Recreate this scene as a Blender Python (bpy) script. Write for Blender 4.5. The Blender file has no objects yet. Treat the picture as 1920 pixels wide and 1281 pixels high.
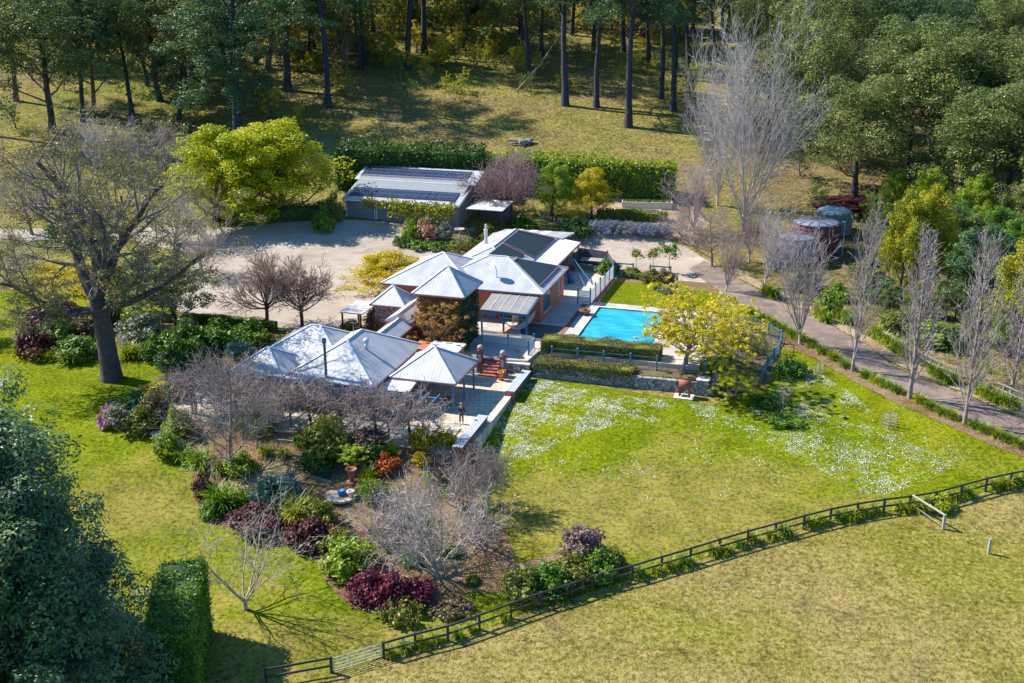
import bpy, math, random
import numpy as np
from mathutils import Vector, Matrix
from mathutils.geometry import delaunay_2d_cdt
rad = math.radians
SC = bpy.context.scene
COL = SC.collection
# ------------------------------------------------------------------ camera, sky, sun, exposure
FPX = 2000.0; TH = rad(19.0); CZ = 33.5            # focal length in photo pixels, pitch, camera height
cam = bpy.data.objects.new("camera", bpy.data.cameras.new("camera")); COL.objects.link(cam)
cam.location = (0, 0, CZ); cam.rotation_euler = (rad(90) - TH, 0, 0)
cam.data.sensor_width = 36.0; cam.data.lens = 36.0 * FPX / 1920.0
cam.data.clip_start = 1.0; cam.data.clip_end = 3000.0
SC.camera = cam
SUN_AZ = rad(160.0); SUN_EL = rad(44.0)            # sun stands to the left, a little behind the garden
w = bpy.data.worlds.new("World"); SC.world = w; w.use_nodes = True
nt = w.node_tree; nt.nodes.clear()
sky = nt.nodes.new("ShaderNodeTexSky"); sky.sky_type = 'NISHITA'; sky.sun_disc = False
sdx, sdy = math.cos(SUN_AZ), math.sin(SUN_AZ)
sky.sun_elevation = SUN_EL; sky.sun_rotation = math.atan2(sdx, sdy)
sky.ozone_density = 4.0; sky.air_density = 1.0; sky.dust_density = 0.3
bg = nt.nodes.new("ShaderNodeBackground"); bg.inputs[1].default_value = 0.105
wo = nt.nodes.new("ShaderNodeOutputWorld")
tn = nt.nodes.new("ShaderNodeMixRGB"); tn.blend_type = 'MULTIPLY'; tn.inputs[0].default_value = 1.0; tn.inputs[2].default_value = (.52, .92, 1.15, 1); nt.links.new(sky.outputs[0], tn.inputs[1]); nt.links.new(tn.outputs[0], bg.inputs[0]); nt.links.new(bg.outputs[0], wo.inputs[0])
sun = bpy.data.objects.new("sun", bpy.data.lights.new("sun", 'SUN')); COL.objects.link(sun)
sun.data.energy = 5.0; sun.data.angle = rad(0.5); sun.data.color = (1.0, 0.945, 0.86)
sd = Vector((sdx * math.cos(SUN_EL), sdy * math.cos(SUN_EL), math.sin(SUN_EL)))
sun.rotation_euler = sd.to_track_quat('Z', 'Y').to_euler(); sun.location = (-80, 60, 90)
SC.view_settings.view_transform = 'Standard'; SC.view_settings.look = 'None'
SC.view_settings.gamma = 1.0; SC.view_settings.exposure = 0.98
SC.view_settings.use_curve_mapping = False

# ------------------------------------------------------------------ terrain height and pixel helpers
PR = [(0, -8), (30, -6), (50, -4.2), (60, -3.2), (67, -2.4), (74, -1.4), (80, -.6), (84, -.35), (90, -.25),
      (96, .3), (105, .8), (112, .95), (118, 1.05), (125, 2.0), (130, 2.8), (137, 3.8), (150, 7), (180, 12.5),
      (220, 20), (260, 27), (340, 38), (450, 50), (900, 60)]
PY = np.array([p[0] for p in PR], float); PZ = np.array([p[1] for p in PR], float)
HA = rad(-16.5); HO = (0.0, 80.0); CA, SA = math.cos(HA), math.sin(HA)
def sstep(x, a, b):
    t = min(1.0, max(0.0, (x - a) / (b - a))); return t * t * (3 - 2 * t)
def w2l(x, y):
    x -= HO[0]; y -= HO[1]; return x * CA + y * SA, -x * SA + y * CA
def l2w(a, b):
    return a * CA - b * SA + HO[0], a * SA + b * CA + HO[1]
def H(x, y):
    z = 0.5 * np.interp(y, PY, PZ) + .25 * np.interp(y - 2.5, PY, PZ) + .25 * np.interp(y + 2.5, PY, PZ)
    z = float(z)
    k = sstep(y, 150, 190)
    if k: z += k * (.8 * math.sin(x / 17 + 1) * math.sin(y / 13) + .35 * math.sin(x / 6.1) * math.sin(y / 5.3 + x / 9))
    a, b = w2l(x, y)
    wt = sstep(a, -20, -16) * (1 - sstep(a, 7, 14)) * sstep(b, 6, 12) * (1 - sstep(b, 47, 55))
    z += (0.95 - z) * wt if z > .95 else 0
    k = sstep(a, -31, -27) * (1 - sstep(a, -3.2, -1.2))
    if k and b < 10: t_ = -.12 - .27 * max(0., -9.2 - b); z = max(z, z + (t_ - z) * k)
    k = sstep(a, 9.6, 11.6) * (1 - sstep(a, 14.5, 19)) * sstep(b, 10, 12.5) * (1 - sstep(b, 38, 46))
    if k and z < 1.06: z += (1.06 - z) * k
    return z
def ray(u, v):
    a = (u - 960) / FPX; b = (640.5 - v) / FPX
    return a, math.cos(TH) + b * math.sin(TH), -math.sin(TH) + b * math.cos(TH)
def atz(u, v, z):
    a, b, c = ray(u, v); t = (z - CZ) / c; return a * t, b * t
def G(u, v):
    """ground point seen at photo pixel (u, v)"""
    a, b, c = ray(u, v); t = 30.0; st = 2.0
    while t < 900 and CZ + c * t > H(a * t, b * t): t += st
    lo, hi = t - st, t
    for _ in range(12):
        m = (lo + hi) / 2
        if CZ + c * m > H(a * m, b * m): lo = m
        else: hi = m
    return Vector((a * hi, b * hi, H(a * hi, b * hi)))
def ppm(p):
    """photo pixels per metre at a point"""
    return FPX / (p[1] * math.cos(TH) - (p[2] - CZ) * math.sin(TH))
def vcos(p):
    d = math.hypot(p[0], p[1]); return d / math.hypot(d, CZ - p[2])

# ------------------------------------------------------------------ materials
def newmat(name):
    m = bpy.data.materials.new(name); m.use_nodes = True; n = m.node_tree; n.nodes.clear()
    o = n.nodes.new("ShaderNodeOutputMaterial"); return m, n, o
def N(n, t, **kw):
    x = n.nodes.new(t)
    for k, v in kw.items():
        if k.startswith("i_"):
            x.inputs[int(k[2:]) if k[2:].isdigit() else k[2:].replace("_", " ")].default_value = v
        else: setattr(x, k, v)
    return x
def L(n, a, b): n.links.new(a, b)
def noise(n, co, scale, detail=4, rough=.6, dist=0.0):
    x = N(n, "ShaderNodeTexNoise"); x.inputs["Scale"].default_value = scale; x.inputs["Detail"].default_value = detail
    x.inputs["Roughness"].default_value = rough; x.inputs["Distortion"].default_value = dist; L(n, co, x.inputs["Vector"]); return x.outputs[0]
def ramp(n, f, stops):
    r = N(n, "ShaderNodeValToRGB"); L(n, f, r.inputs[0]); e = r.color_ramp.elements
    while len(e) < len(stops): e.new(0.5)
    for i, (p, c) in enumerate(stops):
        e[i].position = p; e[i].color = (c, c, c, 1) if isinstance(c, (int, float)) else (*c, 1)
    return r.outputs[0]
def mix(n, f, a, b, mode='MIX'):
    m = N(n, "ShaderNodeMixRGB", blend_type=mode)
    for s, v in ((m.inputs[0], f), (m.inputs[1], a), (m.inputs[2], b)):
        if isinstance(v, (int, float)): s.default_value = v
        elif isinstance(v, tuple): s.default_value = (*v, 1)
        else: L(n, v, s)
    return m.outputs[0]
def bump(n, h, strength, dist):
    b = N(n, "ShaderNodeBump"); b.inputs["Strength"].default_value = strength; b.inputs["Distance"].default_value = dist
    L(n, h, b.inputs["Height"]); return b.outputs[0]
def co_obj(n): return N(n, "ShaderNodeTexCoord").outputs["Object"]
def simple(name, c, rough=.7, var=.18, scale=3.0, metal=0.0, bmp=.0, spec=.4):
    m, n, o = newmat(name); co = co_obj(n); p = N(n, "ShaderNodeBsdfPrincipled")
    f = noise(n, co, scale, 5, .65)
    d = tuple(x * (1 - var * 1.6) for x in c); l = tuple(min(1, x * (1 + var)) for x in c)
    L(n, ramp(n, f, [(.3, d), (.7, l)]), p.inputs["Base Color"])
    p.inputs["Roughness"].default_value = rough; p.inputs["Metallic"].default_value = metal
    p.inputs["Specular IOR Level"].default_value = spec
    if bmp: L(n, bump(n, noise(n, co, scale * 6, 3), bmp, .03), p.inputs["Normal"])
    L(n, p.outputs[0], o.inputs[0]); return m
def leafmat(name, c, c2=None, sheen=.35, trans=.28, clump=.35, fine=5.0, tint=.12):
    """foliage: base colour c, lighter second colour c2 in clumps, leaf to leaf variation"""
    c2 = c2 or tuple(min(1, x * 1.7) for x in c)
    m, n, o = newmat(name); tc = N(n, "ShaderNodeTexCoord"); co = tc.outputs["Object"]
    f1 = ramp(n, noise(n, co, clump, 3, .6), [(.36, 0.), (.64, 1.)])
    f2 = noise(n, co, fine, 2, .7)
    k = mix(n, f1, c, c2)
    k = mix(n, 1.0, k, ramp(n, f2, [(.25, .45), (.5, .95), (.75, 1.5)]), 'MULTIPLY')
    oi = N(n, "ShaderNodeObjectInfo")
    k = mix(n, 1.0, k, ramp(n, oi.outputs["Random"], [(0., (1 - tint, 1 - tint * .6, 1 - tint)), (.5, (1, 1, 1)), (1., (1 + tint, 1 + tint * .4, 1 - tint * .3))]), 'MULTIPLY')
    p = N(n, "ShaderNodeBsdfPrincipled"); L(n, k, p.inputs["Base Color"]); p.inputs["Roughness"].default_value = .5
    p.inputs["Specular IOR Level"].default_value = sheen
    t = N(n, "ShaderNodeBsdfTranslucent"); L(n, mix(n, 1.0, k, (1.15, 1.2, .55), 'MULTIPLY'), t.inputs[0])
    s = N(n, "ShaderNodeMixShader"); s.inputs[0].default_value = trans
    L(n, p.outputs[0], s.inputs[1]); L(n, t.outputs[0], s.inputs[2]); L(n, s.outputs[0], o.inputs[0]); return m
def grassmat(name, cols, big=.05, mid=.5, fine=6.0, attr=None, dry=None, bs=.6, pale=(.40, .34, .16), alt=(.17, .19, .02)):
    """cols: dark, mid, light.  attr: name of a mesh attribute that blends to the dry colours"""
    m, n, o = newmat(name); co = co_obj(n)
    def build(cs):
        a = ramp(n, noise(n, co, big, 4, .6, .5), [(.35, cs[0]), (.5, cs[1]), (.68, cs[2])])
        b = ramp(n, noise(n, co, mid, 5, .7, .4), [(.3, .55), (.5, 1.0), (.72, 1.3)])
        return mix(n, .85, a, b, 'MULTIPLY')
    k = build(cols)
    if attr:
        at = N(n, "ShaderNodeAttribute", attribute_name=attr)
        f = N(n, "ShaderNodeMath", operation='ADD'); L(n, at.outputs["Fac"], f.inputs[0])
        g = N(n, "ShaderNodeMath", operation='MULTIPLY_ADD'); L(n, noise(n, co, .35, 6, .7), g.inputs[0]); g.inputs[1].default_value = 1.3; g.inputs[2].default_value = -.65
        L(n, g.outputs[0], f.inputs[1])
        k = mix(n, ramp(n, f.outputs[0], [(.25, 0.), (.75, 1.)]), k, build(dry))
    sc = N(n, "ShaderNodeMapping"); sc.inputs["Scale"].default_value = (1, 1.0, 1); L(n, co, sc.inputs[0])
    fn = noise(n, sc.outputs[0], fine, 4, .85)
    k = mix(n, .95, k, ramp(n, fn, [(.39, .34), (.5, .95), (.62, 1.03)]), 'MULTIPLY')
    k = mix(n, ramp(n, fn, [(.52, 0.), (.63, .6)]), k, pale)
    k = mix(n, ramp(n, noise(n, co, 1.3, 5, .8), [(.5, 0.), (.62, .5)]), k, alt)
    # odd brown or pale specks
    sp = ramp(n, noise(n, co, 2.1, 3, .8), [(.66, 0.), (.74, 1.)])
    k = mix(n, mix(n, .5, (0, 0, 0), sp), k, (.30, .24, .10))
    p = N(n, "ShaderNodeBsdfPrincipled"); L(n, k, p.inputs["Base Color"]); p.inputs["Roughness"].default_value = .85
    p.inputs["Specular IOR Level"].default_value = .03
    L(n, bump(n, fn, bs, .12), p.inputs["Normal"]); L(n, p.outputs[0], o.inputs[0]); return m

M = {}
def mats():
    M['hill'] = grassmat("hill_grass", [(.20, .14, .065), (.215, .175, .05), (.14, .155, .02)], .05, .35, 2.2, bs=1.0)
    M['paddock'] = grassmat("paddock_grass", [(.30, .22, .085), (.275, .215, .06), (.20, .19, .022)], .05, .45, 3.0, bs=1.0, pale=(.40, .32, .16), alt=(.18, .18, .025))
    M['lawn'] = grassmat("lawn_grass", [(.095, .14, .002), (.15, .18, .003), (.22, .225, .007)], .06, .35, 3.6, pale=(.25, .29, .02), alt=(.10, .15, .002),
                         attr='dry', dry=[(.235, .19, .05), (.25, .20, .05), (.17, .175, .015)], bs=.6)
    M['mulch'] = grassmat("bark_mulch", [(.18, .09, .055), (.26, .155, .10), (.33, .23, .165)], .25, 1.2, 8.0, bs=.8)
    M['soil'] = grassmat("dark_soil", [(.10, .07, .05), (.15, .11, .075), (.13, .13, .04)], .2, 1.0, 6.0, bs=.8)
    # gravel
    m, n, o = newmat("pale_gravel"); co = co_obj(n); p = N(n, "ShaderNodeBsdfPrincipled")
    k = ramp(n, noise(n, co, .09, 6, .65, 1.0), [(.3, (.25, .195, .145)), (.5, (.345, .28, .22)), (.7, (.42, .35, .285))])
    mp = N(n, "ShaderNodeMapping"); mp.inputs["Scale"].default_value = (.35, 1.1, 1); mp.inputs["Rotation"].default_value = (0, 0, .5); L(n, co, mp.inputs[0])
    k = mix(n, .6, k, ramp(n, noise(n, mp.outputs[0], 1.0, 6, .75, 1.5), [(.38, .62), (.5, 1.), (.7, 1.1)]), 'MULTIPLY')
    fn = noise(n, co, 9., 3, .8); k = mix(n, .8, k, ramp(n, fn, [(.3, .75), (.6, 1.12)]), 'MULTIPLY')
    L(n, k, p.inputs["Base Color"]); p.inputs["Roughness"].default_value = .9; L(n, bump(n, fn, .5, .05), p.inputs["Normal"]); L(n, p.outputs[0], o.inputs[0]); M['gravel'] = m
    M['drive'] = simple("worn_driveway", (.21, .155, .125), .85, .3, .5, bmp=.3)
    M['litter'] = grassmat("forest_litter", [(.16, .10, .06), (.20, .15, .08), (.14, .14, .04)], .1, .6, 3.0, bs=1.0)
    M['verge'] = grassmat("leaf_litter", [(.34, .20, .13), (.42, .30, .22), (.5, .38, .3)], .3, 1.5, 7.0, bs=.6)
    # paving with joints
    def paving(name, c, bw, bh, mort=.45, ms=.02, off=.5):
        m, n, o = newmat(name); co = co_obj(n); b = N(n, "ShaderNodeTexBrick"); b.offset = off
        for k_, v in (("Scale", 1.), ("Mortar Size", ms), ("Brick Width", bw), ("Row Height", bh), ("Bias", 0.)): b.inputs[k_].default_value = v
        b.inputs["Color1"].default_value = (*[x * .82 for x in c], 1); b.inputs["Color2"].default_value = (*[min(1, x * 1.12) for x in c], 1)
        b.inputs["Mortar"].default_value = (*[x * mort for x in c], 1); L(n, co, b.inputs["Vector"])
        k = mix(n, .6, b.outputs[0], ramp(n, noise(n, co, .7, 6, .7), [(.3, .72), (.7, 1.15)]), 'MULTIPLY')
        p = N(n, "ShaderNodeBsdfPrincipled"); L(n, k, p.inputs["Base Color"]); p.inputs["Roughness"].default_value = .8
        L(n, p.outputs[0], o.inputs[0]); return m
    M['paving'] = paving("pale_concrete_paving", (.46, .41, .36), 1.2, 1.2, .7, .012, 0.)
    M['crazy'] = paving("sandstone_paving", (.56, .455, .34), .9, .6, .55, .03)
    M['brickpave'] = paving("red_brick_paving", (.30, .09, .06), .23, .11, .8)
    def brick(name, c):
        m, n, o = newmat(name); tc = N(n, "ShaderNodeTexCoord"); co = tc.outputs["Object"]
        sx = N(n, "ShaderNodeSeparateXYZ"); L(n, co, sx.inputs[0])
        ad = N(n, "ShaderNodeMath", operation='ADD'); L(n, sx.outputs[0], ad.inputs[0]); L(n, sx.outputs[1], ad.inputs[1])
        cb = N(n, "ShaderNodeCombineXYZ"); L(n, ad.outputs[0], cb.inputs[0]); L(n, sx.outputs[2], cb.inputs[1])
        b = N(n, "ShaderNodeTexBrick")
        for k_, v in (("Scale", 1.), ("Mortar Size", .006), ("Brick Width", .24), ("Row Height", .086)): b.inputs[k_].default_value = v
        b.inputs["Color1"].default_value = (*[x * .72 for x in c], 1); b.inputs["Color2"].default_value = (*[min(1, x * 1.25) for x in c], 1)
        b.inputs["Mortar"].default_value = (.42, .33, .26, 1); L(n, cb.outputs[0], b.inputs["Vector"])
        k = mix(n, .6, b.outputs[0], ramp(n, noise(n, co, .8, 5, .7), [(.3, .7), (.7, 1.15)]), 'MULTIPLY')
        p = N(n, "ShaderNodeBsdfPrincipled"); L(n, k, p.inputs["Base Color"]); p.inputs["Roughness"].default_value = .85
        L(n, p.outputs[0], o.inputs[0]); return m
    M['brick'] = brick("orange_red_brick", (.50, .12, .045)); M['brickstep'] = brick("dark_red_brick", (.33, .08, .055))
    # corrugated steel roof: ribs run down the fall
    def roof(name, c, rough=.45, metal=.1, stain=.10, rib=.10, seam=.8):
        m, n, o = newmat(name); co = co_obj(n); g = N(n, "ShaderNodeTexCoord")
        cr = N(n, "ShaderNodeVectorMath", operation='CROSS_PRODUCT'); L(n, g.outputs["Normal"], cr.inputs[0]); cr.inputs[1].default_value = (0, 0, 1)
        nm = N(n, "ShaderNodeVectorMath", operation='NORMALIZE'); L(n, cr.outputs[0], nm.inputs[0])
        dt = N(n, "ShaderNodeVectorMath", operation='DOT_PRODUCT'); L(n, nm.outputs[0], dt.inputs[0]); L(n, co, dt.inputs[1])
        def saw(per, pw):
            a = N(n, "ShaderNodeMath", operation='MULTIPLY'); L(n, dt.outputs["Value"], a.inputs[0]); a.inputs[1].default_value = 2 * math.pi / per
            s = N(n, "ShaderNodeMath", operation='SINE'); L(n, a.outputs[0], s.inputs[0])
            return ramp(n, s.outputs[0], [(.0, 0.), (pw, 1.)])
        k = ramp(n, noise(n, co, .6, 6, .7), [(.3, tuple(x * (1 - stain) for x in c)), (.6, c), (.8, tuple(min(1, x * 1.06) for x in c))])
        k = mix(n, rib, k, mix(n, 1.0, k, ramp(n, saw(.305, .6), [(0., .72), (1., 1.06)]), 'MULTIPLY'))
        k = mix(n, .22, k, mix(n, 1.0, k, ramp(n, saw(seam * 2, .06), [(0., .7), (1., 1.)]), 'MULTIPLY'))
        p = N(n, "ShaderNodeBsdfPrincipled"); L(n, k, p.inputs["Base Color"]); p.inputs["Roughness"].default_value = rough; p.inputs["Metallic"].default_value = metal
        L(n, bump(n, saw(.30, .8), .10, .02), p.inputs["Normal"]); L(n, p.outputs[0], o.inputs[0]); return m
    M['roof'] = roof("grey_steel_roof", (.45, .455, .475), stain=.24); M['roof_old'] = roof("weathered_white_roof", (.66, .64, .62), .7, .0, .55)
    M['roof_clear'] = roof("translucent_white_sheet", (.82, .84, .84), .5, 0., .1, .15); M['roof_grey'] = roof("dull_verandah_sheet", (.27, .26, .25), .6, .0, .25, .3)
    M['tank_roof'] = roof("green_tank_roof", (.36, .47, .43), .55, .1, .4, .3)
    M['cap'] = simple("roof_flashing", (.74, .74, .78), .4, .1, 2, .2); M['gutter'] = simple("dark_gutter", (.13, .11, .13), .5, .1); M['fascia'] = simple("mauve_fascia", (.30, .17, .19), .6, .1)
    # solar pool heating mat
    m, n, o = newmat("black_rubber_mat"); co = co_obj(n); wv = N(n, "ShaderNodeTexWave"); wv.wave_type = 'BANDS'; wv.bands_direction = 'Y'; wv.inputs["Scale"].default_value = 3.2; L(n, co, wv.inputs["Vector"])
    p = N(n, "ShaderNodeBsdfPrincipled"); L(n, mix(n, ramp(n, wv.outputs[1], [(.3, 0.), (.8, 1.)]), (.012, .022, .032), (.03, .05, .062)), p.inputs["Base Color"]); p.inputs["Roughness"].default_value = .5
    L(n, p.outputs[0], o.inputs[0]); M['mat'] = m
    # solar panel
    m, n, o = newmat("solar_cells"); co = co_obj(n); b = N(n, "ShaderNodeTexBrick"); b.offset = 0
    for k_, v in (("Scale", 1.), ("Mortar Size", .022), ("Brick Width", .33), ("Row Height", .95)): b.inputs[k_].default_value = v
    b.inputs["Color1"].default_value = (.010, .016, .045, 1); b.inputs["Color2"].default_value = (.016, .026, .065, 1); b.inputs["Mortar"].default_value = (.16, .19, .26, 1); L(n, co, b.inputs["Vector"])
    p = N(n, "ShaderNodeBsdfPrincipled"); L(n, b.outputs[0], p.inputs["Base Color"]); p.inputs["Roughness"].default_value = .25; p.inputs["Specular IOR Level"].default_value = .2; L(n, p.outputs[0], o.inputs[0]); M['solar'] = m
    # pool cover
    m, n, o = newmat("blue_pool_cover"); co = co_obj(n); p = N(n, "ShaderNodeBsdfPrincipled")
    mp = N(n, "ShaderNodeMapping"); mp.inputs["Scale"].default_value = (.3, 1.4, 1); mp.inputs["Rotation"].default_value = (0, 0, .35); L(n, co, mp.inputs[0])
    f = noise(n, mp.outputs[0], .9, 5, .6, 1.6)
    k = ramp(n, f, [(.3, (.012, .27, .37)), (.5, (.02, .34, .45)), (.68, (.07, .43, .53))])
    wr = ramp(n, noise(n, mp.outputs[0], .55, 3, .5, 2.5), [(.485, 0.), (.498, 1.), (.512, 0.)])
    k = mix(n, mix(n, .75, (0, 0, 0), wr), k, (.01, .20, .36))
    L(n, k, p.inputs["Base Color"]); p.inputs["Roughness"].default_value = .35
    L(n, bump(n, f, .8, .12), p.inputs["Normal"]); L(n, p.outputs[0], o.inputs[0]); M['cover'] = m
    # rubble stone
    def stone(name, c, sc=3.2):
        m, n, o = newmat(name); co = co_obj(n); v = N(n, "ShaderNodeTexVoronoi"); v.inputs["Scale"].default_value = sc; L(n, co, v.inputs["Vector"])
        e = N(n, "ShaderNodeTexVoronoi", feature='DISTANCE_TO_EDGE'); e.inputs["Scale"].default_value = sc; L(n, co, e.inputs["Vector"])
        bw = N(n, 'ShaderNodeRGBToBW'); L(n, v.outputs['Color'], bw.inputs[0]); k = mix(n, 1.0, c, ramp(n, bw.outputs[0], [(.1, .45), (.5, 1.), (.9, 1.6)]), 'MULTIPLY'); k = mix(n, .5, k, ramp(n, noise(n, co, 14., 3), [(.3, .6), (.7, 1.3)]), 'MULTIPLY')
        k = mix(n, ramp(n, e.outputs["Distance"], [(.02, 1.), (.1, 0.)]), k, tuple(x * .25 for x in c))
        p = N(n, "ShaderNodeBsdfPrincipled"); L(n, k, p.inputs["Base Color"]); p.inputs["Roughness"].default_value = .85
        L(n, bump(n, e.outputs["Distance"], .9, .1), p.inputs["Normal"]); L(n, p.outputs[0], o.inputs[0]); return m
    M['stone'] = stone("dark_rubble_stone", (.30, .27, .27)); M['stone2'] = stone("edging_stone", (.36, .31, .28), 4)
    for k_, c, r_ in (('blue', (.07, .20, .30), .55), ('palewood', (.60, .60, .60), .7), ('rail', (.045, .035, .045), .6), ('silver', (.22, .23, .24), .75), ('terra', (.62, .22, .07), .7),
                      ('pot', (.20, .12, .10), .5), ('cream', (.66, .58, .47), .7), ('rust', (.27, .085, .06), .75), ('bin', (.02, .15, .38), .45), ('zinc', (.50, .52, .54), .4), ('flue', (.13, .13, .15), .5),
                      ('dark', (.03, .03, .035), .6), ('white', (.8, .8, .8), .5), ('bench', (.40, .43, .45), .55), ('garage', (.23, .24, .25), .6), ('tankred', (.13, .045, .055), .6),
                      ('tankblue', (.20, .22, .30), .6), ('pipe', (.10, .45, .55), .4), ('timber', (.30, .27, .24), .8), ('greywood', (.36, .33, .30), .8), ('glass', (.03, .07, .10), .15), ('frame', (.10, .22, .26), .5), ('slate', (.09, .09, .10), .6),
                      ('mauvetile', (.42, .30, .27), .7), ('skin', (.50, .27, .19), .6), ('jacket', (.05, .055, .075), .8), ('trouser', (.12, .07, .13), .8), ('hair', (.30, .24, .20), .8), ('canvas', (.16, .14, .18), .8), ('hammock', (.62, .66, .70), .8), ('salmon', (.70, .30, .16), .8)):
        M[k_] = simple(k_ + "_surface", c, r_, .14, 4)
    for k_, c in (('bark_dark', (.055, .042, .045)), ('bark_red', (.17, .085, .07)), ('bark_blue', (.042, .045, .055)), ('bark_gum', (.085, .065, .06)), ('limb_gum', (.22, .175, .165)), ('twig', (.32, .25, .22)),
                  ('twig_grey', (.46, .40, .365)), ('twig_brown', (.30, .21, .16)), ('twig_plum', (.30, .19, .19)), ('twig_pale', (.40, .34, .27)), ('twig_dark', (.15, .11, .115)), ('twig_mauve', (.36, .29, .28)), ('twig_vine', (.33, .255, .245))):
        M[k_] = simple(k_ + "_bark", c, .85, .3, 2.5, bmp=.3)
    lm = lambda k_, c, c2=None, **kw: M.__setitem__(k_, leafmat(k_ + "_leaves", c, c2, **kw))
    lm('gum', (.055, .10, .028), (.19, .225, .055), sheen=.35); lm('gum_blue', (.030, .085, .042), (.11, .18, .06), sheen=.3)
    lm('gum_grey', (.12, .115, .05), (.25, .215, .095)); lm('gum_olive', (.085, .13, .032), (.28, .29, .08), sheen=.35)
    lm('gum_fore', (.030, .090, .045), (.17, .25, .085), sheen=.5, clump=.5)
    lm('lime', (.28, .32, .005), (.54, .54, .01), trans=.45); lm('yellow', (.42, .33, .006), (.62, .50, .015), trans=.35); lm('goldleaf', (.50, .39, .01), (.74, .60, .015), trans=.4)
    lm('tuft_dry', (.30, .24, .07), (.40, .32, .10), trans=.3, sheen=.1); lm('tuft_green', (.16, .19, .015), (.24, .26, .02), trans=.3, sheen=.1); lm('tuft_lawn', (.13, .17, .002), (.22, .25, .006), trans=.3, sheen=.1)
    lm('willowleaf', (.12, .17, .06), (.24, .29, .11)); lm('acacia', (.21, .22, .006), (.44, .39, .01)); lm('wattle', (.16, .20, .02), (.60, .50, .03), clump=.9); lm('wattle_gold', (.38, .32, .01), (.80, .62, .03), clump=1.2)
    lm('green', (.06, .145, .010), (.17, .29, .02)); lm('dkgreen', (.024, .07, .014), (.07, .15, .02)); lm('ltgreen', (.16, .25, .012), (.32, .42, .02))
    lm('grass_green', (.09, .19, .008), (.19, .30, .015)); lm('agap', (.10, .20, .008), (.22, .32, .015), clump=1.5); lm('agapy', (.20, .25, .008), (.36, .38, .01), clump=1.5)
    lm('maroon', (.055, .012, .018), (.13, .03, .035)); lm('burgundy', (.09, .010, .03), (.20, .025, .055)); lm('bronze', (.16, .075, .03), (.26, .12, .04))
    lm('teal', (.05, .13, .12), (.12, .24, .22)); lm('greyleaf', (.14, .16, .13), (.26, .28, .22)); lm('lavender', (.15, .17, .13), (.30, .32, .58), clump=1.2); lm('olive', (.12, .14, .018), (.26, .27, .035))
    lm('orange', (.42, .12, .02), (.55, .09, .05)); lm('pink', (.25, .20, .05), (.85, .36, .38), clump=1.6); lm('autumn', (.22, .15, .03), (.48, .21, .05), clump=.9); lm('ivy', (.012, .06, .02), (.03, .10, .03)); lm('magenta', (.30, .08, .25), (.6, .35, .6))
    lm('hedge', (.030, .075, .010), (.08, .14, .012), clump=.5); lm('hedge_lit', (.12, .21, .008), (.30, .36, .012), clump=.8); lm('hedge_grey', (.10, .115, .04), (.17, .16, .07), clump=.9)  # hedge_lit: sunlit copy of hedge, the brightness put into the leaf colour
    lm('buxus', (.16, .20, .008), (.30, .30, .015)); lm('brownleaf', (.17, .12, .07), (.26, .19, .10)); lm('purplebush', (.16, .10, .11), (.26, .17, .16)); lm('whiteflower', (.55, .56, .52), (.75, .76, .74), trans=.1)
mats()

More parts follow.
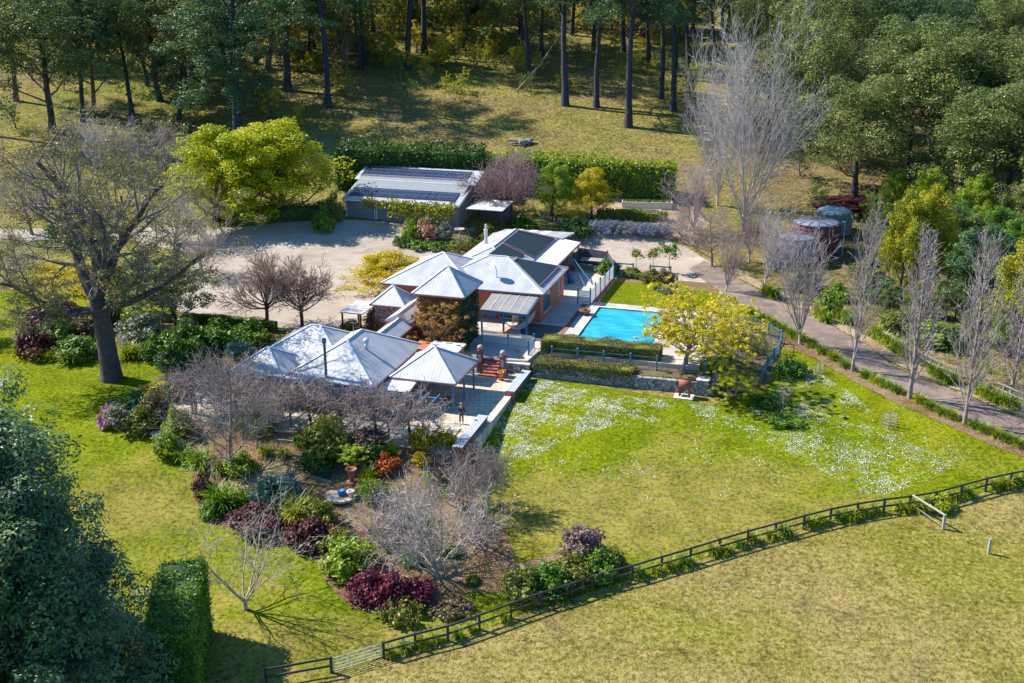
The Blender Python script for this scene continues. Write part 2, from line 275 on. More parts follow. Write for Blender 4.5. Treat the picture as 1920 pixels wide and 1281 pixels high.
# ------------------------------------------------------------------ object helpers
def tag(o, label=None, cat=None, group=None, kind=None):
    if label: o["label"] = label
    if cat: o["category"] = cat
    if group: o["group"] = group
    if kind: o["kind"] = kind
    return o
def link(o, parent=None):
    COL.objects.link(o)
    if parent is not None: o.parent = parent
    return o
def empty(name, loc=(0, 0, 0), rz=0.0, label=None, cat=None, group=None):
    o = bpy.data.objects.new(name, None); o.empty_display_size = .3; o.location = loc; o.rotation_euler = (0, 0, rz)
    link(o); return tag(o, label, cat, group)
class MB:
    def __init__(s): s.v = []; s.f = []; s.n = 0
    def add(s, vs, fs):
        s.v.extend([tuple(v) for v in vs]); s.f.extend([tuple(i + s.n for i in f) for f in fs]); s.n += len(vs); return s
    def box(s, x0, x1, y0, y1, z0, z1):
        return s.add([(x, y, z) for z in (z0, z1) for x, y in ((x0, y0), (x1, y0), (x1, y1), (x0, y1))],
                     [(3, 2, 1, 0), (4, 5, 6, 7), (0, 1, 5, 4), (1, 2, 6, 5), (2, 3, 7, 6), (3, 0, 4, 7)])
    def prism(s, poly, z0, z1):
        n = len(poly); zb = z0 if callable(z0) else (lambda x, y: z0)
        return s.add([(x, y, zb(x, y)) for x, y in poly] + [(x, y, z1) for x, y in poly],
                     [tuple(range(n - 1, -1, -1)), tuple(range(n, 2 * n))] + [(i, (i + 1) % n, n + (i + 1) % n, n + i) for i in range(n)])
    def bar(s, p, q, w, h=None):
        h = h or w; p = Vector(p); q = Vector(q); d = (q - p); d.normalize()
        up = Vector((0, 0, 1)) if abs(d.z) < .95 else Vector((0, 1, 0)); sd_ = d.cross(up).normalized(); u2 = sd_.cross(d).normalized()
        vs = [e + sd_ * a * w / 2 + u2 * b * h / 2 for e in (p, q) for a, b in ((-1, -1), (1, -1), (1, 1), (-1, 1))]
        return s.add(vs, [(3, 2, 1, 0), (4, 5, 6, 7), (0, 1, 5, 4), (1, 2, 6, 5), (2, 3, 7, 6), (3, 0, 4, 7)])
    def tube(s, pts, rads, k=6, cap=True):
        pts = [Vector(p) for p in pts]; base = s.n; vs = []; fs = []
        ref = None
        for i, p in enumerate(pts):
            d = (pts[min(i + 1, len(pts) - 1)] - pts[max(i - 1, 0)]).normalized()
            if ref is None: ref = d.orthogonal().normalized()
            ref = (ref - d * ref.dot(d)).normalized(); b = d.cross(ref); r = rads[i] if hasattr(rads, '__len__') else rads
            for j in range(k):
                a = 2 * math.pi * j / k; vs.append(p + (ref * math.cos(a) + b * math.sin(a)) * r)
        for i in range(len(pts) - 1):
            for j in range(k): fs.append((i * k + j, i * k + (j + 1) % k, (i + 1) * k + (j + 1) % k, (i + 1) * k + j))
        if cap: fs.append(tuple(range(k - 1, -1, -1))); fs.append(tuple(range((len(pts) - 1) * k, len(pts) * k)))
        return s.add(vs, fs)
    def lathe(s, prof, cx=0, cy=0, k=20):
        vs = [(cx + r * math.cos(2 * math.pi * j / k), cy + r * math.sin(2 * math.pi * j / k), z) for r, z in prof for j in range(k)]
        fs = [(i * k + j, i * k + (j + 1) % k, (i + 1) * k + (j + 1) % k, (i + 1) * k + j) for i in range(len(prof) - 1) for j in range(k)]
        fs.append(tuple(range(k - 1, -1, -1))); fs.append(tuple(range((len(prof) - 1) * k, len(prof) * k)))
        return s.add(vs, fs)
    def sphere(s, c, r, k=12, sz=1.0):
        return s.lathe([(max(.001, r * math.sin(math.pi * i / 8)), c[2] - r * sz * math.cos(math.pi * i / 8)) for i in range(9)], c[0], c[1], k)
    def build(s, name, m, parent=None, smooth=False, bevel=0.0):
        me = bpy.data.meshes.new(name); me.from_pydata(s.v, [], s.f); me.update()
        for mm in (m if isinstance(m, (list, tuple)) else [m]): me.materials.append(mm)
        if smooth: me.polygons.foreach_set("use_smooth", [True] * len(me.polygons))
        o = bpy.data.objects.new(name, me); link(o, parent)
        if bevel:
            b = o.modifiers.new("bevel", 'BEVEL'); b.width = bevel; b.segments = 2; b.limit_method = 'ANGLE'
        return o
def fastmesh(name, V, F, mi=None):
    """V (n,3), F (m,4) or (m,3) numpy arrays"""
    V = np.asarray(V, np.float32); F = np.asarray(F, np.int32); k = F.shape[1]
    me = bpy.data.meshes.new(name); me.vertices.add(len(V)); me.vertices.foreach_set("co", V.ravel())
    me.loops.add(F.size); me.loops.foreach_set("vertex_index", F.ravel())
    me.polygons.add(len(F)); me.polygons.foreach_set("loop_start", np.arange(0, F.size, k, dtype=np.int32))
    if mi is not None: me.polygons.foreach_set("material_index", np.asarray(mi, np.int32))
    me.update(calc_edges=True); return me
_o = ["", "first", "second", "third", "fourth", "fifth", "sixth", "seventh", "eighth", "ninth", "tenth", "eleventh", "twelfth", "thirteenth", "fourteenth", "fifteenth", "sixteenth", "seventeenth", "eighteenth", "nineteenth", "twentieth"]
W10 = _o + [t + "-" + _o[k] if k else u for t, u, nx in (("twenty", "", 0), ("thirty", "thirtieth", 1), ("forty", "fortieth", 1), ("fifty", "fiftieth", 1)) for k in range(0 if nx else 1, 10)]
def ordn(i, n):
    if i == 0: return "leftmost"
    if i == n - 1: return "rightmost"
    if i <= (n - 1) / 2: return (W10[i + 1]) + " from the left"
    j = n - i; return (W10[j]) + " from the right"

# ------------------------------------------------------------------ foliage and branches
def leafcloud(rng, C, Nrm, size, asp=.55, spread=.55):
    """diamond leaves at centres C, roughly facing Nrm"""
    n = len(C); A = rng.normal(size=(n, 3)); Nn = Nrm + rng.normal(size=(n, 3)) * spread
    Nn /= np.linalg.norm(Nn, axis=1)[:, None] + 1e-6
    T = A - (A * Nn).sum(1)[:, None] * Nn; T /= np.linalg.norm(T, axis=1)[:, None] + 1e-6
    B = np.cross(Nn, T); s = size * rng.uniform(.6, 1.35, (n, 1))
    V = np.stack([C - T * s, C + B * s * asp, C + T * s, C - B * s * asp], 1).reshape(-1, 3)
    return V, np.arange(4 * n).reshape(n, 4)
def clumps(rng, tips, r, per, size, flat=.7, shell=.55, asp=.55, spread=.6, up=.35):
    tips = np.asarray(tips); n = len(tips) * per
    D = rng.normal(size=(n, 3)); D[:, 2] = D[:, 2] * .9 + up * .5; D /= np.linalg.norm(D, axis=1)[:, None]
    R = np.repeat(np.broadcast_to(r, (len(tips),)) * rng.uniform(.65, 1.25, len(tips)), per)[:, None] * rng.uniform(shell, 1.0, (n, 1))
    C = np.repeat(tips, per, 0) + D * R * np.array([1, 1, flat]) + rng.normal(size=(n, 3)) * size * .5
    Nn = D + np.array([0, 0, up])
    return leafcloud(rng, C, Nn, size, asp, spread)
def nrm(v):
    l = math.sqrt(v[0] ** 2 + v[1] ** 2 + v[2] ** 2) or 1e-9; return (v[0] / l, v[1] / l, v[2] / l)
def perp(d, az):
    a = (0, 0, 1) if abs(d[2]) < .9 else (1, 0, 0)
    u = nrm((d[1] * a[2] - d[2] * a[1], d[2] * a[0] - d[0] * a[2], d[0] * a[1] - d[1] * a[0]))
    v = (d[1] * u[2] - d[2] * u[1], d[2] * u[0] - d[0] * u[2], d[0] * u[1] - d[1] * u[0])
    c, s = math.cos(az), math.sin(az); return tuple(u[i] * c + v[i] * s for i in range(3))
def grow(rnd, P, D, Ln, R, lev, lv, polys, tips, tip_lev=None):
    s = lv[lev]; n = s.get('seg', 4); pts = [P]; rr = [R]; d = nrm(D); w_ = s.get('wig', .1); up = s.get('up', .05); te = s.get('taper', .25)
    p = P
    for i in range(n):
        d = nrm((d[0] + rnd.gauss(0, w_), d[1] + rnd.gauss(0, w_), d[2] + rnd.gauss(0, w_) + up))
        p = tuple(p[k] + d[k] * Ln / n for k in range(3)); pts.append(p); rr.append(R * (1 - (1 - te) * (i + 1) / n))
    polys.append((pts, rr, lev))
    if lev + 1 < len(lv):
        c = lv[lev + 1]; nc = c['n']; st = c.get('start', .3); az = rnd.uniform(0, 6.28)
        for j in range(nc):
            t = st + (c.get('end', 1.0) - st) * (j + rnd.random()) / nc; f = t * n; i = min(int(f), n - 1); fr = f - i
            q = tuple(pts[i][k] + (pts[i + 1][k] - pts[i][k]) * fr for k in range(3)); r_ = rr[i] + (rr[i + 1] - rr[i]) * fr
            dd = nrm(tuple(pts[i + 1][k] - pts[i][k] for k in range(3))); az += 2.4 + rnd.uniform(-.4, .4)
            an = rad(c.get('ang', 45) + rnd.uniform(-1, 1) * c.get('av', 12)); pe = perp(dd, az)
            nd = tuple(dd[k] * math.cos(an) + pe[k] * math.sin(an) for k in range(3))
            sh = c.get('shape', lambda t: 1.0)(t)
            grow(rnd, q, nd, Ln * c['ratio'] * sh * rnd.uniform(.75, 1.2), max(r_ * c.get('rr', .6), c.get('rmin', .012)), lev + 1, lv, polys, tips)
    else: tips.append(pts[-1]); tips.append(pts[len(pts) // 2]) if s.get('mid') else None
def tubes(polys, sides):
    VV, FF, n0 = [], [], 0
    for pts, rr, lev in polys:
        k = sides[min(lev, len(sides) - 1)]; P = np.array(pts); m = len(P)
        D = np.gradient(P, axis=0); D /= np.linalg.norm(D, axis=1)[:, None] + 1e-9
        ref = np.array((.31, .17, .93)) if abs(D[0, 2]) < .8 else np.array((.95, .2, .1))
        U = np.cross(D, ref); U /= np.linalg.norm(U, axis=1)[:, None] + 1e-9; W_ = np.cross(D, U)
        a = np.arange(k) * 2 * math.pi / k; r = np.array(rr)[:, None, None]
        VV.append((P[:, None] + r * (U[:, None] * np.cos(a)[None, :, None] + W_[:, None] * np.sin(a)[None, :, None])).reshape(-1, 3))
        i = np.arange(m - 1)[:, None] * k; j = np.arange(k)[None]; j2 = (j + 1) % k
        FF.append(np.stack([i + j, i + j2, i + k + j2, i + k + j], -1).reshape(-1, 4) + n0); n0 += m * k
    return np.concatenate(VV), np.concatenate(FF)
PROTO = {}
def proto(kind, h, parts):
    """parts: list of (part name, mesh, default material key)"""
    PROTO[kind] = (h, parts)
def treeproto(kind, seed, h, r0, lv, leaf=None, sides=(7, 5, 4, 3), split=2, lean=0.0, extra=None, base_flare=1.35, bark='bark_dark', twigs='twig'):
    rnd = random.Random(seed); rng = np.random.default_rng(seed); polys, tips = [], []
    grow(rnd, (0, 0, -.3), (lean, 0, 1), h, r0, 0, lv, polys, tips)
    if base_flare and polys: polys[0][1][0] *= base_flare
    low = [p for p in polys if p[2] < split]; hi = [p for p in polys if p[2] >= split]
    V, F = tubes(low, sides); zt = max(p[0][-1][2] for p in polys)
    parts = [('trunk', fastmesh(kind + '_trunk', V, F), bark)]
    if hi: V, F = tubes(hi, sides); parts.append(('branches', fastmesh(kind + '_branches', V, F), twigs))
    if leaf:
        V, F = clumps(rng, tips, **leaf['kw']); me = fastmesh(kind + '_crown', V, F); parts.append(('crown', me, leaf['mat'])); zt = float(np.percentile(V[:, 2], 99.7))
    proto(kind, zt, parts); return tips
def put(kind, name, loc, scale, rz, label, cat, group=None, mats_=None, sxy=1.0):
    """link one copy of a prototype thing: an Empty with its part meshes"""
    h, parts = PROTO[kind]
    if len(parts) == 1:
        o = bpy.data.objects.new(name, parts[0][1]); o.location = loc; o.rotation_euler = (0, 0, rz); o.scale = (scale * sxy, scale * sxy, scale)
        link(o); tag(o, label, cat, group); setm(o, (mats_ or {}).get(parts[0][0], parts[0][2])); return o
    e = empty(name, loc, rz, label, cat, group); e.scale = (scale * sxy, scale * sxy, scale)
    for pn, me, mk in parts:
        o = bpy.data.objects.new(pn, me); link(o, e); setm(o, (mats_ or {}).get(pn, mk))
    return e
def setm(o, key):
    me = o.data
    if not me.materials: me.materials.append(None)
    o.material_slots[0].link = 'OBJECT'; o.material_slots[0].material = M[key]
RR = random.Random(5)
def plant(kind, name, u, v, hpx, label, cat='tree', wpx=None, mats_=None, group=None, rz=None, dz=0.0, at=None):
    """stand a copy of a prototype where the photo shows its foot (u, v), hpx photo pixels tall"""
    p = G(u, v) if at is None else Vector(at); s = ppm(p); hm = hpx / s / vcos(p); sc = hm / PROTO[kind][0]
    sxy = 1.0
    if wpx:
        ww = PROTO_W.get(kind)
        if ww is None:
            me = PROTO[kind][1][-1][1]; A_ = np.empty(len(me.vertices) * 3, np.float32); me.vertices.foreach_get('co', A_); lo_ = 2 if PROTO[kind][1][-1][0] in ('crown', 'foliage', 'leaves') else .3; ww = PROTO_W[kind] = float(np.percentile(A_[0::3], 100 - lo_) - np.percentile(A_[0::3], lo_))
        sxy = (wpx / s) / (ww * sc)
    return put(kind, name, (p.x, p.y, p.z + dz), sc, RR.uniform(0, 6.28) if rz is None else rz, label, cat, group, mats_, sxy)
PROTO_W = {}
# ------------------------------------------------------------------ ground
def inpoly(px, py, poly):
    P = np.asarray(poly); x0, y0 = P[:, 0], P[:, 1]; x1, y1 = np.roll(x0, -1), np.roll(y0, -1); r = np.zeros(np.shape(px), bool)
    for a, b, c, d in zip(x0, y0, x1, y1):
        if b == d: continue
        r ^= ((b > py) != (d > py)) & (px < (c - a) * (py - b) / (d - b) + a)
    return r
def gpoly(pts): return [tuple(G(u, v)[:2]) for u, v in pts]
def rough(poly, amp, step=.8, seed=0):
    """densify an outline and make it a little irregular"""
    r = random.Random(seed); out = []
    for i, (x, y) in enumerate(poly):
        x2, y2 = poly[(i + 1) % len(poly)]; n = max(1, int(math.hypot(x2 - x, y2 - y) / step))
        for k in range(n): t = k / n; out.append((x + (x2 - x) * t + r.gauss(0, amp), y + (y2 - y) * t + r.gauss(0, amp)))
    return out
def sheet(name, poly, m, off, step=1.0, zfun=None, attr=None):
    zf = zfun or H; X = [p[0] for p in poly]; Y = [p[1] for p in poly]
    gx, gy = np.meshgrid(np.arange(min(X) + step / 2, max(X), step), np.arange(min(Y) + step / 2, max(Y), step)); gx, gy = gx.ravel(), gy.ravel()
    k = inpoly(gx, gy, poly); pts = [Vector(p) for p in poly] + [Vector((a + .001 * (i % 7), b)) for i, (a, b) in enumerate(zip(gx[k], gy[k]))]
    vs, es, fs, _, _, _ = delaunay_2d_cdt(pts, [], [list(range(len(poly)))], 1, 1e-4)
    me = bpy.data.meshes.new(name); me.from_pydata([(p.x, p.y, zf(p.x, p.y) + off) for p in vs], [], [tuple(f) for f in fs]); me.update(); me.materials.append(m)
    if attr:
        an, fn = attr; at = me.attributes.new(an, 'FLOAT', 'POINT'); at.data.foreach_set("value", [fn(p.x, p.y) for p in vs])
    o = bpy.data.objects.new(name, me); link(o); me.polygons.foreach_set("use_smooth", [True] * len(me.polygons)); return tag(o, kind='structure')
def ground():
    xs = np.concatenate([np.arange(-420, -70, 8), np.arange(-70, 70, 1.0), np.arange(70, 430, 8)]); ys = np.concatenate([np.arange(14, 150, 1.0), np.arange(150, 280, 1.5), np.arange(280, 900, 12)])
    V = np.array([(x, y, H(x, y)) for y in ys for x in xs]); nx = len(xs); i = np.arange(len(ys) - 1)[:, None] * nx; j = np.arange(nx - 1)[None]
    F = np.stack([i + j, i + j + 1, i + nx + j + 1, i + nx + j], -1).reshape(-1, 4); me = fastmesh("hillside", V, F); me.materials.append(M['hill'])
    me.polygons.foreach_set("use_smooth", [True] * len(me.polygons)); tag(link(bpy.data.objects.new("hillside", me)), kind='structure')
ground()
FENCE = [(500, 1284), (622, 1262), (720, 1235), (779, 1218), (840, 1203), (899, 1182), (958, 1160), (1014, 1140), (1072, 1122), (1127, 1103), (1185, 1088), (1240, 1071), (1294, 1055), (1348, 1038), (1401, 1022),
         (1453, 1008), (1506, 993), (1556, 980), (1606, 970), (1656, 962), (1704, 956), (1753, 948), (1800, 935), (1847, 922), (1893, 912), (1940, 903), (1990, 895)]
fw = [G(u, v) for u, v in FENCE]
pad = [tuple(p[:2]) for p in fw] + [(70, 60), (70, 20), (-40, 20), (-22, 46)]
sheet("paddock", rough(pad, .03, 2.), M['paddock'], .03, 1.5)
DRY = [((1180, 960), 13, 4.5, .9), ((1000, 1000), 7, 4, .6), ((1330, 900), 9, 3.0, .6), ((250, 950), 8, 6, .55), ((420, 1240), 9, 4, .7), ((1560, 960), 9, 3, .45), ((300, 1130), 8, 6, .4), ((700, 1200), 7, 3, .5), ((1800, 860), 5, 3, .3), ((900, 900), 4, 3, .3), ((1280, 830), 4, 2, .35)]
DRYW = [(G(*c), a, b, s) for c, a, b, s in DRY]
def dryf(x, y):
    v = -.18
    for c, a, b, s in DRYW: v = max(v, s * 1.3 * math.exp(-(((x - c[0]) / a) ** 2 + ((y - c[1]) / b) ** 2)) - .18)
    return v + .3
lawn = gpoly([(1005, 704), (1100, 722), (1200, 738), (1335, 760), (1420, 720), (1462, 655), (1500, 658), (1560, 692), (1620, 722), (1700, 765), (1760, 790), (1830, 818), (1950, 870)]) + [tuple(p[:2]) for p in fw[::-1]][1:-1] + \
       [(-14, 46), (-30, 42), (-60, 60), (-75, 105)] + gpoly([(-120, 552), (0, 548), (100, 548), (300, 560), (480, 640), (500, 700), (860, 820), (920, 790)])
sheet("lawn", rough(lawn, .06), M['lawn'], .045, .9, attr=('dry', dryf))
bedA = gpoly([(300, 800), (345, 858), (362, 890), (362, 925), (372, 952), (400, 980), (445, 1000), (500, 1012), (545, 1025), (580, 1045), (600, 1062), (606, 1085), (630, 1115), (665, 1142), (720, 1156), (770, 1158), (830, 1135), (880, 1112), (960, 1115), (1050, 1100), (1130, 1090),
              (1165, 1062), (1150, 1035), (1050, 1040), (965, 1060), (950, 1000), (900, 960), (905, 900), (905, 835), (870, 820), (540, 806), (420, 790), (330, 760)])
sheet("garden_bed", rough(bedA, .06, .8, 1), M['mulch'], .075, .8)
bedB = gpoly([(195, 775), (215, 803), (262, 812), (300, 812), (330, 770), (340, 700), (330, 655), (250, 600), (180, 600), (60, 575), (20, 640), (60, 672), (140, 680), (190, 672), (230, 668), (280, 672), (318, 690), (300, 712), (250, 735), (205, 752)])
sheet("garden_bed", rough(bedB, .06, .8, 2), M['soil'], .075, .8)
bedC = gpoly([(325, 700), (440, 700), (505, 640), (500, 612), (270, 594), (255, 610), (300, 640)])
sheet("garden_bed", rough(bedC, .05, .8, 3), M['soil'], .085, .8)
court = gpoly([(378, 600), (330, 586), (350, 520), (370, 480), (250, 452), (0, 452), (-80, 452), (-80, 430), (100, 430), (300, 428), (430, 428), (540, 412), (620, 404), (640, 412), (760, 418), (890, 430), (895, 480), (880, 560), (700, 640), (560, 625)])
sheet("gravel_court", rough(court, .12, 1., 4), M['gravel'], .06, 1.0)
court2 = gpoly([(1040, 470), (1075, 436), (1120, 436), (1180, 440), (1255, 452), (1300, 470), (1345, 500), (1385, 530), (1340, 560), (1290, 545), (1262, 530), (1150, 520), (1060, 510)])
sheet("gravel_court", rough(court2, .12, 1., 5), M['gravel'], .06, .7)
drv = gpoly([(1290, 505), (1345, 545), (1400, 578), (1450, 602), (1485, 628), (1540, 655), (1600, 692), (1660, 716), (1720, 742), (1780, 775), (1850, 800), (1930, 832), (2000, 862), (2040, 830), (1920, 790), (1850, 762), (1790, 737), (1740, 715), (1680, 690), (1620, 650), (1570, 620), (1520, 592), (1470, 570), (1420, 545), (1370, 520), (1320, 490)])
sheet("driveway", rough(drv, .06, .8, 6), M['drive'], .09, .8)
ver = gpoly([(1370, 515), (1420, 540), (1470, 565), (1520, 588), (1570, 615), (1620, 645), (1680, 685), (1740, 710), (1850, 758), (2000, 815), (2000, 800), (1850, 742), (1740, 695), (1680, 665), (1620, 630), (1570, 600), (1520, 575), (1470, 552), (1420, 525), (1375, 500)])
sheet("verge", rough(ver, .06, .8, 7), M['verge'], .075, .8)
ver2 = gpoly([(1400, 582), (1480, 632), (1540, 660), (1600, 698), (1700, 748), (1780, 782), (1850, 808), (2000, 872), (2000, 892), (1850, 832), (1780, 800), (1700, 768), (1600, 715), (1540, 680), (1480, 650), (1410, 610)])
sheet("verge", rough(ver2, .06, .8, 8), M['mulch'], .07, .8)
bedD = gpoly([(735, 455), (745, 448), (890, 435), (900, 470), (885, 478), (760, 466), (738, 462)])
sheet("garden_bed", rough(bedD, .05, .8, 9), M['soil'], .1, .6)
bedE = gpoly([(1060, 440), (1075, 415), (1150, 365), (1290, 372), (1330, 420), (1300, 462), (1255, 450), (1180, 438), (1110, 436)])
sheet("garden_bed", rough(bedE, .05, .8, 10), M['verge'], .05, 1.)
bedF = gpoly([(640, 612), (740, 545), (700, 560), (770, 560), (790, 600), (740, 640), (680, 635), (630, 625)])
bedG = gpoly([(1345, 745), (1335, 690), (1400, 590), (1480, 625), (1462, 660), (1440, 730)])
sheet("garden_bed", rough(bedG, .05, .8, 11), M['soil'], .08, .8)

# ------------------------------------------------------------------ terraces (plan laid out in the house's own axes)
def lw(pts): return [l2w(a, b) for a, b in pts]
def slab(name, pts, z1, m, depth=2.5):
    mb = MB(); mb.prism(lw(pts), lambda x, y: min(H(x, y), z1) - .6, z1); return tag(mb.build(name, m), kind='structure')
slab("lower_patio", [(-27, -9.0), (-1.75, -9.0), (-1.75, -6.4), (-.95, -6.4), (-.95, 8.6), (-27, 8.6)], 0.0, M['crazy'])
slab("upper_terrace", [(-13.2, 11.9), (-5.4, 8.6), (-3.3, 8.6), (-1.2, 8.9), (-.9, 11.7), (1.5, 11.7), (1.5, 39.2), (-13.2, 39.2)], 1.1, M['paving'])
slab("upper_terrace", [(1.5, 11.7), (13.6, 11.7), (13.6, 14.75), (1.5, 14.75)], 1.1, M['paving'])
slab("upper_terrace", [(8.75, 14.75), (13.6, 14.75), (13.6, 26.5), (8.75, 26.5)], 1.1, M['paving'])
slab("upper_terrace", [(1.5, 26.5), (12.9, 26.5), (12.9, 39.2), (1.5, 39.2)], 1.1, M['paving'])
slab("planting_tier", [(-3.1, 8.75), (-.6, 8.75), (14.4, 9.6), (14.4, 11.7), (-.85, 11.7)], .68, M['soil'])
def hs(name, pts, z, m, step=1.0, amp=0.0, seed=0, attr=None): return sheet(name, rough(lw(pts), amp, .8, seed) if amp else lw(pts), m, 0, step, zfun=lambda x, y: z, attr=attr)
hs("lawn", [(1.1, 28.2), (12.8, 28.2), (12.8, 35.2), (5.2, 35.4), (5.0, 36.3), (1.1, 36.5)], 1.13, M['lawn'], 1., .03, 3, ('dry', lambda x, y: .1))
hs("garden_bed", [(1.1, 36.5), (5.0, 36.4), (5.2, 35.4), (12.8, 35.2), (12.8, 38.9), (1.1, 38.9)], 1.125, M['mulch'], 1., .04, 4)
hs("brick_path", [(-.35, 11.8), (.15, 11.8), (.15, 28), (1.0, 28), (1.0, 37.5), (.35, 37.5), (.35, 28.6), (-.35, 28.6)], 1.112, M['brickpave'], 2.)
hs("dark_paving", [(-3.3, 14.4), (-.45, 14.2), (-.45, 19.2), (-2.5, 19.3), (-5.0, 19.3)], 1.109, M['slate'], 2.)  # patch of darker grey paving in front of the hammock
# pool: a basin with its floating cover
pb = MB(); pb.box(1.5, 8.75, 14.75, 26.5, -1.0, .72)
o = pb.build("pool_basin", M['cover']); o.location = (HO[0], HO[1], 0); o.rotation_euler = (0, 0, HA); tag(o, kind='structure')
V = []; nx, ny = 60, 96
rn = random.Random(2); wv_ = [(rn.uniform(.3, 2.4), rn.uniform(.3, 2.0), rn.uniform(0, 6), rn.uniform(.004, .014)) for _ in range(14)]
for j in range(ny + 1):
    for i in range(nx + 1):
        a = 1.52 + 7.2 * i / nx; b = 14.78 + 11.7 * j / ny; V.append((a, b, .98 + sum(h_ * math.sin(a * p + b * q + r) for p, q, r, h_ in wv_)))
i = np.arange(ny)[:, None] * (nx + 1); j = np.arange(nx)[None]
me = fastmesh("pool_cover", V, np.stack([i + j, i + j + 1, i + nx + 2 + j, i + nx + 1 + j], -1).reshape(-1, 4)); me.materials.append(M['cover']); me.polygons.foreach_set("use_smooth", [True] * len(me.polygons))
o = link(bpy.data.objects.new("pool_cover", me)); o.location = (HO[0], HO[1], 0); o.rotation_euler = (0, 0, HA); tag(o, "bright blue bubble cover floating on the swimming pool", "pool cover")
def hroot(name, label, cat, group=None, loc=None, rz=0.0):
    """thing placed in house axes; loc=(a,b,z) or the house origin"""
    if loc is None: return empty(name, (HO[0], HO[1], 0), HA, label, cat, group)
    x, y = l2w(loc[0], loc[1]); return empty(name, (x, y, loc[2]), HA + rz, label, cat, group)
mb = MB()
for p in ((1.2, 14.45, 9.1, 14.75), (1.2, 26.5, 9.1, 26.8), (1.2, 14.75, 1.5, 26.5), (8.75, 14.75, 9.1, 26.5)): mb.box(p[0], p[2], p[1], p[3], 1.06, 1.135)
o = mb.build("pool_coping", M['cream']); o.location = (HO[0], HO[1], 0); o.rotation_euler = (0, 0, HA); tag(o, kind='structure')
# stone walls
def wall(pts, z1, th, m, label, cat='stone wall', cap=None, zb=None):
    r = hroot("stone_wall", label, cat); mb = MB(); cp = MB()
    for (a, b), (c, d) in zip(pts, pts[1:]):
        L_ = math.hypot(c - a, d - b); nx_, ny_ = -(d - b) / L_ * th / 2, (c - a) / L_ * th / 2; k = max(1, int(L_ / 1.5))
        q = [(a + nx_, b + ny_), (a - nx_, b - ny_), (c - nx_, d - ny_), (c + nx_, d + ny_)]
        zz = min(H(*l2w(a, b)), H(*l2w(c, d))) - .3 if zb is None else zb
        mb.prism(q[::-1], zz, z1)
        if cap: cp.prism([(x * 1, y) for x, y in q[::-1]], z1 + .002, z1 + .07)
    mb.build("masonry", m, r); 
    if cap: cp.build("capping", M[cap], r)
    return r
wall([(-.6, 8.72), (14.9, 8.95)], .72, .5, M['stone'], "dark rubble stone retaining wall under the trailing hedge at the top of the daisy lawn")
wall([(-3.0, 8.62), (-.9, 8.62)], .85, .45, M['stone'], "short low rubble stone wall between the brick steps and the clipped hedges", cap='cream')
wall([(14.9, 8.9), (15.2, 11.8)], .72, .5, M['stone'], "end return of the rubble wall in shade beside the weeping yellow tree")
# ------------------------------------------------------------------ house
def hipsolid(mb, a0, a1, b0, b1, z, zr, axis, gable=False):
    """hip roof over a rectangle: z eave, zr ridge, axis 'a' or 'b' is the ridge direction ('p' pyramid); closed solid"""
    t = .14
    if axis == 'p': r = [((a0 + a1) / 2, (b0 + b1) / 2)] * 2
    elif axis == 'b': h = 0 if gable else (a1 - a0) / 2; r = [((a0 + a1) / 2, b0 + h), ((a0 + a1) / 2, b1 - h)]
    else: h = 0 if gable else (b1 - b0) / 2; r = [(a0 + h, (b0 + b1) / 2), (a1 - h, (b0 + b1) / 2)]
    c = [(a0, b0), (a1, b0), (a1, b1), (a0, b1)]
    lo = [(x, y, z - t) for x, y in c]; ev = [(x, y, z) for x, y in c]; rg = [(r[0][0], r[0][1], zr), (r[1][0], r[1][1], zr)]
    if axis == 'p':
        mb.add(lo + ev + [rg[0]], [(3, 2, 1, 0)] + [(i, (i + 1) % 4, 4 + (i + 1) % 4, 4 + i) for i in range(4)] + [(4 + i, 4 + (i + 1) % 4, 8) for i in range(4)])
    elif axis == 'b':
        mb.add(lo + ev + rg, [(3, 2, 1, 0)] + [(i, (i + 1) % 4, 4 + (i + 1) % 4, 4 + i) for i in range(4)] + [(4, 5, 8), (5, 6, 9, 8), (6, 7, 9), (7, 4, 8, 9)])
    else:
        mb.add(lo + ev + rg, [(3, 2, 1, 0)] + [(i, (i + 1) % 4, 4 + (i + 1) % 4, 4 + i) for i in range(4)] + [(4, 5, 9, 8), (5, 6, 9), (6, 7, 8, 9), (7, 4, 8)])
    return ev, rg
house = hroot("country_house", "red brick house with grey steel hip roofs between patio and gravel court", "house")
def roofpart(a0, a1, b0, b1, z, zr, axis, label=None, m='roof', capw=.16, gable=False, gut='fascia'):
    mb = MB(); ev, rg = hipsolid(mb, a0, a1, b0, b1, z, zr, axis, gable); o = mb.build("roof", M[m], house)
    if label: o["label"] = label
    c = MB(); up = lambda p, d=.03: (p[0], p[1], p[2] + d)
    if axis == 'p':
        for e in ev: c.bar(up(e), up(rg[0]), capw, .05)
    else:
        c.bar(up(rg[0]), up(rg[1]), capw, .06)
        if not gable:
            m_ = {'b': [(0, 0), (1, 0), (2, 1), (3, 1)], 'a': [(0, 0), (3, 0), (1, 1), (2, 1)]}[axis]
            for i, j in m_: c.bar(up(ev[i]), up(rg[j]), capw, .05)
    c.build("ridge_cap", M['cap'], o)
    g = MB(); e_ = .07
    for i in range(4): g.bar((ev[i][0] , ev[i][1], z - .09), (ev[(i + 1) % 4][0], ev[(i + 1) % 4][1], z - .09), .11, .13)
    g.build("gutter", M[gut], o); return o
def hwall(a0, a1, b0, b1, z0, z1, m='brick', label=None):
    mb = MB(); mb.box(a0, a1, b0, b1, z0, z1); o = mb.build("wall", M[m], house)
    if label: o["label"] = label
    return o
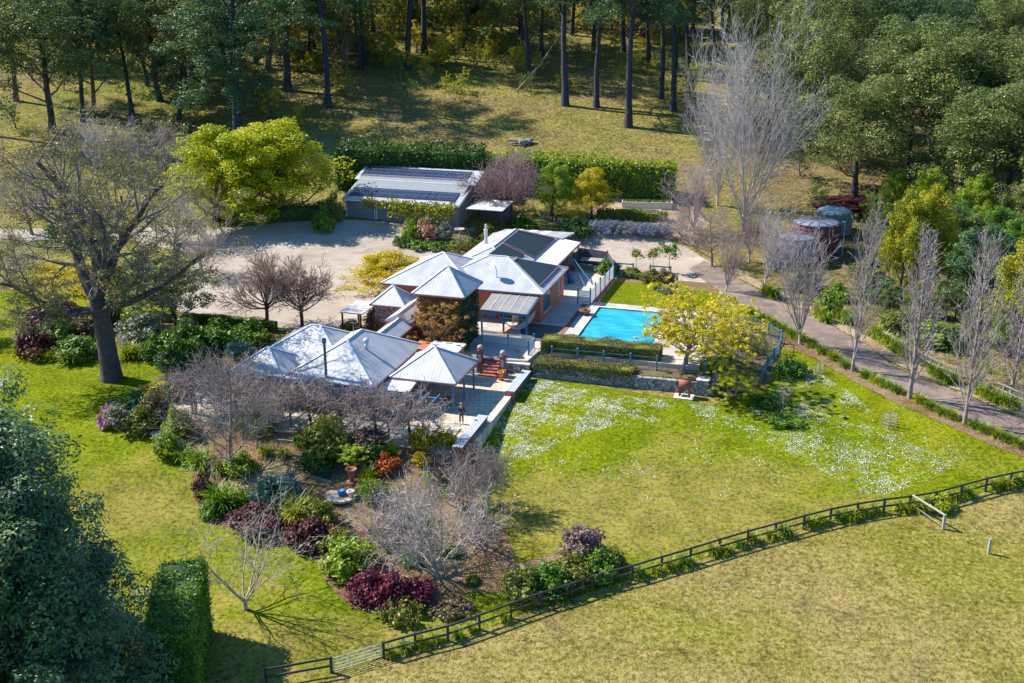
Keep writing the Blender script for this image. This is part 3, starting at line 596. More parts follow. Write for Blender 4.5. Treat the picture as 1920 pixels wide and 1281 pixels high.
# lower wing
roofpart(-18.0, -10.0, -4.75, 6.2, 2.7, 4.95, 'b', "grey hip roof with the tall thin flue, nearest the pergola")
roofpart(-22.6, -14.05, -1.55, 6.15, 2.72, 4.9, 'a', "grey hip roof carrying a leafy tree shadow")
roofpart(-22.85, -18.15, -4.6, .1, 2.68, 4.25, 'p', "small white pyramid roof at the left end")
hwall(-17.4, -10.6, -4.0, 5.6, -.2, 2.56); hwall(-21.9, -17.4, -1.0, 5.5, -.2, 2.56); hwall(-22.1, -18.9, -3.9, -1.0, -.2, 2.5)
for a, b in ((-18.1, -4.5), (-15.8, -4.6)):
    mb = MB(); mb.box(a - .22, a + .22, b - .22, b + .22, 0, 2.5); mb.build("brick_pier", M['brick'], house)
roofpart(-9.85, -4.2, -1.8, 4.0, 2.55, 4.5, 'p', "grey pyramid roof of the open patio pavilion")
for a, b in ((-4.5, 3.7), (-4.5, -1.5), (-4.5, 1.2), (-9.5, -1.5)):
    mb = MB(); mb.box(a - .07, a + .07, b - .07, b + .07, 0, 2.42); mb.build("post", M['blue'], house)
mb = MB(); mb.add([(-9.95, -3.6, 2.05), (-7.5, -3.6, 2.05), (-7.5, -1.4, 2.35), (-9.95, -1.4, 2.35), (-9.95, -3.6, 2.13), (-7.5, -3.6, 2.13), (-7.5, -1.4, 2.43), (-9.95, -1.4, 2.43)],
                  [(3, 2, 1, 0), (4, 5, 6, 7), (0, 1, 5, 4), (1, 2, 6, 5), (2, 3, 7, 6), (3, 0, 4, 7)])
o = mb.build("roof", M['roof_old'], house); o["label"] = "patchy white skillion sheet left of the pavilion"
mb = MB(); mb.box(-9.2, -6.2, 4.6, 6.9, 2.78, 2.86); o = mb.build("roof", M['roof_old'], house); o["label"] = "small flat pale roof behind the pavilion"
hwall(-10.55, -6.4, 4.7, 6.8, -.2, 2.76)
# link
roofpart(-14.45, -12.0, 2.5, 9.2, 3.35, 4.05, 'b', "narrow gabled link roof", gable=True); roofpart(-14.6, -12.05, 8.6, 14.5, 3.75, 4.45, 'b', "upper half of the narrow link roof", gable=True)
hwall(-14.2, -12.3, 3.2, 9.0, -.1, 3.2); hwall(-14.2, -12.3, 9.0, 14.4, .6, 3.6)
# entrance pyramid
roofpart(-18.05, -14.45, 12.95, 16.25, 3.7, 5.25, 'p', "small pyramid roof beside the gravel court"); hwall(-17.7, -14.8, 13.3, 15.9, .6, 3.55, 'stone')
mb = MB(); mb.box(-20.6, -18.2, 11.6, 15.6, 3.0, 3.12); o = mb.build("roof", M['roof_old'], house); o["label"] = "mossy flat porch roof by the gravel court"
for a, b in ((-20.4, 11.8), (-18.5, 11.8), (-20.4, 15.4)): mb = MB(); mb.box(a - .07, a + .07, b - .07, b + .07, .5, 2.99); mb.build("post", M['dark'], house)
# tower
roofpart(-12.25, -7.3, 9.45, 14.95, 6.25, 8.3, 'p', "tall pyramid roof of the ivy covered tower"); hwall(-11.8, -7.8, 10.0, 14.5, .5, 6.1, 'brick')
# brick wing
roofpart(-14.9, -2.6, 19.35, 29.75, 4.15, 6.25, 'a', "grey hip roof of the red brick wing with satellite dish"); roofpart(-19.3, -9.35, 18.6, 28.4, 4.17, 6.5, 'p', "pyramid roof joining the brick wing behind the yellow tree")
bw = hwall(-18.7, -2.95, 19.75, 29.3, .6, 4.0)
# rear wing
roofpart(-14.95, -6.95, 25.6, 42.4, 4.16, 5.85, 'b', "rear hip roof partly covered by black heating mats"); hwall(-14.5, -7.4, 29.3, 42.0, .6, 4.0)
def quad(name, P, m, parent, th=.06, label=None):
    P = [Vector(p) for p in P]; n = (P[1] - P[0]).cross(P[2] - P[0]).normalized(); mb = MB()
    n = n if n.z > 0 else -n
    mb.add([p for p in P] + [p + n * th for p in P], [(3, 2, 1, 0), (4, 5, 6, 7), (0, 1, 5, 4), (1, 2, 6, 5), (2, 3, 7, 6), (3, 0, 4, 7)]); o = mb.build(name, m, parent)
    if label: o["label"] = label
    return o
def onroof(a, zr, ze, ar, ae, d=.04): return zr + (ze - zr) * (a - ar) / (ae - ar) + d      # height on a plane falling along a
zr_ = lambda a: onroof(a, 5.85, 4.16, -10.95, -6.95)
def tri_mat(P, label):
    mb = MB(); n = len(P); mb.add([p for p in P] + [(x, y, z + .05) for x, y, z in P], [tuple(range(n - 1, -1, -1)), tuple(range(n, 2 * n))] + [(i, (i + 1) % n, n + (i + 1) % n, n + i) for i in range(n)])
    o = mb.build("heating_mat", M['mat'], house); o["label"] = label
    h = MB()
    h.tube([(P[0][0], P[0][1], P[0][2] + .09), (P[1][0], P[1][1], P[1][2] + .09)], .05, 8); h.build("header_pipe", M['fascia'], o); h = MB(); h.tube([(P[-1][0], P[-1][1], P[-1][2] + .09), (P[-2][0], P[-2][1], P[-2][2] + .09)], .05, 8)
    k = 26
    for q, r in ((P[-1], P[-2]),):
        for i in range(k): t = (i + .5) / k; x, y, z = (q[j] + (r[j] - q[j]) * t for j in range(3)); h.box(x - .09, x + .09, y - .12, y + .12, z + .03, z + .13)
    h.build("header_pipe", M['fascia'], o)
tri_mat([(-10.55, 32.2, zr_(-10.55)), (-7.1, 32.2, zr_(-7.1)), (-7.1, 41.4, zr_(-7.1)), (-10.55, 38.0, zr_(-10.55))], "upper black pool heating mat on the rear roof")
zf_ = lambda a: 4.15 + (6.25 - 4.15) * ((-2.6) - a) / 5.2 + .04
tri_mat([(-10.5, 26.6, zr_(-10.5)), (-8.0, 26.9, zr_(-8.0)), (-8.0, 31.6, zr_(-8.0)), (-10.5, 31.6, zr_(-10.5))], "middle black pool heating mat in the roof valley")
tri_mat([(-3.3, 20.9, zf_(-3.3)), (-3.3, 28.6, zf_(-3.3)), (-7.0, 25.2, zf_(-7.0)), (-6.9, 24.3, zf_(-6.9))], "black heating mat on the hip end of the brick wing")
quad("roof", [(-14.95, 42.4, 4.1), (-6.6, 42.4, 4.1), (-6.45, 48.4, 3.45), (-14.95, 47.8, 3.45)], M['roof'], house, .07, "rear verandah sheet roof")
for i, a in enumerate((-13.6, -11.7, -9.9)):
    z1, z2 = 4.18, 3.53; quad("skylight_strip", [(a, 42.5, z1), (a + .9, 42.5, z1), (a + .9, 48.1, z2), (a, 48.1, z2)], M['roof_clear'], house, .03)
mb = MB(); mb.bar((-6.5, 42.4, 4.05), (-6.4, 48.4, 3.4), .12, .2); mb.bar((-14.95, 47.85, 3.4), (-6.4, 48.45, 3.4), .12, .2); mb.build("fascia_board", M['cap'], house)
for b in (43.0, 48.1): mb = MB(); mb.box(-6.6, -6.45, b - .07, b + .07, .9, 3.5); mb.build("post", M['rust'], house)
quad("roof", [(-6.9, 31.9, 3.95), (-4.45, 31.9, 3.62), (-4.4, 43.0, 3.62), (-6.85, 43.0, 3.95)], M['roof_clear'], house, .06, "white translucent skillion beside the rear wing")
mb = MB(); mb.bar((-4.4, 31.9, 3.56), (-4.35, 43.0, 3.56), .1, .18); mb.bar((-6.9, 31.85, 3.75), (-4.4, 31.85, 3.55), .1, .16); mb.bar((-6.9, 43.05, 3.75), (-4.4, 43.05, 3.55), .1, .16); mb.build("fascia_board", M['fascia'], house)
for b in (32.2, 37.5, 42.8): mb = MB(); mb.box(-4.62, -4.48, b - .07, b + .07, 1.1, 3.55); mb.build("post", M['rust'], house)
# front verandah of the brick wing
quad("roof", [(-7.75, 15.5, 3.3), (-3.1, 15.2, 3.3), (-3.1, 19.7, 3.85), (-7.75, 19.7, 3.85)], M['roof_grey'], house, .05, "dull striped verandah roof above the hammock")
for a in (-6.85, -5.9, -4.95, -4.0): quad("glazing_bar", [(a, 15.45, 3.36), (a + .05, 15.45, 3.36), (a + .05, 19.65, 3.91), (a, 19.65, 3.91)], M['cream'], house, .03)
mb = MB(); mb.bar((-7.8, 15.5, 3.22), (-3.05, 15.2, 3.22), .12, .22); mb.bar((-3.05, 15.2, 3.22), (-3.05, 19.7, 3.75), .1, .2); mb.build("verandah_beam", M['blue'], house)
for a, b in ((-3.1, 15.3), (-5.4, 15.4), (-7.6, 15.5)): mb = MB(); mb.box(a - .08, a + .08, b - .08, b + .08, 1.1, 3.2); mb.build("post", M['blue'], house)
# windows: side wall of the brick wing (faces right), front wall under the verandah, lower wing
def window(a, b, z, wd, ht, face, mull=2):
    """face 'r' faces +a, 'f' faces -b"""
    fr = MB(); gl = MB(); sl = MB(); t = .07
    def bx(m_, u0, u1, z0, z1, d0, d1):
        if face == 'r': m_.box(a + d0, a + d1, b + u0, b + u1, z + z0, z + z1)
        else: m_.box(a + u0, a + u1, b - d1, b - d0, z + z0, z + z1)
    bx(fr, -wd / 2, -wd / 2 + t, 0, ht, -.05, .05); bx(fr, wd / 2 - t, wd / 2, 0, ht, -.05, .05); bx(fr, -wd / 2 + t, wd / 2 - t, ht - t, ht, -.05, .05); bx(fr, -wd / 2 + t, wd / 2 - t, 0, t, -.05, .05)
    for k in range(1, mull + 1): u = -wd / 2 + wd * k / (mull + 1); bx(fr, u - .03, u + .03, t, ht - t, -.04, .04)
    bx(gl, -wd / 2 + t, wd / 2 - t, t, ht - t, -.02, .015); bx(sl, -wd / 2 - .06, wd / 2 + .06, -.09, -.003, -.03, .12)
    f = fr.build("window", M['frame'], house); gl.build("pane", M['glass'], f); sl.build("sill", M['cream'], f)
window(-2.95, 22.2, 1.75, 2.6, 2.0, 'r', 3); window(-2.95, 27.2, 2.0, 1.0, 1.7, 'r', 1); window(-5.6, 19.75, 1.3, 3.0, 2.1, 'f', 3); window(-14, -4.0, .9, 1.8, 1.3, 'f', 2); window(-11.8, -4.0, .3, 1.3, 1.9, 'f', 1); window(-20.5, -3.9, .9, 1.5, 1.2, 'f', 1)
window(-7.8, 11.6, 3.9, 1.1, 1.5, 'r', 1); window(-10.6, 0.6, .4, 2.2, 1.9, 'r', 2)
dm = MB(); dm.box(-8.4, -7.5, 19.66, 19.74, 1.1, 3.2); d = dm.build("door", M['frame'], house); hm = MB(); hm.sphere((-7.6, 19.62, 2.1), .04); hm.build("handle", M['zinc'], d)
# flues, vents, dish, aerial
mb = MB(); mb.tube([(-14.25, -4.3, 2.7), (-14.25, -4.3, 6.15)], .11, 12); mb.tube([(-14.25, -4.3, 5.85), (-14.25, -4.3, 6.25)], .17, 12); o = mb.build("chimney_flue", M['flue'], house); o["label"] = "tall rusty dark flue on the lower roof"
mb = MB(); mb.tube([(-13.3, 34.6, 4.6), (-13.3, 34.6, 6.3)], .19, 12); mb.tube([(-13.3, 34.6, 6.3), (-13.3, 34.6, 6.55)], .22, 12); mb.tube([(-13.3, 34.6, 6.5), (-13.3, 34.6, 7.1)], .11, 12); o = mb.build("chimney_flue", M['zinc'], house); o["label"] = "silver flue at the left edge of the rear roof"
mb = MB(); mb.tube([(-12.5, -.2, 4.2), (-12.5, -.2, 4.75)], .17, 12); mb.sphere((-12.5, -.2, 4.87), .26, 14); o = mb.build("roof_ventilator", M['zinc'], house, True)
mb = MB(); mb.tube([(-13.9, .4, 4.9), (-13.9, .4, 6.2)], .02, 6); mb.tube([(-14.2, .4, 6.1), (-13.6, .4, 6.1)], .012, 6); mb.build("aerial", M['zinc'], house)
dd = MB(); dd.tube([(-7.9, 21.3, 4.9), (-7.9, 21.3, 5.5), (-8.0, 21.2, 6.1)], .05, 8); dish = dd.build("satellite_dish", M['zinc'], house); dish["label"] = "white satellite dish on the brick wing roof"
rf = MB(); rings = 7
c0 = Vector((-8.1, 21.0, 6.2)); ax = Vector((-.8, -.45, .42)).normalized(); u_ = ax.orthogonal().normalized(); v_ = ax.cross(u_)
vs = [c0 + u_ * (.55 * r / rings) * math.cos(t * math.pi / 12) + v_ * (.55 * r / rings) * math.sin(t * math.pi / 12) + ax * (.16 * (r / rings) ** 2) for r in range(1, rings + 1) for t in range(24)] + [c0]
fs = [((r * 24) + t, (r * 24) + (t + 1) % 24, ((r + 1) * 24) + (t + 1) % 24, ((r + 1) * 24) + t) for r in range(rings - 1) for t in range(24)] + [(t, rings * 24, (t + 1) % 24) for t in range(24)]
rf.add(vs, fs); ob = rf.build("reflector", M['white'], dish); so = ob.modifiers.new("s", 'SOLIDIFY'); so.thickness = .02
mb = MB(); mb.tube([c0 - v_ * .5, c0 + ax * .8], .018, 6); mb.sphere(c0 + ax * .8, .07); mb.build("feed_arm", M['zinc'], dish)
# step courtyard picket fence left of the pool
pf = hroot("picket_gate", "blue shaded picket fence and gate between the patio posts below the hammock", "fence")
def pickets(parent, p, q, z, h, n, m, w_=.05):
    mb = MB()
    for i in range(n): t = (i + .5) / n; x, y = p[0] + (q[0] - p[0]) * t, p[1] + (q[1] - p[1]) * t; mb.box(x - w_ / 2, x + w_ / 2, y - .015, y + .015, z + .05, z + h)
    o = mb.build("pickets", m, parent); r = MB(); r.bar((*p, z + .15), (*q, z + .15), .04); r.bar((*p, z + h - .12), (*q, z + h - .12), .04); r.build("rail", m, parent)
pickets(pf, (-6.7, 12.8), (-1.6, 12.3), 1.1, 1.15, 46, M['palewood'])
for a, b in ((-6.7, 12.8), (-4.1, 12.6), (-1.55, 12.3), (-1.5, 10.3)): mb = MB(); mb.box(a - .07, a + .07, b - .07, b + .07, 1.1, 2.5); mb.build("post", M['blue'], pf)
pickets(pf, (-1.5, 12.2), (-1.5, 10.4), 1.1, 1.1, 16, M['palewood'])
# steps
st = hroot("brick_steps", "dark red brick steps with bullnosed treads rising from the patio", "steps"); mb = MB()
for k in range(6): mb.box(-5.1 + .02 * k, -3.35, 6.75 + .32 * k, 8.9, -.1 if k == 0 else .183 * k + .001, .183 * (k + 1)); 
mb.build("treads", M['brickstep'], st, bevel=.03)
for a, b, lb in ((-3.05, 7.5, "brick pier with a stone ball to the right of the brick steps"), (-5.4, 8.3, "brick pier with a stone ball to the left of the brick steps")):
    r = hroot("gate_pier", lb, "pier", "ball topped piers beside the brick steps", (a, b, 0)); m1 = MB(); m1.box(-.24, .24, -.24, .24, -.1, 1.75); m1.box(-.29, .29, -.29, .29, 1.751, 1.86); m1.build("shaft", M['brickstep'], r)
    m2 = MB(); m2.sphere((0, 0, 2.12), .27, 18); m2.build("ball_finial", M['mauvetile'], r, True)
    m3 = MB(); m3.box(-.13, .13, -.27, -.245, .85, 1.55); m3.build("tile_panel", M['greyish'] if 'greyish' in M else M['zinc'], r)
r = hroot("low_pier", "low orange brick pier behind the terracotta pot", "pier", None, (-2.85, 7.0, 0)); mb = MB(); mb.box(-.22, .22, -.2, .2, -.1, .75); mb.build("shaft", M['brick'], r)
def pot(loc, prof, m, label, cat='plant pot', name='plant_pot', fol='agapy', fr=.25, fh=.25, group=None):
    r = hroot(name, label, cat, group, loc); mb = MB(); mb.lathe(prof, k=22); mb.build("bowl", m, r, True)
    rng = np.random.default_rng(int(loc[0] * 7 + 40)); V, F = clumps(rng, [(0, 0, prof[-1][1] + fh * .4)], fr, 120, .07, .8, .2); me = fastmesh("foliage", V, F); o = link(bpy.data.objects.new("foliage", me), r); setm(o, fol); return r
pot((-2.9, 6.35, 0), [(.01, 0), (.17, .0), (.29, .72), (.33, .72), (.33, .8), (.27, .8), (.26, .7), (.01, .7)], M['terra'], "tall tapered orange terracotta pot with yellow flowers at the foot of the brick steps", fol='yellow', fr=.26)
pot((.68, 23.6, 1.13), [(.01, 0), (.32, .0), (.62, .42), (.62, .5), (.55, .5), (.45, .36), (.01, .36)], M['pot'], "wide brown bowl with red succulents at the shaded corner of the pool", fol='brownleaf', fr=.45)
pot((.27, 14.9, 1.13), [(.01, 0), (.36, .0), (.62, .45), (.62, .52), (.55, .52), (.45, .4), (.01, .4)], M['pot'], "wide brown bowl of yellow green succulents near the end of the clipped hedge", fol='agapy', fr=.5)
pot((-1.9, 9.4, .85), [(.01, 0), (.12, .0), (.2, .3), (.22, .34), (.16, .34), (.15, .28), (.01, .28)], M['terra'], "small terracotta pot on the low wall beside the hedge", fol='olive', fr=.12)
# slatted benches on the patio edge
def bench(a, b0, b1, label):
    r = hroot("patio_bench", label, "bench", "long slatted benches on the patio edge"); s = MB(); n = 4; w_ = .82
    for k in range(n): x = a - w_ / 2 + w_ * k / n; s.box(x + .01, x + w_ / n - .01, b0, b1, .46, .5)
    s.build("seat", M['bench'], r); c = MB(); c.box(a - .37, a + .37, b0 + .06, b1 - .06, -.9, .455); c.build("base", M['slate'], r)
    e = MB(); e.box(a - .41, a + .41, b0 - .05, b0 + .05, -.3, .44); e.build("end_pier", M['brickstep'], r)
bench(-1.05, 2.9, 8.1, "long grey slatted bench below the clipped hedge end"); bench(-1.6, -8.9, -2.6, "long grey slatted bench beside the standing person")
sheet_ = hs("patio_kerb", [(-1.35, -2.5), (-.9, -2.5), (-.9, 2.8), (-1.35, 2.8)], .05, M['cream'], 3.)
# brick pier piece left (lower wing), hammock, rug and furniture
r = hroot("hammock", "pale blue hammock slung under the verandah", "hammock"); V = []; nx, ny = 20, 6
P0, P1 = Vector((-5.35, 15.5, 2.35)), Vector((-2.9, 17.6, 2.95))
for i in range(nx + 1):
    t = i / nx; c = P0.lerp(P1, t); c.z -= 1.25 * (1 - (2 * t - 1) ** 2); wd = .05 + .48 * math.sin(math.pi * t) ** .6
    for j in range(ny + 1): s = (j / ny - .5) * 2; V.append((c.x + s * wd * .7, c.y - s * wd * .7, c.z + .22 * s * s * math.sin(math.pi * t)))
i = np.arange(nx)[:, None] * (ny + 1); j = np.arange(ny)[None]; me = fastmesh("cloth", V, np.stack([i + j, i + j + 1, i + ny + 2 + j, i + ny + 1 + j], -1).reshape(-1, 4)); me.materials.append(M['hammock']); o = link(bpy.data.objects.new("cloth", me), r); so = o.modifiers.new("s", 'SOLIDIFY'); so.thickness = .03
mb = MB(); mb.box(-6.0, -4.6, 14.9, 17.5, 1.125, 1.14); o = mb.build("outdoor_rug", M['salmon']); o.location = (HO[0], HO[1], 0); o.rotation_euler = (0, 0, HA); tag(o, "pale peach rug on the terrace under the hammock", "rug")
r = hroot("side_table", "small round dark table in the shade of the patio pavilion", "table", None, (-5.5, -.6, 0)); mb = MB(); mb.lathe([(.01, .7), (.45, .7), (.45, .74), (.01, .74)]); mb.build("table_top", M['rust'], r); mb = MB(); mb.tube([(0, 0, 0), (0, 0, .699)], .035, 8); mb.lathe([(.01, 0), (.22, 0), (.22, .03), (.01, .03)]); mb.build("pedestal", M['flue'], r)
def chairmk(loc, rz, m, label):
    r = hroot("verandah_chair", label, "chair", None, loc, rz); s = MB(); s.box(-.3, .3, -.3, .3, .38, .5); s.build("seat", m, r, bevel=.03)
    s = MB(); s.box(-.3, .3, .22, .32, .505, 1.0); s.build("backrest", m, r, bevel=.03)
    for x, y in ((-.26, -.26), (.26, -.26), (-.26, .26), (.26, .26)): s = MB(); s.box(x - .025, x + .025, y - .025, y + .025, 0, .379); s.build("leg", M['flue'], r)
chairmk((-5.0, 18.2, 1.1), .5, M['cream'], "cream cushioned chair under the verandah behind the hammock"); chairmk((-4.0, 18.6, 1.1), -.3, M['mauvetile'], "brown cushioned chair by the brick wall under the verandah")
# slatted screen, courtyard fences and post frames
r = hroot("slat_screen", "pale slatted screen fence with blue posts beside the shaded pool lawn", "fence"); n = 5; A0, A1 = (.45, 27.0), (.72, 37.8)
for (p, q) in [((A0[0] + (A1[0] - A0[0]) * k / n, A0[1] + (A1[1] - A0[1]) * k / n), (A0[0] + (A1[0] - A0[0]) * (k + 1) / n, A0[1] + (A1[1] - A0[1]) * (k + 1) / n)) for k in range(n)] + [((-.9, 27.1), (.45, 27.0))]:
    mb = MB()
    for k in range(9): z = 1.22 + .165 * k; mb.bar((*p, z), (*q, z), .04, .115)
    mb.build("slat_panel", M['palewood'], r)
for k in range(n + 1): a, b = A0[0] + (A1[0] - A0[0]) * k / n, A0[1] + (A1[1] - A0[1]) * k / n; mb = MB(); mb.box(a - .07, a + .07, b - .07, b + .07, 1.1, 2.85); mb.lathe([(.06, 2.85), (.09, 2.9), (.05, 2.96), (.01, 2.98)], a, b, 8); mb.build("post", M['blue'], r)
mb = MB(); mb.box(-.97, -.83, 27.03, 27.17, 1.1, 2.85); mb.build("post", M['blue'], r)
r = hroot("courtyard_fence", "tall dark slatted fence around the shaded service courtyard", "fence")
for p, q in (((-4.4, 43.2), (-.9, 42.2)), ((-.9, 42.2), (.7, 38.0)), ((-4.4, 43.2), (-4.4, 40.))):
    mb = MB()
    for k in range(11): z = 1.2 + .17 * k; mb.bar((*p, z), (*q, z), .03, .16)
    mb.build("slat_panel", M['slate'], r); mb = MB(); mb.box(q[0] - .06, q[0] + .06, q[1] - .06, q[1] + .06, 1.0, 3.15); mb.build("post", M['dark'], r)
mb = MB(); mb.box(-3.8, -1.3, 40.4, 41.9, 2.15, 2.22); o = mb.build("work_bench", M['timber']); o.location = (HO[0], HO[1], 0); o.rotation_euler = (0, 0, HA); tag(o, "weathered timber shelf inside the dark slatted courtyard fence", "shelf")
r = hroot("leaning_poles", "pair of long pale poles leaning in the shaded courtyard", "poles"); mb = MB(); mb.bar((-4.2, 37.5, 3.2), (-1.6, 33.6, 1.15), .08); mb.bar((-4.0, 37.6, 3.2), (-1.0, 34.6, 1.15), .08); mb.build("pole", M['blue'], r)
o = MB(); o.lathe([(.01, 0), (.38, 0), (.42, .8), (.4, .95), (.01, .97)]); o = o.build("blue_barrel", M['bin'], None, True); x, y = l2w(-3.4, 34.5); o.location = (x, y, 1.11); tag(o, "bright blue barrel in the shaded courtyard by the brick wing", "barrel")
for i, (p, q) in enumerate((((.75, 38.7), (2.75, 38.8)), ((4.7, 38.7), (7.0, 38.7)))):
    r = hroot("post_frame", ("dark timber frame joined to the slatted screen at the back of the pool lawn", "dark timber frame among the rose bushes at the back of the pool lawn")[i], "frame", "open timber frames behind the pool lawn")
    for a, b in (p, q): mb = MB(); mb.box(a - .07, a + .07, b - .07, b + .07, .9, 2.75); mb.build("post", M['blue'], r)
    mb = MB(); mb.bar((*p, 2.6), (*q, 2.6), .08, .14); mb.build("rail", M['blue'], r)
# closed parasol
r = hroot("closed_parasol", "closed grey parasol standing behind the pool beside the yellow tree", "parasol", None, (8.7, 31.2, 1.1)); mb = MB(); mb.tube([(0, 0, 0), (0, 0, 3.0)], .03, 8); mb.build("pole", M['timber'], r)
mb = MB(); mb.lathe([(.05, .95), (.17, 1.1), (.21, 1.5), (.2, 2.1), (.1, 2.7), (.02, 2.98)], k=9); mb.build("canopy", M['canvas'], r); mb = MB(); mb.lathe([(.01, 0.001), (.3, 0.001), (.3, .1), (.01, .1)]); mb.build("base", M['flue'], r)
# person on the patio
pr = hroot("person", "person standing on the sunny patio in a dark jacket and dusky trousers, head bowed", "person", None, (-3.05, -3.7, 0), .5)
def skin(name, vs, es, rs, m, parent):
    me = bpy.data.meshes.new(name); me.from_pydata(vs, es, []); o = bpy.data.objects.new(name, me); link(o, parent); me.materials.append(m)
    sk = o.modifiers.new("skin", 'SKIN'); sk.use_smooth_shade = True
    for i, r_ in enumerate(rs): me.skin_vertices[0].data[i].radius = (r_, r_) if not isinstance(r_, tuple) else r_
    me.skin_vertices[0].data[0].use_root = True; ss = o.modifiers.new("sub", 'SUBSURF'); ss.levels = 1; ss.render_levels = 1; return o
bodyv = [(0, 0, .95), (0, .0, 1.15), (0, .02, 1.38), (0, .03, 1.5), (0, .0, 1.6), (0, -.03, 1.72), (.1, 0, .9), (.11, -.02, .5), (.11, .02, .09), (.11, -.14, .04), (-.1, 0, .9), (-.11, .03, .5), (-.11, .06, .09), (-.11, -.1, .04),
         (.19, .02, 1.42), (.25, .03, 1.14), (.22, -.16, .95), (.2, -.23, .92), (-.19, .02, 1.42), (-.25, .03, 1.14), (-.2, -.18, .97), (-.18, -.25, .95)]
bodye = [(0, 1), (1, 2), (2, 3), (3, 4), (4, 5), (0, 6), (6, 7), (7, 8), (8, 9), (0, 10), (10, 11), (11, 12), (12, 13), (2, 14), (14, 15), (15, 16), (16, 17), (2, 18), (18, 19), (19, 20), (20, 21)]
skin("body", bodyv, bodye, [(.14, .11), (.13, .10), (.15, .11), .06, .075, .075, .085, .06, .04, .035, .085, .06, .04, .035, .055, .042, .032, .03, .055, .042, .032, .03], M['skin'], pr)
skin("jacket", [(0, 0, .92), (0, 0, 1.15), (0, .02, 1.38), (0, .03, 1.47), (.2, .02, 1.42), (.26, .03, 1.14), (.225, -.13, .98), (-.2, .02, 1.42), (-.26, .03, 1.14), (-.21, -.15, 1.0)], [(0, 1), (1, 2), (2, 3), (2, 4), (4, 5), (5, 6), (2, 7), (7, 8), (8, 9)],
     [(.165, .135), (.155, .125), (.175, .13), .075, .075, .06, .05, .075, .06, .05], M['jacket'], pr)
skin("trousers", [(0, 0, .93), (.1, 0, .86), (.11, -.02, .5), (.11, .02, .12), (-.1, 0, .86), (-.11, .03, .5), (-.11, .06, .12)], [(0, 1), (1, 2), (2, 3), (0, 4), (4, 5), (5, 6)], [(.16, .125), .1, .075, .065, .1, .075, .065], M['trouser'], pr)
hb = MB(); hb.sphere((0, .005, 1.715), .108, 14, 1.0); hb.build("hair", M['hair'], pr, True)
# heads up barbecue oven and stone box by the wall
p = G(1283, 744); r = empty("barrel_smoker", (p.x, p.y, p.z), HA, "rusty barrel barbecue on legs with a thin flue at the foot of the rubble wall", "barbecue")
mb = MB(); mb.tube([(-.48, 0, 1.15), (.48, 0, 1.15)], .38, 20); mb.build("barrel", M['rust'], r, True)
for x in (-.4, .4): mb = MB(); mb.box(x - .07, x + .07, -.3, .3, .1, .86); mb.build("leg", M['rust'], r)
mb = MB(); mb.tube([(-.4, .1, 1.45), (-.4, .1, 2.15)], .05, 8); mb.build("flue", M['rust'], r); mb = MB(); mb.bar((-.3, -.42, .15), (.25, -.2, .7), .05); mb.build("prop", M['palewood'], r)
mb = MB(); mb.box(-.85, .8, -.7, .45, -.15, .1); mb.build("slab", M['cream'], r)
mb = MB(); mb.lathe([(.01, 0), (.12, 0), (.16, .3), (.13, .3), (.01, .28)], .75, -.55, 12); o = mb.build("tin_bucket", M['white'], None, True); o.location = (p.x, p.y, p.z + .1); o.rotation_euler = (0, 0, HA); tag(o, "small white bucket on the corner of the barbecue slab", "bucket")
p = G(1316, 742); r = empty("stone_hearth", (p.x, p.y, p.z), HA, "square dark stone hearth block right of the rusty barbecue", "hearth"); mb = MB(); mb.box(-.5, .5, -.1, .9, -.2, 1.35); mb.build("block", M['stone'], r)
mb = MB(); mb.box(-.55, .55, -.15, .95, 1.352, 1.42); mb.build("capstone", M['zinc'], r)
# pergola: posts, beams
pg = hroot("pergola", "long blue timber pergola under bare vines along the front of the patio", "pergola")
for a in (-24.4, -21.6, -18.6, -15.67, -12.97, -10.2, -7.4, -4.6):
    for b in ((-8.0, -4.95) if a not in (-4.6,) else (-8.0,)): mb = MB(); mb.box(a - .065, a + .065, b - .065, b + .065, -.05, 2.35); mb.build("post", M['blue'], pg)
for b in (-8.0, -4.95): mb = MB(); mb.box(-25, -4.2, b - .05, b + .05, 2.351, 2.53); mb.build("beam", M['blue'], pg)
for k in range(24): a = -24.8 + k * .88; mb = MB(); mb.box(a - .03, a + .03, -8.6, -4.4, 2.532, 2.64); mb.build("rafter", M['blue'], pg)
# ------------------------------------------------------------------ garage
gp = G(735, 433); gz = gp.z - .1
def gl(a, b): return l2w(a, b)
gA0, gA1, gB0 = -37.0, -21.0, 47.6
gr = hroot("garage", "grey garage with two roller doors and two long rows of solar panels on its roof", "garage")
zl, zh = 6.05, 7.45
mb = MB(); mb.add([(gA0 + .3, gB0 + .5, gz - 1), (gA1 - .3, gB0 + .5, gz - 1), (gA1 - .3, 53.5, gz - 1), (gA0 + .3, 53.5, gz - 1), (gA0 + .3, gB0 + .5, zl - .05), (gA1 - .3, gB0 + .5, zl - .05), (gA1 - .3, 53.5, zh + .9), (gA0 + .3, 53.5, zh + .9)],
                  [(3, 2, 1, 0), (4, 5, 6, 7), (0, 1, 5, 4), (1, 2, 6, 5), (2, 3, 7, 6), (3, 0, 4, 7)]); mb.build("wall", M['garage'], gr)
def slope(b): return zl + (zh - zl) * (b - gB0) / (52.6 - gB0)
def zq(name, a0, a1, b0, b1, f, m, th=.1, d=0., parent=gr, label=None):
    return quad(name, [(a0, b0, f(b0) + d), (a1, b0, f(b0) + d), (a1, b1, f(b1) + d), (a0, b1, f(b1) + d)], m, parent, th, label)
zq("roof", gA0, gA1, gB0, 52.6, slope, M['roof'], .1, 0, gr, "lower grey steel roof slope of the garage")
s2 = lambda b: 7.75 + (8.75 - 7.75) * (b - 52.3) / 3.2
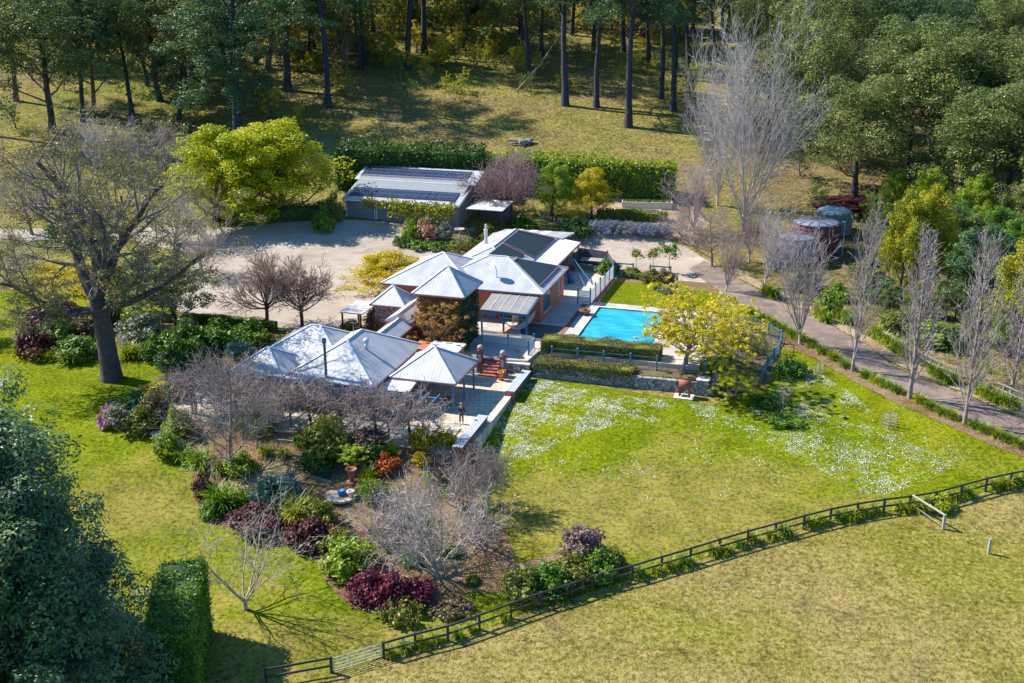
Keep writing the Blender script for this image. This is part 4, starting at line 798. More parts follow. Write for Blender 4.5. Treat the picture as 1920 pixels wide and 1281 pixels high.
zq("roof", gA0 - .3, gA1 + .6, 52.35, 56.2, s2, M['roof'], .1, 0, gr, "upper grey steel roof slope of the garage")
mb = MB(); mb.bar((gA0, gB0, zl - .05), (gA1, gB0, zl - .05), .12, .16); mb.bar((gA1, gB0, zl - .03), (gA1, 52.6, zh - .03), .06, .2); mb.build("gutter", M['cap'], gr)
mb = MB(); mb.box(gA0 + .3, gA1 - .3, 52.45, 52.55, zh + .12, 7.7); mb.build("upstand", M['cap'], gr)
npan = 15; pw = 14.6 / npan
for k in range(npan):
    a = gA0 + .55 + k * pw
    zq("solar_panel", a + .015, a + pw - .015, 48.55, 50.95, slope, M['solar'], .05, .16)
for k in range(npan):
    a = gA0 + .2 + k * (pw + .02)
    zq("solar_panel", a + .015, a + pw - .015, 53.2, 55.6, s2, M['solar'], .05, .16)
for f, b in ((slope, 48.45), (s2, 53.1)): mb = MB(); mb.bar((gA0 + .4, b, f(b) + .16), (gA1 - .6, b, f(b) + .16), .05, .06); mb.build("panel_rail", M['rust'], gr)
for a0, a1 in ((-36.4, -32.9), (-32.2, -28.7)):
    mb = MB()
    for k in range(26): z = gz + .03 + k * .105; mb.box(a0, a1, gB0 + .4, gB0 + .46, z, z + .085)
    mb.box(a0, a1, gB0 + .44, gB0 + .48, gz, gz + 2.75); d = mb.build("roller_door", M['silver'], gr); h = MB(); h.box((a0 + a1) / 2 - .08, (a0 + a1) / 2 + .08, gB0 + .34, gB0 + .39, gz + 1.0, gz + 1.06); h.build("handle", M['dark'], d)
for a in (-36.7, -32.7, -32.4, -28.5): mb = MB(); mb.box(a, a + .12, gB0 + .3, gB0 + .49, gz - .3, zl - .06); mb.build("post", M['palewood'], gr)
# carport on its right
cp = hroot("carport", "low blue grey carport roof in shade right of the garage", "carport"); quad("roof", [(-20.3, 48.2, 5.6), (-15.5, 48.2, 5.6), (-15.5, 53, 5.9), (-20.3, 53, 5.9)], M['roof_old'], cp, .1)
for a, b in ((-20.1, 48.4), (-15.7, 48.4), (-15.7, 52.8), (-20.1, 52.8)): mb = MB(); mb.box(a - .07, a + .07, b - .07, b + .07, 2.2, 5.58); mb.build("post", M['dark'], cp)
mb = MB(); mb.box(-20.2, -15.6, 52.9, 53.05, 2.2, 5.6); mb.build("back_wall", M['slate'], cp)
# bird bath
p = G(862, 452); r = empty("bird_bath", (p.x, p.y, p.z), 0, "pale pink stone bird bath at the right end of the garage flower bed", "bird bath"); mb = MB(); mb.lathe([(.01, 1.25), (.3, 1.3), (.62, 1.45), (.66, 1.55), (.56, 1.55), (.5, 1.46), (.01, 1.42)]); mb.build("basin", M['mauvetile'], r, True)
mb = MB(); mb.lathe([(.28, 0), (.3, .1), (.14, .25), (.11, 1.0), (.2, 1.28), (.01, 1.29)]); mb.build("pedestal", M['cream'], r, True)
def edging(pts, zt, m, label, w_=.4, name="stone_edging", cat="stone edging"):
    r = empty(name, (0, 0, 0), 0, label, cat); mb = MB(); rn = random.Random(9); P = [G(*q) for q in pts]
    for p, q in zip(P, P[1:]):
        k = max(1, int((q - p).length / .45))
        for i in range(k):
            c = p.lerp(q, (i + .5) / k); s = w_ * rn.uniform(.4, .62); n0 = mb.n; mb.sphere((c.x + rn.uniform(-.06, .06), c.y + rn.uniform(-.06, .06), H(c.x, c.y) + zt * .4), s, 7, rn.uniform(.6, 1.) * zt / w_ * 1.1)
    mb.build("stones", m, r); return r
edging([(742, 458), (745, 464), (770, 466), (800, 467), (830, 467), (860, 468), (885, 472)], .6, M['stone2'], "low rough stone edging round the garage flower bed on the gravel")
edging([(1080, 432), (1050, 420), (1030, 412), (1010, 408)], .6, M['stone2'], "tumbled pale stone steps under the green tree behind the rear wing")
# raised vegetable beds
for i, (u, v, wa, wb, rz_) in enumerate(((1180, 404, 6.0, 2.0, -.1), (1198, 386, 6.6, 2.0, -.1))):
    p = G(u + 15, v); lb = ("pale timber raised vegetable bed nearest the olive hedge", "pale timber raised vegetable bed closer to the tall hedge")[i]
    r = empty("raised_bed", (p.x, p.y, p.z), rz_, lb, "raised bed", "raised vegetable beds below the tall hedge"); mb = MB(); t = .1; h_ = .65
    mb.box(-wa / 2, wa / 2, -wb / 2, -wb / 2 + t, -.6, h_); mb.box(-wa / 2, wa / 2, wb / 2 - t, wb / 2, -.6, h_ + .001); mb.box(-wa / 2, -wa / 2 + t, -wb / 2 + t, wb / 2 - t, -.6, h_ - .002); mb.box(wa / 2 - t, wa / 2, -wb / 2 + t, wb / 2 - t, -.6, h_ - .002); mb.build("frame", M['cream'], r)
    mb = MB(); mb.box(-wa / 2 + t, wa / 2 - t, -wb / 2 + t, wb / 2 - t, -.5, h_ - .15); mb.build("soil", M['mulch'], r)
    rng = np.random.default_rng(i); tp = np.stack([rng.uniform(-wa / 2 + .3, wa * (.45 if i else .1), 60), rng.uniform(-wb / 2 + .3, wb / 2 - .3, 60), np.full(60, h_)], 1); V, F = clumps(rng, tp, .22, 16, .08); o = link(bpy.data.objects.new("seedlings", fastmesh("seedlings", V, F)), r); setm(o, 'grass_green')
p = G(1150, 357); mb = MB(); mb.tube([(0, 0, -.3), (0, 0, 2.6)], .07, 8); o = mb.build("timber_post", M['palewood']); o.location = p; tag(o, "single pale post standing beside the golden conifer and tall hedge", "post")
# log pile on the slope
p = G(978, 272); r = empty("log_pile", (p.x, p.y, p.z), .2, "small heap of grey logs on the slope just above the hedge", "log pile"); rn = random.Random(3)
for k in range(9): mb = MB(); x, y, z = rn.uniform(-1.3, 1.3), rn.uniform(-.5, .5), rn.uniform(.1, .8); a = rn.uniform(-.6, .6); mb.tube([(x - math.cos(a), y - math.sin(a), z - rn.uniform(-.2, .2)), (x + math.cos(a), y + math.sin(a), z + rn.uniform(-.2, .2))], rn.uniform(.12, .25), 8); mb.build("log", M['timber'], r)
# fallen branch, shed roof at the top
mb = MB(); P = [G(966, 172) + Vector((0, 0, .1)), Vector((*(lambda q: (q[0], q[1]))(atz(1005, 110, 14.5)), 14.5))]
a_ = G(968, 172); top = Vector((a_.x + 7.4, a_.y + 4, a_.z + 9)); mb.tube([a_ + Vector((0, 0, .1)), a_.lerp(top, .5) + Vector((.3, 0, -.3)), top], [.15, .11, .05], 7); o = mb.build("leaning_dead_tree", M['timber']); tag(o, "thin grey dead trunk leaning steeply to the right on the wooded slope", "dead tree")
p = G(872, 22); r = empty("distant_shed", (p.x, p.y, p.z), .05, "grey roofed shed high on the slope behind dark conifers", "shed"); mb = MB(); hipsolid(mb, -7.5, 6.5, 0, 6, 2.6, 4.2, 'a', True); mb.build("roof", M['silver'], r); mb = MB(); mb.box(-7, 6, .4, 5.6, -1, 2.44); mb.build("wall", M['rust'], r)
# ------------------------------------------------------------------ water tanks
def tank(u, v, rpx, hpx, mw, mr, label, dome=.5, ribs=True):
    p = G(u, v); s = ppm(p); R_ = rpx / s; h_ = hpx / s; r = empty("water_tank", (p.x, p.y, p.z), 0, label, "water tank", "rainwater tanks by the driveway"); mb = MB()
    prof = [(.01, -1)]
    for k in range(int(h_ / .25) + 1): prof.append((R_ * (1.0 if k % 2 else .985), min(k * .25, h_)))
    mb.lathe(prof + [(R_, h_), (.01, h_ + .01)], k=40); mb.build("wall", M[mw], r, False)
    mb = MB(); mb.lathe([(R_ * 1.04, h_ + .02), (R_ * .8, h_ + dome * .35), (R_ * .4, h_ + dome * .75), (.12, h_ + dome), (.01, h_ + dome + .02)], k=40); rf_ = mb.build("roof", M[mr], r, True)
    mb = MB()
    for k in range(14):
        a = k * 2 * math.pi / 14; mb.bar((.15 * math.cos(a), .15 * math.sin(a), h_ + dome + .04), (R_ * 1.03 * math.cos(a), R_ * 1.03 * math.sin(a), h_ + .08), .1, .06)
    mb.build("rib", M['dark'] if mr == 'tank_roof' else M['flue'], rf_); return r, p, R_, h_
tank(1560, 436, 35, 38, 'garage', 'tank_roof', "round tank with a pale green ribbed conical roof behind the dark red tank", 1.0)
t_, p, R_, h_ = tank(1528, 474, 43, 58, 'tankred', 'tankblue', "tall dark red round water tank with a blue pipe down its side", .5)
mb = MB(); mb.tube([(R_ * .95, -R_ * .35, h_ + .25), (R_ + .15, -R_ * .38, h_ + .25), (R_ + .17, -R_ * .38, h_ - .1), (R_ + .17, -R_ * .38, -.3)], .09, 8); mb.build("downpipe", M['pipe'], t_)
tank(1492, 488, 34, 44, 'tankblue', 'tankblue', "blue grey round water tank left of the dark red one behind bare branches", .45); tank(1462, 496, 28, 26, 'tankblue', 'tankblue', "lowest blue grey water tank at the left end of the row", .4)
# ------------------------------------------------------------------ fences
def railfence(P, name, label, m, hgt, rails, pw_=.12, rw=(.05, .12), tiltlast=False):
    r = empty(name, (0, 0, 0), 0, label, "fence")
    for p in P: mb = MB(); mb.box(p.x - pw_ / 2, p.x + pw_ / 2, p.y - pw_ / 2, p.y + pw_ / 2, p.z - .4, p.z + hgt); mb.build("post", m, r)
    for p, q in zip(P, P[1:]):
        for f in rails: mb = MB(); a = p + Vector((0, -.08, hgt * f)); b = q + Vector((0, -.08, hgt * f)); mb.bar(a, b, *rw); mb.build("rail", m, r)
    return r
FW = [G(u, v) for u, v in FENCE]
railfence(FW[:2] , "paddock_fence", "short end of dark post and rail fence at the bottom left of the wire gate", M['rail'], 1.1, (.96, .5), .15, (.06, .13))
railfence(FW[2:], "paddock_fence", "long dark post and rail fence curving between the garden and the dry paddock", M['rail'], 1.15, (.96, .5), .15, (.06, .13))
r = empty("field_gate", (0, 0, 0), 0, "thin grey wire field gate in the paddock fence at the bottom of the garden", "gate")
g0, g1 = FW[1] + Vector((.15, 0, 0)), FW[2] - Vector((.15, 0, 0)); mb = MB()
for f in (.15, .35, .55, .78, 1.0): mb.tube([g0 + Vector((0, 0, f)), g1 + Vector((0, 0, f))], .022, 6)
for t in (0, .33, .66, 1): q = g0.lerp(g1, t); mb.tube([q + Vector((0, 0, .15)), q + Vector((0, 0, 1.0))], .022, 6)
mb.build("gate_frame", M['zinc'], r)
r = empty("hitching_rail", (0, 0, 0), 0, "pale weathered rail running from the dark fence out into the paddock", "rail"); a, b = FW[20], G(1768, 993); mb = MB(); mb.box(b.x - .08, b.x + .08, b.y - .08, b.y + .08, b.z - .3, b.z + 1.15); mb.build("post", M['greywood'], r)
mb = MB(); mb.tube([a + Vector((.1, -.1, 1.2)), b + Vector((0, 0, 1.1))], .075, 8); mb.build("rail", M['greywood'], r); mb = MB(); mb.tube([a + Vector((.1, -.1, .5)), b + Vector((0, 0, .2))], .035, 6); mb.build("brace", M['timber'], r)
b = G(1853, 1039); mb = MB(); mb.box(-.07, .07, -.07, .07, -.3, 1.12); o = mb.build("timber_post", M['greywood']); o.location = b; tag(o, "lone grey post standing in the paddock at the right", "post")
WR = [G(u, v) for u, v in ((1655, 640), (1700, 664), (1745, 690), (1790, 708), (1835, 722), (1880, 742), (1925, 762), (1975, 785))]
railfence(WR, "rail_fence", "weathered grey two rail fence below the driveway on the right", M['timber'], 1.0, (.95, .45), .12, (.05, .11))
# pool fence: blue posts between the hedges, then mesh panels round the shrubbery
def poolfence(P, label, mesh):
    r = empty("pool_fence", (0, 0, 0), 0, label, "fence")
    for p in P: mb = MB(); mb.box(p.x - .07, p.x + .07, p.y - .07, p.y + .07, p.z - .3, p.z + 1.35); mb.lathe([(.09, p.z + 1.352), (.1, p.z + 1.4), (.02, p.z + 1.47)], p.x, p.y, 8); mb.build("post", M['blue'], r)
    for p, q in zip(P, P[1:]):
        mb = MB(); mb.bar(p + Vector((0, 0, 1.2)), q + Vector((0, 0, 1.2)), .03, .04); mb.bar(p + Vector((0, 0, .1)), q + Vector((0, 0, .1)), .03, .04)
        if mesh:
            k = max(2, int((q - p).length / .13))
            for i in range(1, k): c = p.lerp(q, i / k); mb.bar(c + Vector((0, 0, .1)), c + Vector((0, 0, 1.2)), .018)
        mb.build("mesh_panel" if mesh else "rail", M['blue'], r)
tz = .68
P = [Vector((*l2w(a, b), tz)) for a, b in ((.6, 10.55), (2.95, 10.6), (5.3, 10.65), (7.7, 10.7), (10.0, 10.8), (12.4, 10.9), (14.2, 11.0))]
poolfence(P, "row of blue pool fence posts between the two clipped grey green hedges", False)
poolfence([G(u, v) for u, v in ((1384, 604), (1410, 618), (1440, 630), (1464, 645), (1462, 664), (1450, 680), (1438, 696), (1428, 712))], "curving blue pool fence with bars around the dark shrubbery", True)
r = empty("garden_arch", (0, 0, 0), 0, "thin dark metal hoop arching over the shrubbery inside the pool fence", "arch"); p = G(1395, 700); q = G(1437, 706); mb = MB(); c = (p + q) / 2; hw = (q - p).length / 2; d = (q - p).normalized()
mb.tube([c + d * hw * math.cos(t) + Vector((0, 0, 4.2 * math.sin(t))) for t in [math.pi * k / 14 for k in range(15)]], .04, 6); mb.build("hoop", M['flue'], r)
# tree guards on the lawn
def guard(u, v, w_, h_, label):
    p = G(u, v); r = empty("tree_guard", (p.x, p.y, p.z), .3, label, "tree guard", "guarded saplings on the daisy lawn")
    for x, y in ((-w_, -w_), (w_, -w_), (w_, w_), (-w_, w_)): mb = MB(); mb.box(x - .03, x + .03, y - .03, y + .03, -.2, h_); mb.build("stake", M['twig_brown'], r)
    mb = MB()
    for k in range(5):
        z = .1 + k * (h_ - .2) / 4
        for (x, y), (x2, y2) in (((-w_, -w_), (w_, -w_)), ((w_, -w_), (w_, w_)), ((w_, w_), (-w_, w_)), ((-w_, w_), (-w_, -w_))): mb.bar((x, y, z), (x2, y2, z), .012)
    mb.build("wire", M['zinc'], r); rnd = random.Random(u); polys, tips = [], []; grow(rnd, (0, 0, 0), (0, 0, 1), h_ * 1.25, .03, 0, [dict(seg=4), dict(n=7, ang=35, ratio=.4, seg=2, rmin=.012)], polys, tips)
    V, F = tubes(polys, (4, 3)); o = link(bpy.data.objects.new("sapling", fastmesh("sapling", V, F)), r); setm(o, 'twig_grey')
guard(1667, 800, .38, 1.2, "wire tree guard with pale sapling on the right side of the daisy lawn"); guard(1536, 700, .25, .95, "small tree guard on the lawn near the corner of the pool fence")
for u, v, l in ((1184, 777, "thin green tap stake on the daisy lawn below the hedge"), (1002, 880, "short dark stake in the lawn near the bare tree")):
    p = G(u, v); mb = MB(); mb.box(-.025, .025, -.025, .025, -.2, .75); o = mb.build("garden_stake", M['flue']); o.location = p; tag(o, l, "stake")
# fountain group in the big bed
p = G(640, 932); r = empty("millstone_slab", (p.x, p.y, p.z), 0, "round tan paved slab in the middle of the garden bed", "paved slab"); mb = MB(); mb.lathe([(.01, 0.05), (1.15, .05), (1.15, .2), (.01, .205)], k=32); mb.build("disc", M['crazy'], r)
q = p + Vector((.75, .35, .1)); r = empty("garden_urn", (q.x, q.y, q.z), 0, "tall rust red urn with a wide bowl top on a pedestal by the round slab", "urn")
mb = MB(); mb.lathe([(.01, 0), (.3, 0), (.3, .15), (.2, .3), (.22, .75), (.38, .85), (.4, .95), (.01, .97)]); mb.build("pedestal", M['rust'], r, True); mb = MB(); mb.lathe([(.15, .97), (.12, 1.25), (.2, 1.4), (.36, 1.9), (.42, 1.95), (.36, 1.95), (.3, 1.8), (.01, 1.7)]); mb.build("bowl", M['rust'], r, True)
mb = MB(); mb.lathe([(.01, 0), (.16, 0), (.3, .4), (.3, .48), (.2, .48), (.18, .35), (.01, .35)]); o = mb.build("plant_pot", M['cream'], None, True); o.location = p + Vector((.75, -.35, .2)); tag(o, "pale round pot in front of the rust red urn", "plant pot")
mb = MB(); mb.lathe([(.01, 0), (.24, .02), (.3, .2), (.26, .42), (.12, .5), (.01, .5)], k=14); mb.box(-.42, -.1, -.16, .16, .1, .38); o = mb.build("blue_tub", M['bin'], None, False); o.location = p + Vector((.2, -.1, .2)); o.rotation_euler = (0, 0, .5); tag(o, "bright blue plastic tub lying on the round slab", "tub")
q = G(252, 772); mb = MB(); mb.lathe([(.01, 0), (.18, 0), (.2, .3), (.1, .6), (.16, .9), (.2, 1.0), (.01, 1.02)]); o = mb.build("glazed_urn", M['pipe'], None, True); o.location = q; tag(o, "small teal glazed urn among the shrubs of the left flower bed", "urn")
q = G(297, 816); mb = MB(); mb.box(-.5, .5, -.35, .35, -.1, .28); mb.box(.1, .9, -.1, .5, -.1, .16); o = mb.build("stone_step", M['zinc'], None, bevel=.02); o.location = q; o.rotation_euler = (0, 0, .4); tag(o, "pale stone steps at the edge of the left flower bed", "step")
for i, (u, v, u2, v2) in enumerate(((515, 829, 588, 836), (490, 852, 575, 860), (575, 893, 622, 910), (600, 872, 590, 890))):
    a, b = G(u, v), G(u2, v2); mb = MB(); mb.bar(a + Vector((0, 0, .12)), b + Vector((0, 0, .12)), .1, .3); o = mb.build("sleeper_edge", M['timber']); tag(o, ("upper timber sleeper edging the terraced bed below the pergola", "lower timber sleeper edging the terraced bed below the pergola", "timber sleeper edging left of the round slab", "short slanting timber sleeper by the dark green shrub")[i], "sleeper", "timber sleepers in the garden bed")
# ------------------------------------------------------------------ plant prototypes
def LV(**k): return k
up0 = dict(seg=9, wig=.035, up=.02, taper=.35)
# tall gums of the wooded slope
for i, (sd_, st_) in enumerate(((11, .5), (12, .55), (13, .42), (14, .6))):
    treeproto('gum%d' % i, sd_, 26, .62, [dict(seg=9, wig=.03, up=.02, taper=.4), dict(n=17, start=st_, end=.98, ang=55, av=15, ratio=.27, seg=4, wig=.16, up=.05, rr=.38, taper=.5), dict(n=5, start=.45, ang=42, ratio=.55, seg=3, wig=.2, up=.1, rr=.6, mid=1)],
              leaf=dict(mat='gum', kw=dict(r=1.6, per=170, size=.16, flat=.65, shell=.5, asp=.45)), split=1, bark='bark_dark', twigs='bark_red')
for i, (sd_, st_) in enumerate(((21, .28), (22, .22), (23, .33))):
    treeproto('dense%d' % i, sd_, 19, .4, [dict(seg=8, wig=.06, up=.02, taper=.4), dict(n=18, start=st_ - .08, end=1., ang=58, av=12, ratio=.36, seg=4, wig=.13, up=.09, rr=.45, shape=lambda t: 1.15 - .62 * t), dict(n=6, start=.3, ang=46, ratio=.55, seg=3, wig=.2, up=.14, rr=.6)],
              leaf=dict(mat='gum_olive', kw=dict(r=1.5, per=230, size=.15, flat=.95, shell=.8, asp=.5, spread=.5)), split=1, bark='bark_dark', twigs='bark_red')
treeproto('bushy', 27, 12, .3, [dict(seg=7, wig=.06, up=.02, taper=.3), dict(n=26, start=.03, end=1., ang=62, av=12, ratio=.42, seg=4, wig=.13, up=.10, rr=.4, shape=lambda t: 1.1 - .75 * t), dict(n=7, start=.3, ang=42, ratio=.45, seg=3, wig=.2, up=.14, rr=.6, mid=1)], leaf=dict(mat='gum_olive', kw=dict(r=.85, per=80, size=.13, flat=.8, shell=.7, asp=.5, spread=.5)), split=1, bark='bark_dark', twigs='bark_red')
# low wattle / conifer / small leafy trees
treeproto('wattle', 31, 3.6, .1, [dict(seg=4, wig=.1), dict(n=10, start=.1, ang=48, ratio=.62, seg=3, wig=.15, up=.15), dict(n=5, start=.3, ang=40, ratio=.5, seg=2, wig=.2, up=.1)],
          leaf=dict(mat='wattle_gold', kw=dict(r=.46, per=75, size=.10, flat=.9, shell=.2)), split=1, sides=(5, 4, 3))
treeproto('leafy', 32, 7.5, .22, [dict(seg=5, wig=.06, taper=.3), dict(n=20, start=.08, ang=58, av=10, ratio=.55, seg=4, wig=.12, up=.12, shape=lambda t: 1.1 - .45 * t), dict(n=7, start=.3, ang=42, ratio=.42, seg=3, wig=.2, up=.18), ],
          leaf=dict(mat='lime', kw=dict(r=.6, per=110, size=.12, flat=.95, shell=.4)), split=1, bark='bark_dark', twigs='twig_brown')
treeproto('leafy2', 33, 7.0, .2, [dict(seg=5, wig=.08, taper=.3), dict(n=16, start=.1, ang=50, av=14, ratio=.6, seg=4, wig=.14, up=.1), dict(n=7, start=.3, ang=42, ratio=.42, seg=3, wig=.2, up=.12), ],
          leaf=dict(mat='green', kw=dict(r=.5, per=85, size=.10, flat=.8, shell=.25)), split=1, bark='bark_dark', twigs='twig_brown')
treeproto('upright', 34, 5.0, .12, [dict(seg=5, wig=.04), dict(n=22, start=.02, ang=34, av=8, ratio=.48, seg=3, wig=.06, up=.22, shape=lambda t: 1.2 - .7 * t), dict(n=4, start=.3, ang=24, ratio=.5, seg=2, up=.2)],
          leaf=dict(mat='yellow', kw=dict(r=.3, per=60, size=.10, flat=1.4, shell=.3)), split=1)
treeproto('weeper', 35, 4.2, .2, [dict(seg=4, wig=.05, taper=.6), dict(n=17, start=.25, ang=54, av=16, ratio=1.05, seg=6, wig=.10, up=.03, rr=.5), dict(n=8, start=.25, ang=38, ratio=.42, seg=4, wig=.14, up=.03), dict(n=5, start=.2, ang=38, ratio=.5, seg=3, wig=.2, up=-.02, rmin=.014)],
          leaf=dict(mat='goldleaf', kw=dict(r=.32, per=52, size=.085, flat=.8, shell=.1)), split=2, bark='twig_brown', twigs='twig_pale')
treeproto('layered', 36, 2.6, .16, [dict(seg=3, wig=.05, taper=.6), dict(n=18, start=.3, ang=62, av=10, ratio=1.3, seg=5, wig=.10, up=.02), dict(n=7, start=.25, ang=42, ratio=.42, seg=3, wig=.12, up=.02)],
          leaf=dict(mat='yellow', kw=dict(r=.45, per=95, size=.085, flat=.45, shell=.1)), split=2, bark='twig_brown', twigs='twig_grey')
treeproto('standard', 37, 1.7, .04, [dict(seg=3, wig=.03), dict(n=9, start=.72, end=1.1, ang=50, ratio=.35, seg=2, up=.1)], leaf=dict(mat='autumn', kw=dict(r=.30, per=40, size=.085, flat=1.0, shell=.2)), split=1)
# bare trees
tw = dict(wig=.12, rmin=.016)
treeproto('lolly', 41, 2.1, .16, [dict(seg=4, wig=.04, taper=.8), dict(n=18, start=.74, end=1.02, ang=56, av=38, ratio=1.15, seg=5, wig=.06, up=.12, rr=.5), dict(n=7, start=.3, ang=32, ratio=.5, seg=3, wig=.12, up=.03, rr=.6), dict(n=6, start=.25, ang=34, ratio=.5, seg=2, wig=.14, rmin=.022), dict(n=5, start=.3, ang=34, ratio=.5, seg=2, wig=.14, rmin=.018)], split=2, bark='bark_dark', twigs='twig_brown')
treeproto('round', 42, 3.0, .2, [dict(seg=4, wig=.04, taper=.8), dict(n=20, start=.5, end=1., ang=46, av=30, ratio=1.55, seg=5, wig=.06, up=.07, rr=.4), dict(n=11, start=.22, ang=26, ratio=.42, seg=3, wig=.1, up=.05, rr=.6), dict(n=7, start=.2, ang=30, ratio=.55, seg=2, wig=.14, up=.03, rmin=.028), dict(n=4, start=.3, ang=28, ratio=.5, seg=2, wig=.12, rmin=.022)], split=2, bark='bark_dark', twigs='twig_plum')
for i in range(3):
    treeproto('poplar%d' % i, 51 + i, 12.5, .17, [dict(seg=9, wig=.035, up=.04, taper=.2), dict(n=38, start=.08, end=.97, ang=(30, 24, 34)[i], av=7, ratio=.30, seg=5, wig=.06, up=.13, rr=.4, shape=lambda t: 1.25 - .75 * t), dict(n=7, start=.2, ang=26, ratio=.42, seg=3, wig=.12, up=.08, rmin=.024), dict(n=3, start=.3, ang=30, ratio=.5, seg=2, wig=.14, up=.04, rmin=.02)], split=1, sides=(7, 4, 3, 3), bark='twig', twigs='twig_mauve')
treeproto('vase', 55, 2.2, .2, [dict(seg=3, wig=.04, taper=.8), dict(n=13, start=.5, end=1., ang=20, av=13, ratio=4.2, seg=8, wig=.05, up=.05, rr=.42), dict(n=11, start=.2, ang=24, ratio=.30, seg=4, wig=.1, up=.08, rr=.5), dict(n=6, start=.2, ang=28, ratio=.45, seg=2, wig=.15, up=.03, rmin=.026), dict(n=2, start=.3, ang=28, ratio=.5, seg=2, wig=.13, rmin=.016)], split=1, sides=(7, 5, 4, 3, 3), bark='twig_grey', twigs='twig')
treeproto('giant', 56, 5.0, .45, [dict(seg=4, wig=.04, taper=.85), dict(n=14, start=.2, end=1., ang=28, av=15, ratio=4.6, seg=9, wig=.05, up=.05, rr=.45), dict(n=14, start=.18, ang=30, ratio=.34, seg=5, wig=.1, up=.06, rr=.5, rmin=.05), dict(n=7, start=.2, ang=34, ratio=.45, seg=3, wig=.15, up=.04, rmin=.042), dict(n=3, start=.25, ang=34, ratio=.55, seg=2, wig=.15, rmin=.033)], split=1, sides=(8, 6, 4, 3, 3), bark='twig_grey', twigs='twig_grey')
treeproto('spread', 57, 8.0, .2, [dict(seg=7, wig=.05, taper=.25), dict(n=24, start=.16, end=.95, ang=62, av=14, ratio=.56, seg=5, wig=.10, up=.06, rr=.4, shape=lambda t: 1.2 - .75 * t), dict(n=9, start=.2, ang=36, ratio=.42, seg=4, wig=.12, up=.05, rr=.55), dict(n=7, start=.2, ang=34, ratio=.5, seg=2, wig=.15, rmin=.016), dict(n=3, start=.3, ang=34, ratio=.5, seg=2, wig=.15, rmin=.013)], split=1, bark='twig_brown', twigs='twig')
treeproto('open', 58, 1.3, .13, [dict(seg=3, wig=.04, taper=.9), dict(n=7, start=.6, end=1., ang=34, av=18, ratio=4.2, seg=7, wig=.08, up=.06, rr=.5), dict(n=8, start=.2, ang=38, ratio=.45, seg=4, wig=.13, up=.06, rr=.45), dict(n=6, start=.2, ang=38, ratio=.45, seg=3, wig=.16, up=.02, rmin=.014), dict(n=2, start=.3, ang=34, ratio=.5, seg=2, wig=.15, rmin=.011)], split=2, sides=(8, 6, 4, 3, 3), bark='twig_pale', twigs='twig_pale')
treeproto('tangle', 59, 1.0, .14, [dict(seg=2, wig=.1, taper=.9), dict(n=13, start=.3, end=1., ang=50, av=26, ratio=3.6, seg=6, wig=.15, up=.04, rr=.45), dict(n=9, start=.15, ang=42, ratio=.42, seg=4, wig=.18, up=.02, rr=.5), dict(n=6, start=.15, ang=42, ratio=.5, seg=2, wig=.2, rmin=.014), dict(n=3, start=.3, ang=38, ratio=.5, seg=2, wig=.18, rmin=.013)], split=3, sides=(7, 5, 4, 3, 3), bark='twig_pale', twigs='twig_grey')
treeproto('sapling', 60, 2.2, .05, [dict(seg=4, wig=.05), dict(n=12, start=.3, ang=40, ratio=.42, seg=3, wig=.12, up=.1, rmin=.014), dict(n=5, start=.3, ang=36, ratio=.5, seg=2, rmin=.011)], split=1, bark='twig_brown', twigs='twig_brown')
# shrubs (single meshes)
def shrub(kind, seed, n, r, per, size, flat=.8, asp=.55, w_=1.0, h_=.75, shell=.4, up=.5, spread=.6):
    rng = np.random.default_rng(seed); D = rng.normal(size=(n, 3)); D /= np.linalg.norm(D, axis=1)[:, None]; D[:, 2] = np.abs(D[:, 2]); C = D * rng.uniform(.55, .95, (n, 1)) * np.array([w_ * .72, w_ * .72, h_]); C[:, 2] += .12
    V, F = clumps(rng, C, r, per, size, flat, shell, asp, spread, up); V[:, 2] = np.maximum(V[:, 2], -.05); proto(kind, float(np.percentile(V[:, 2], 99.5)), [('foliage', fastmesh(kind, V, F), 'green')])
shrub('shrub0', 71, 30, .30, 105, .055); shrub('shrub1', 72, 38, .26, 85, .052, h_=.9, w_=.9); shrub('shrub2', 73, 34, .28, 75, .065, asp=.4, h_=.6, w_=1.15); shrub('fine', 74, 60, .2, 60, .045, asp=.3, spread=1.); shrub('low', 75, 40, .22, 36, .07, h_=.3, w_=1.2)
def strappy(kind, seed, n, ln, w_, arch=1.0):
    rng = np.random.default_rng(seed); V = []; F = []
    for k in range(n):
        a = rng.uniform(0, 6.28); r0 = rng.uniform(0, .32); el = rng.uniform(.45, 1.35); L_ = ln * rng.uniform(.7, 1.15); ba = rng.uniform(0, 6.28); px, py = r0 * math.cos(ba), r0 * math.sin(ba); x, y, z = px, py, 0; sx, sy = -math.sin(a) * w_, math.cos(a) * w_; b = len(V)
        for s in range(4):
            ww = (1, .95, .75, .08)[s]; V += [(x - sx * ww, y - sy * ww, z), (x + sx * ww, y + sy * ww, z)]; x += math.cos(a) * math.cos(el) * L_ / 3; y += math.sin(a) * math.cos(el) * L_ / 3; z += math.sin(el) * L_ / 3; el -= .55 * arch
        for s in range(3): F.append((b + 2 * s, b + 2 * s + 1, b + 2 * s + 3, b + 2 * s + 2))
    proto(kind, float(np.percentile(np.array(V)[:, 2], 99)), [('leaves', fastmesh(kind, V, F), 'agap')])
strappy('strap', 81, 190, .8, .026); strappy('strap2', 82, 240, .85, .022, .8); strappy('reed', 83, 130, 1.3, .014, .25)
rng = np.random.default_rng(9)
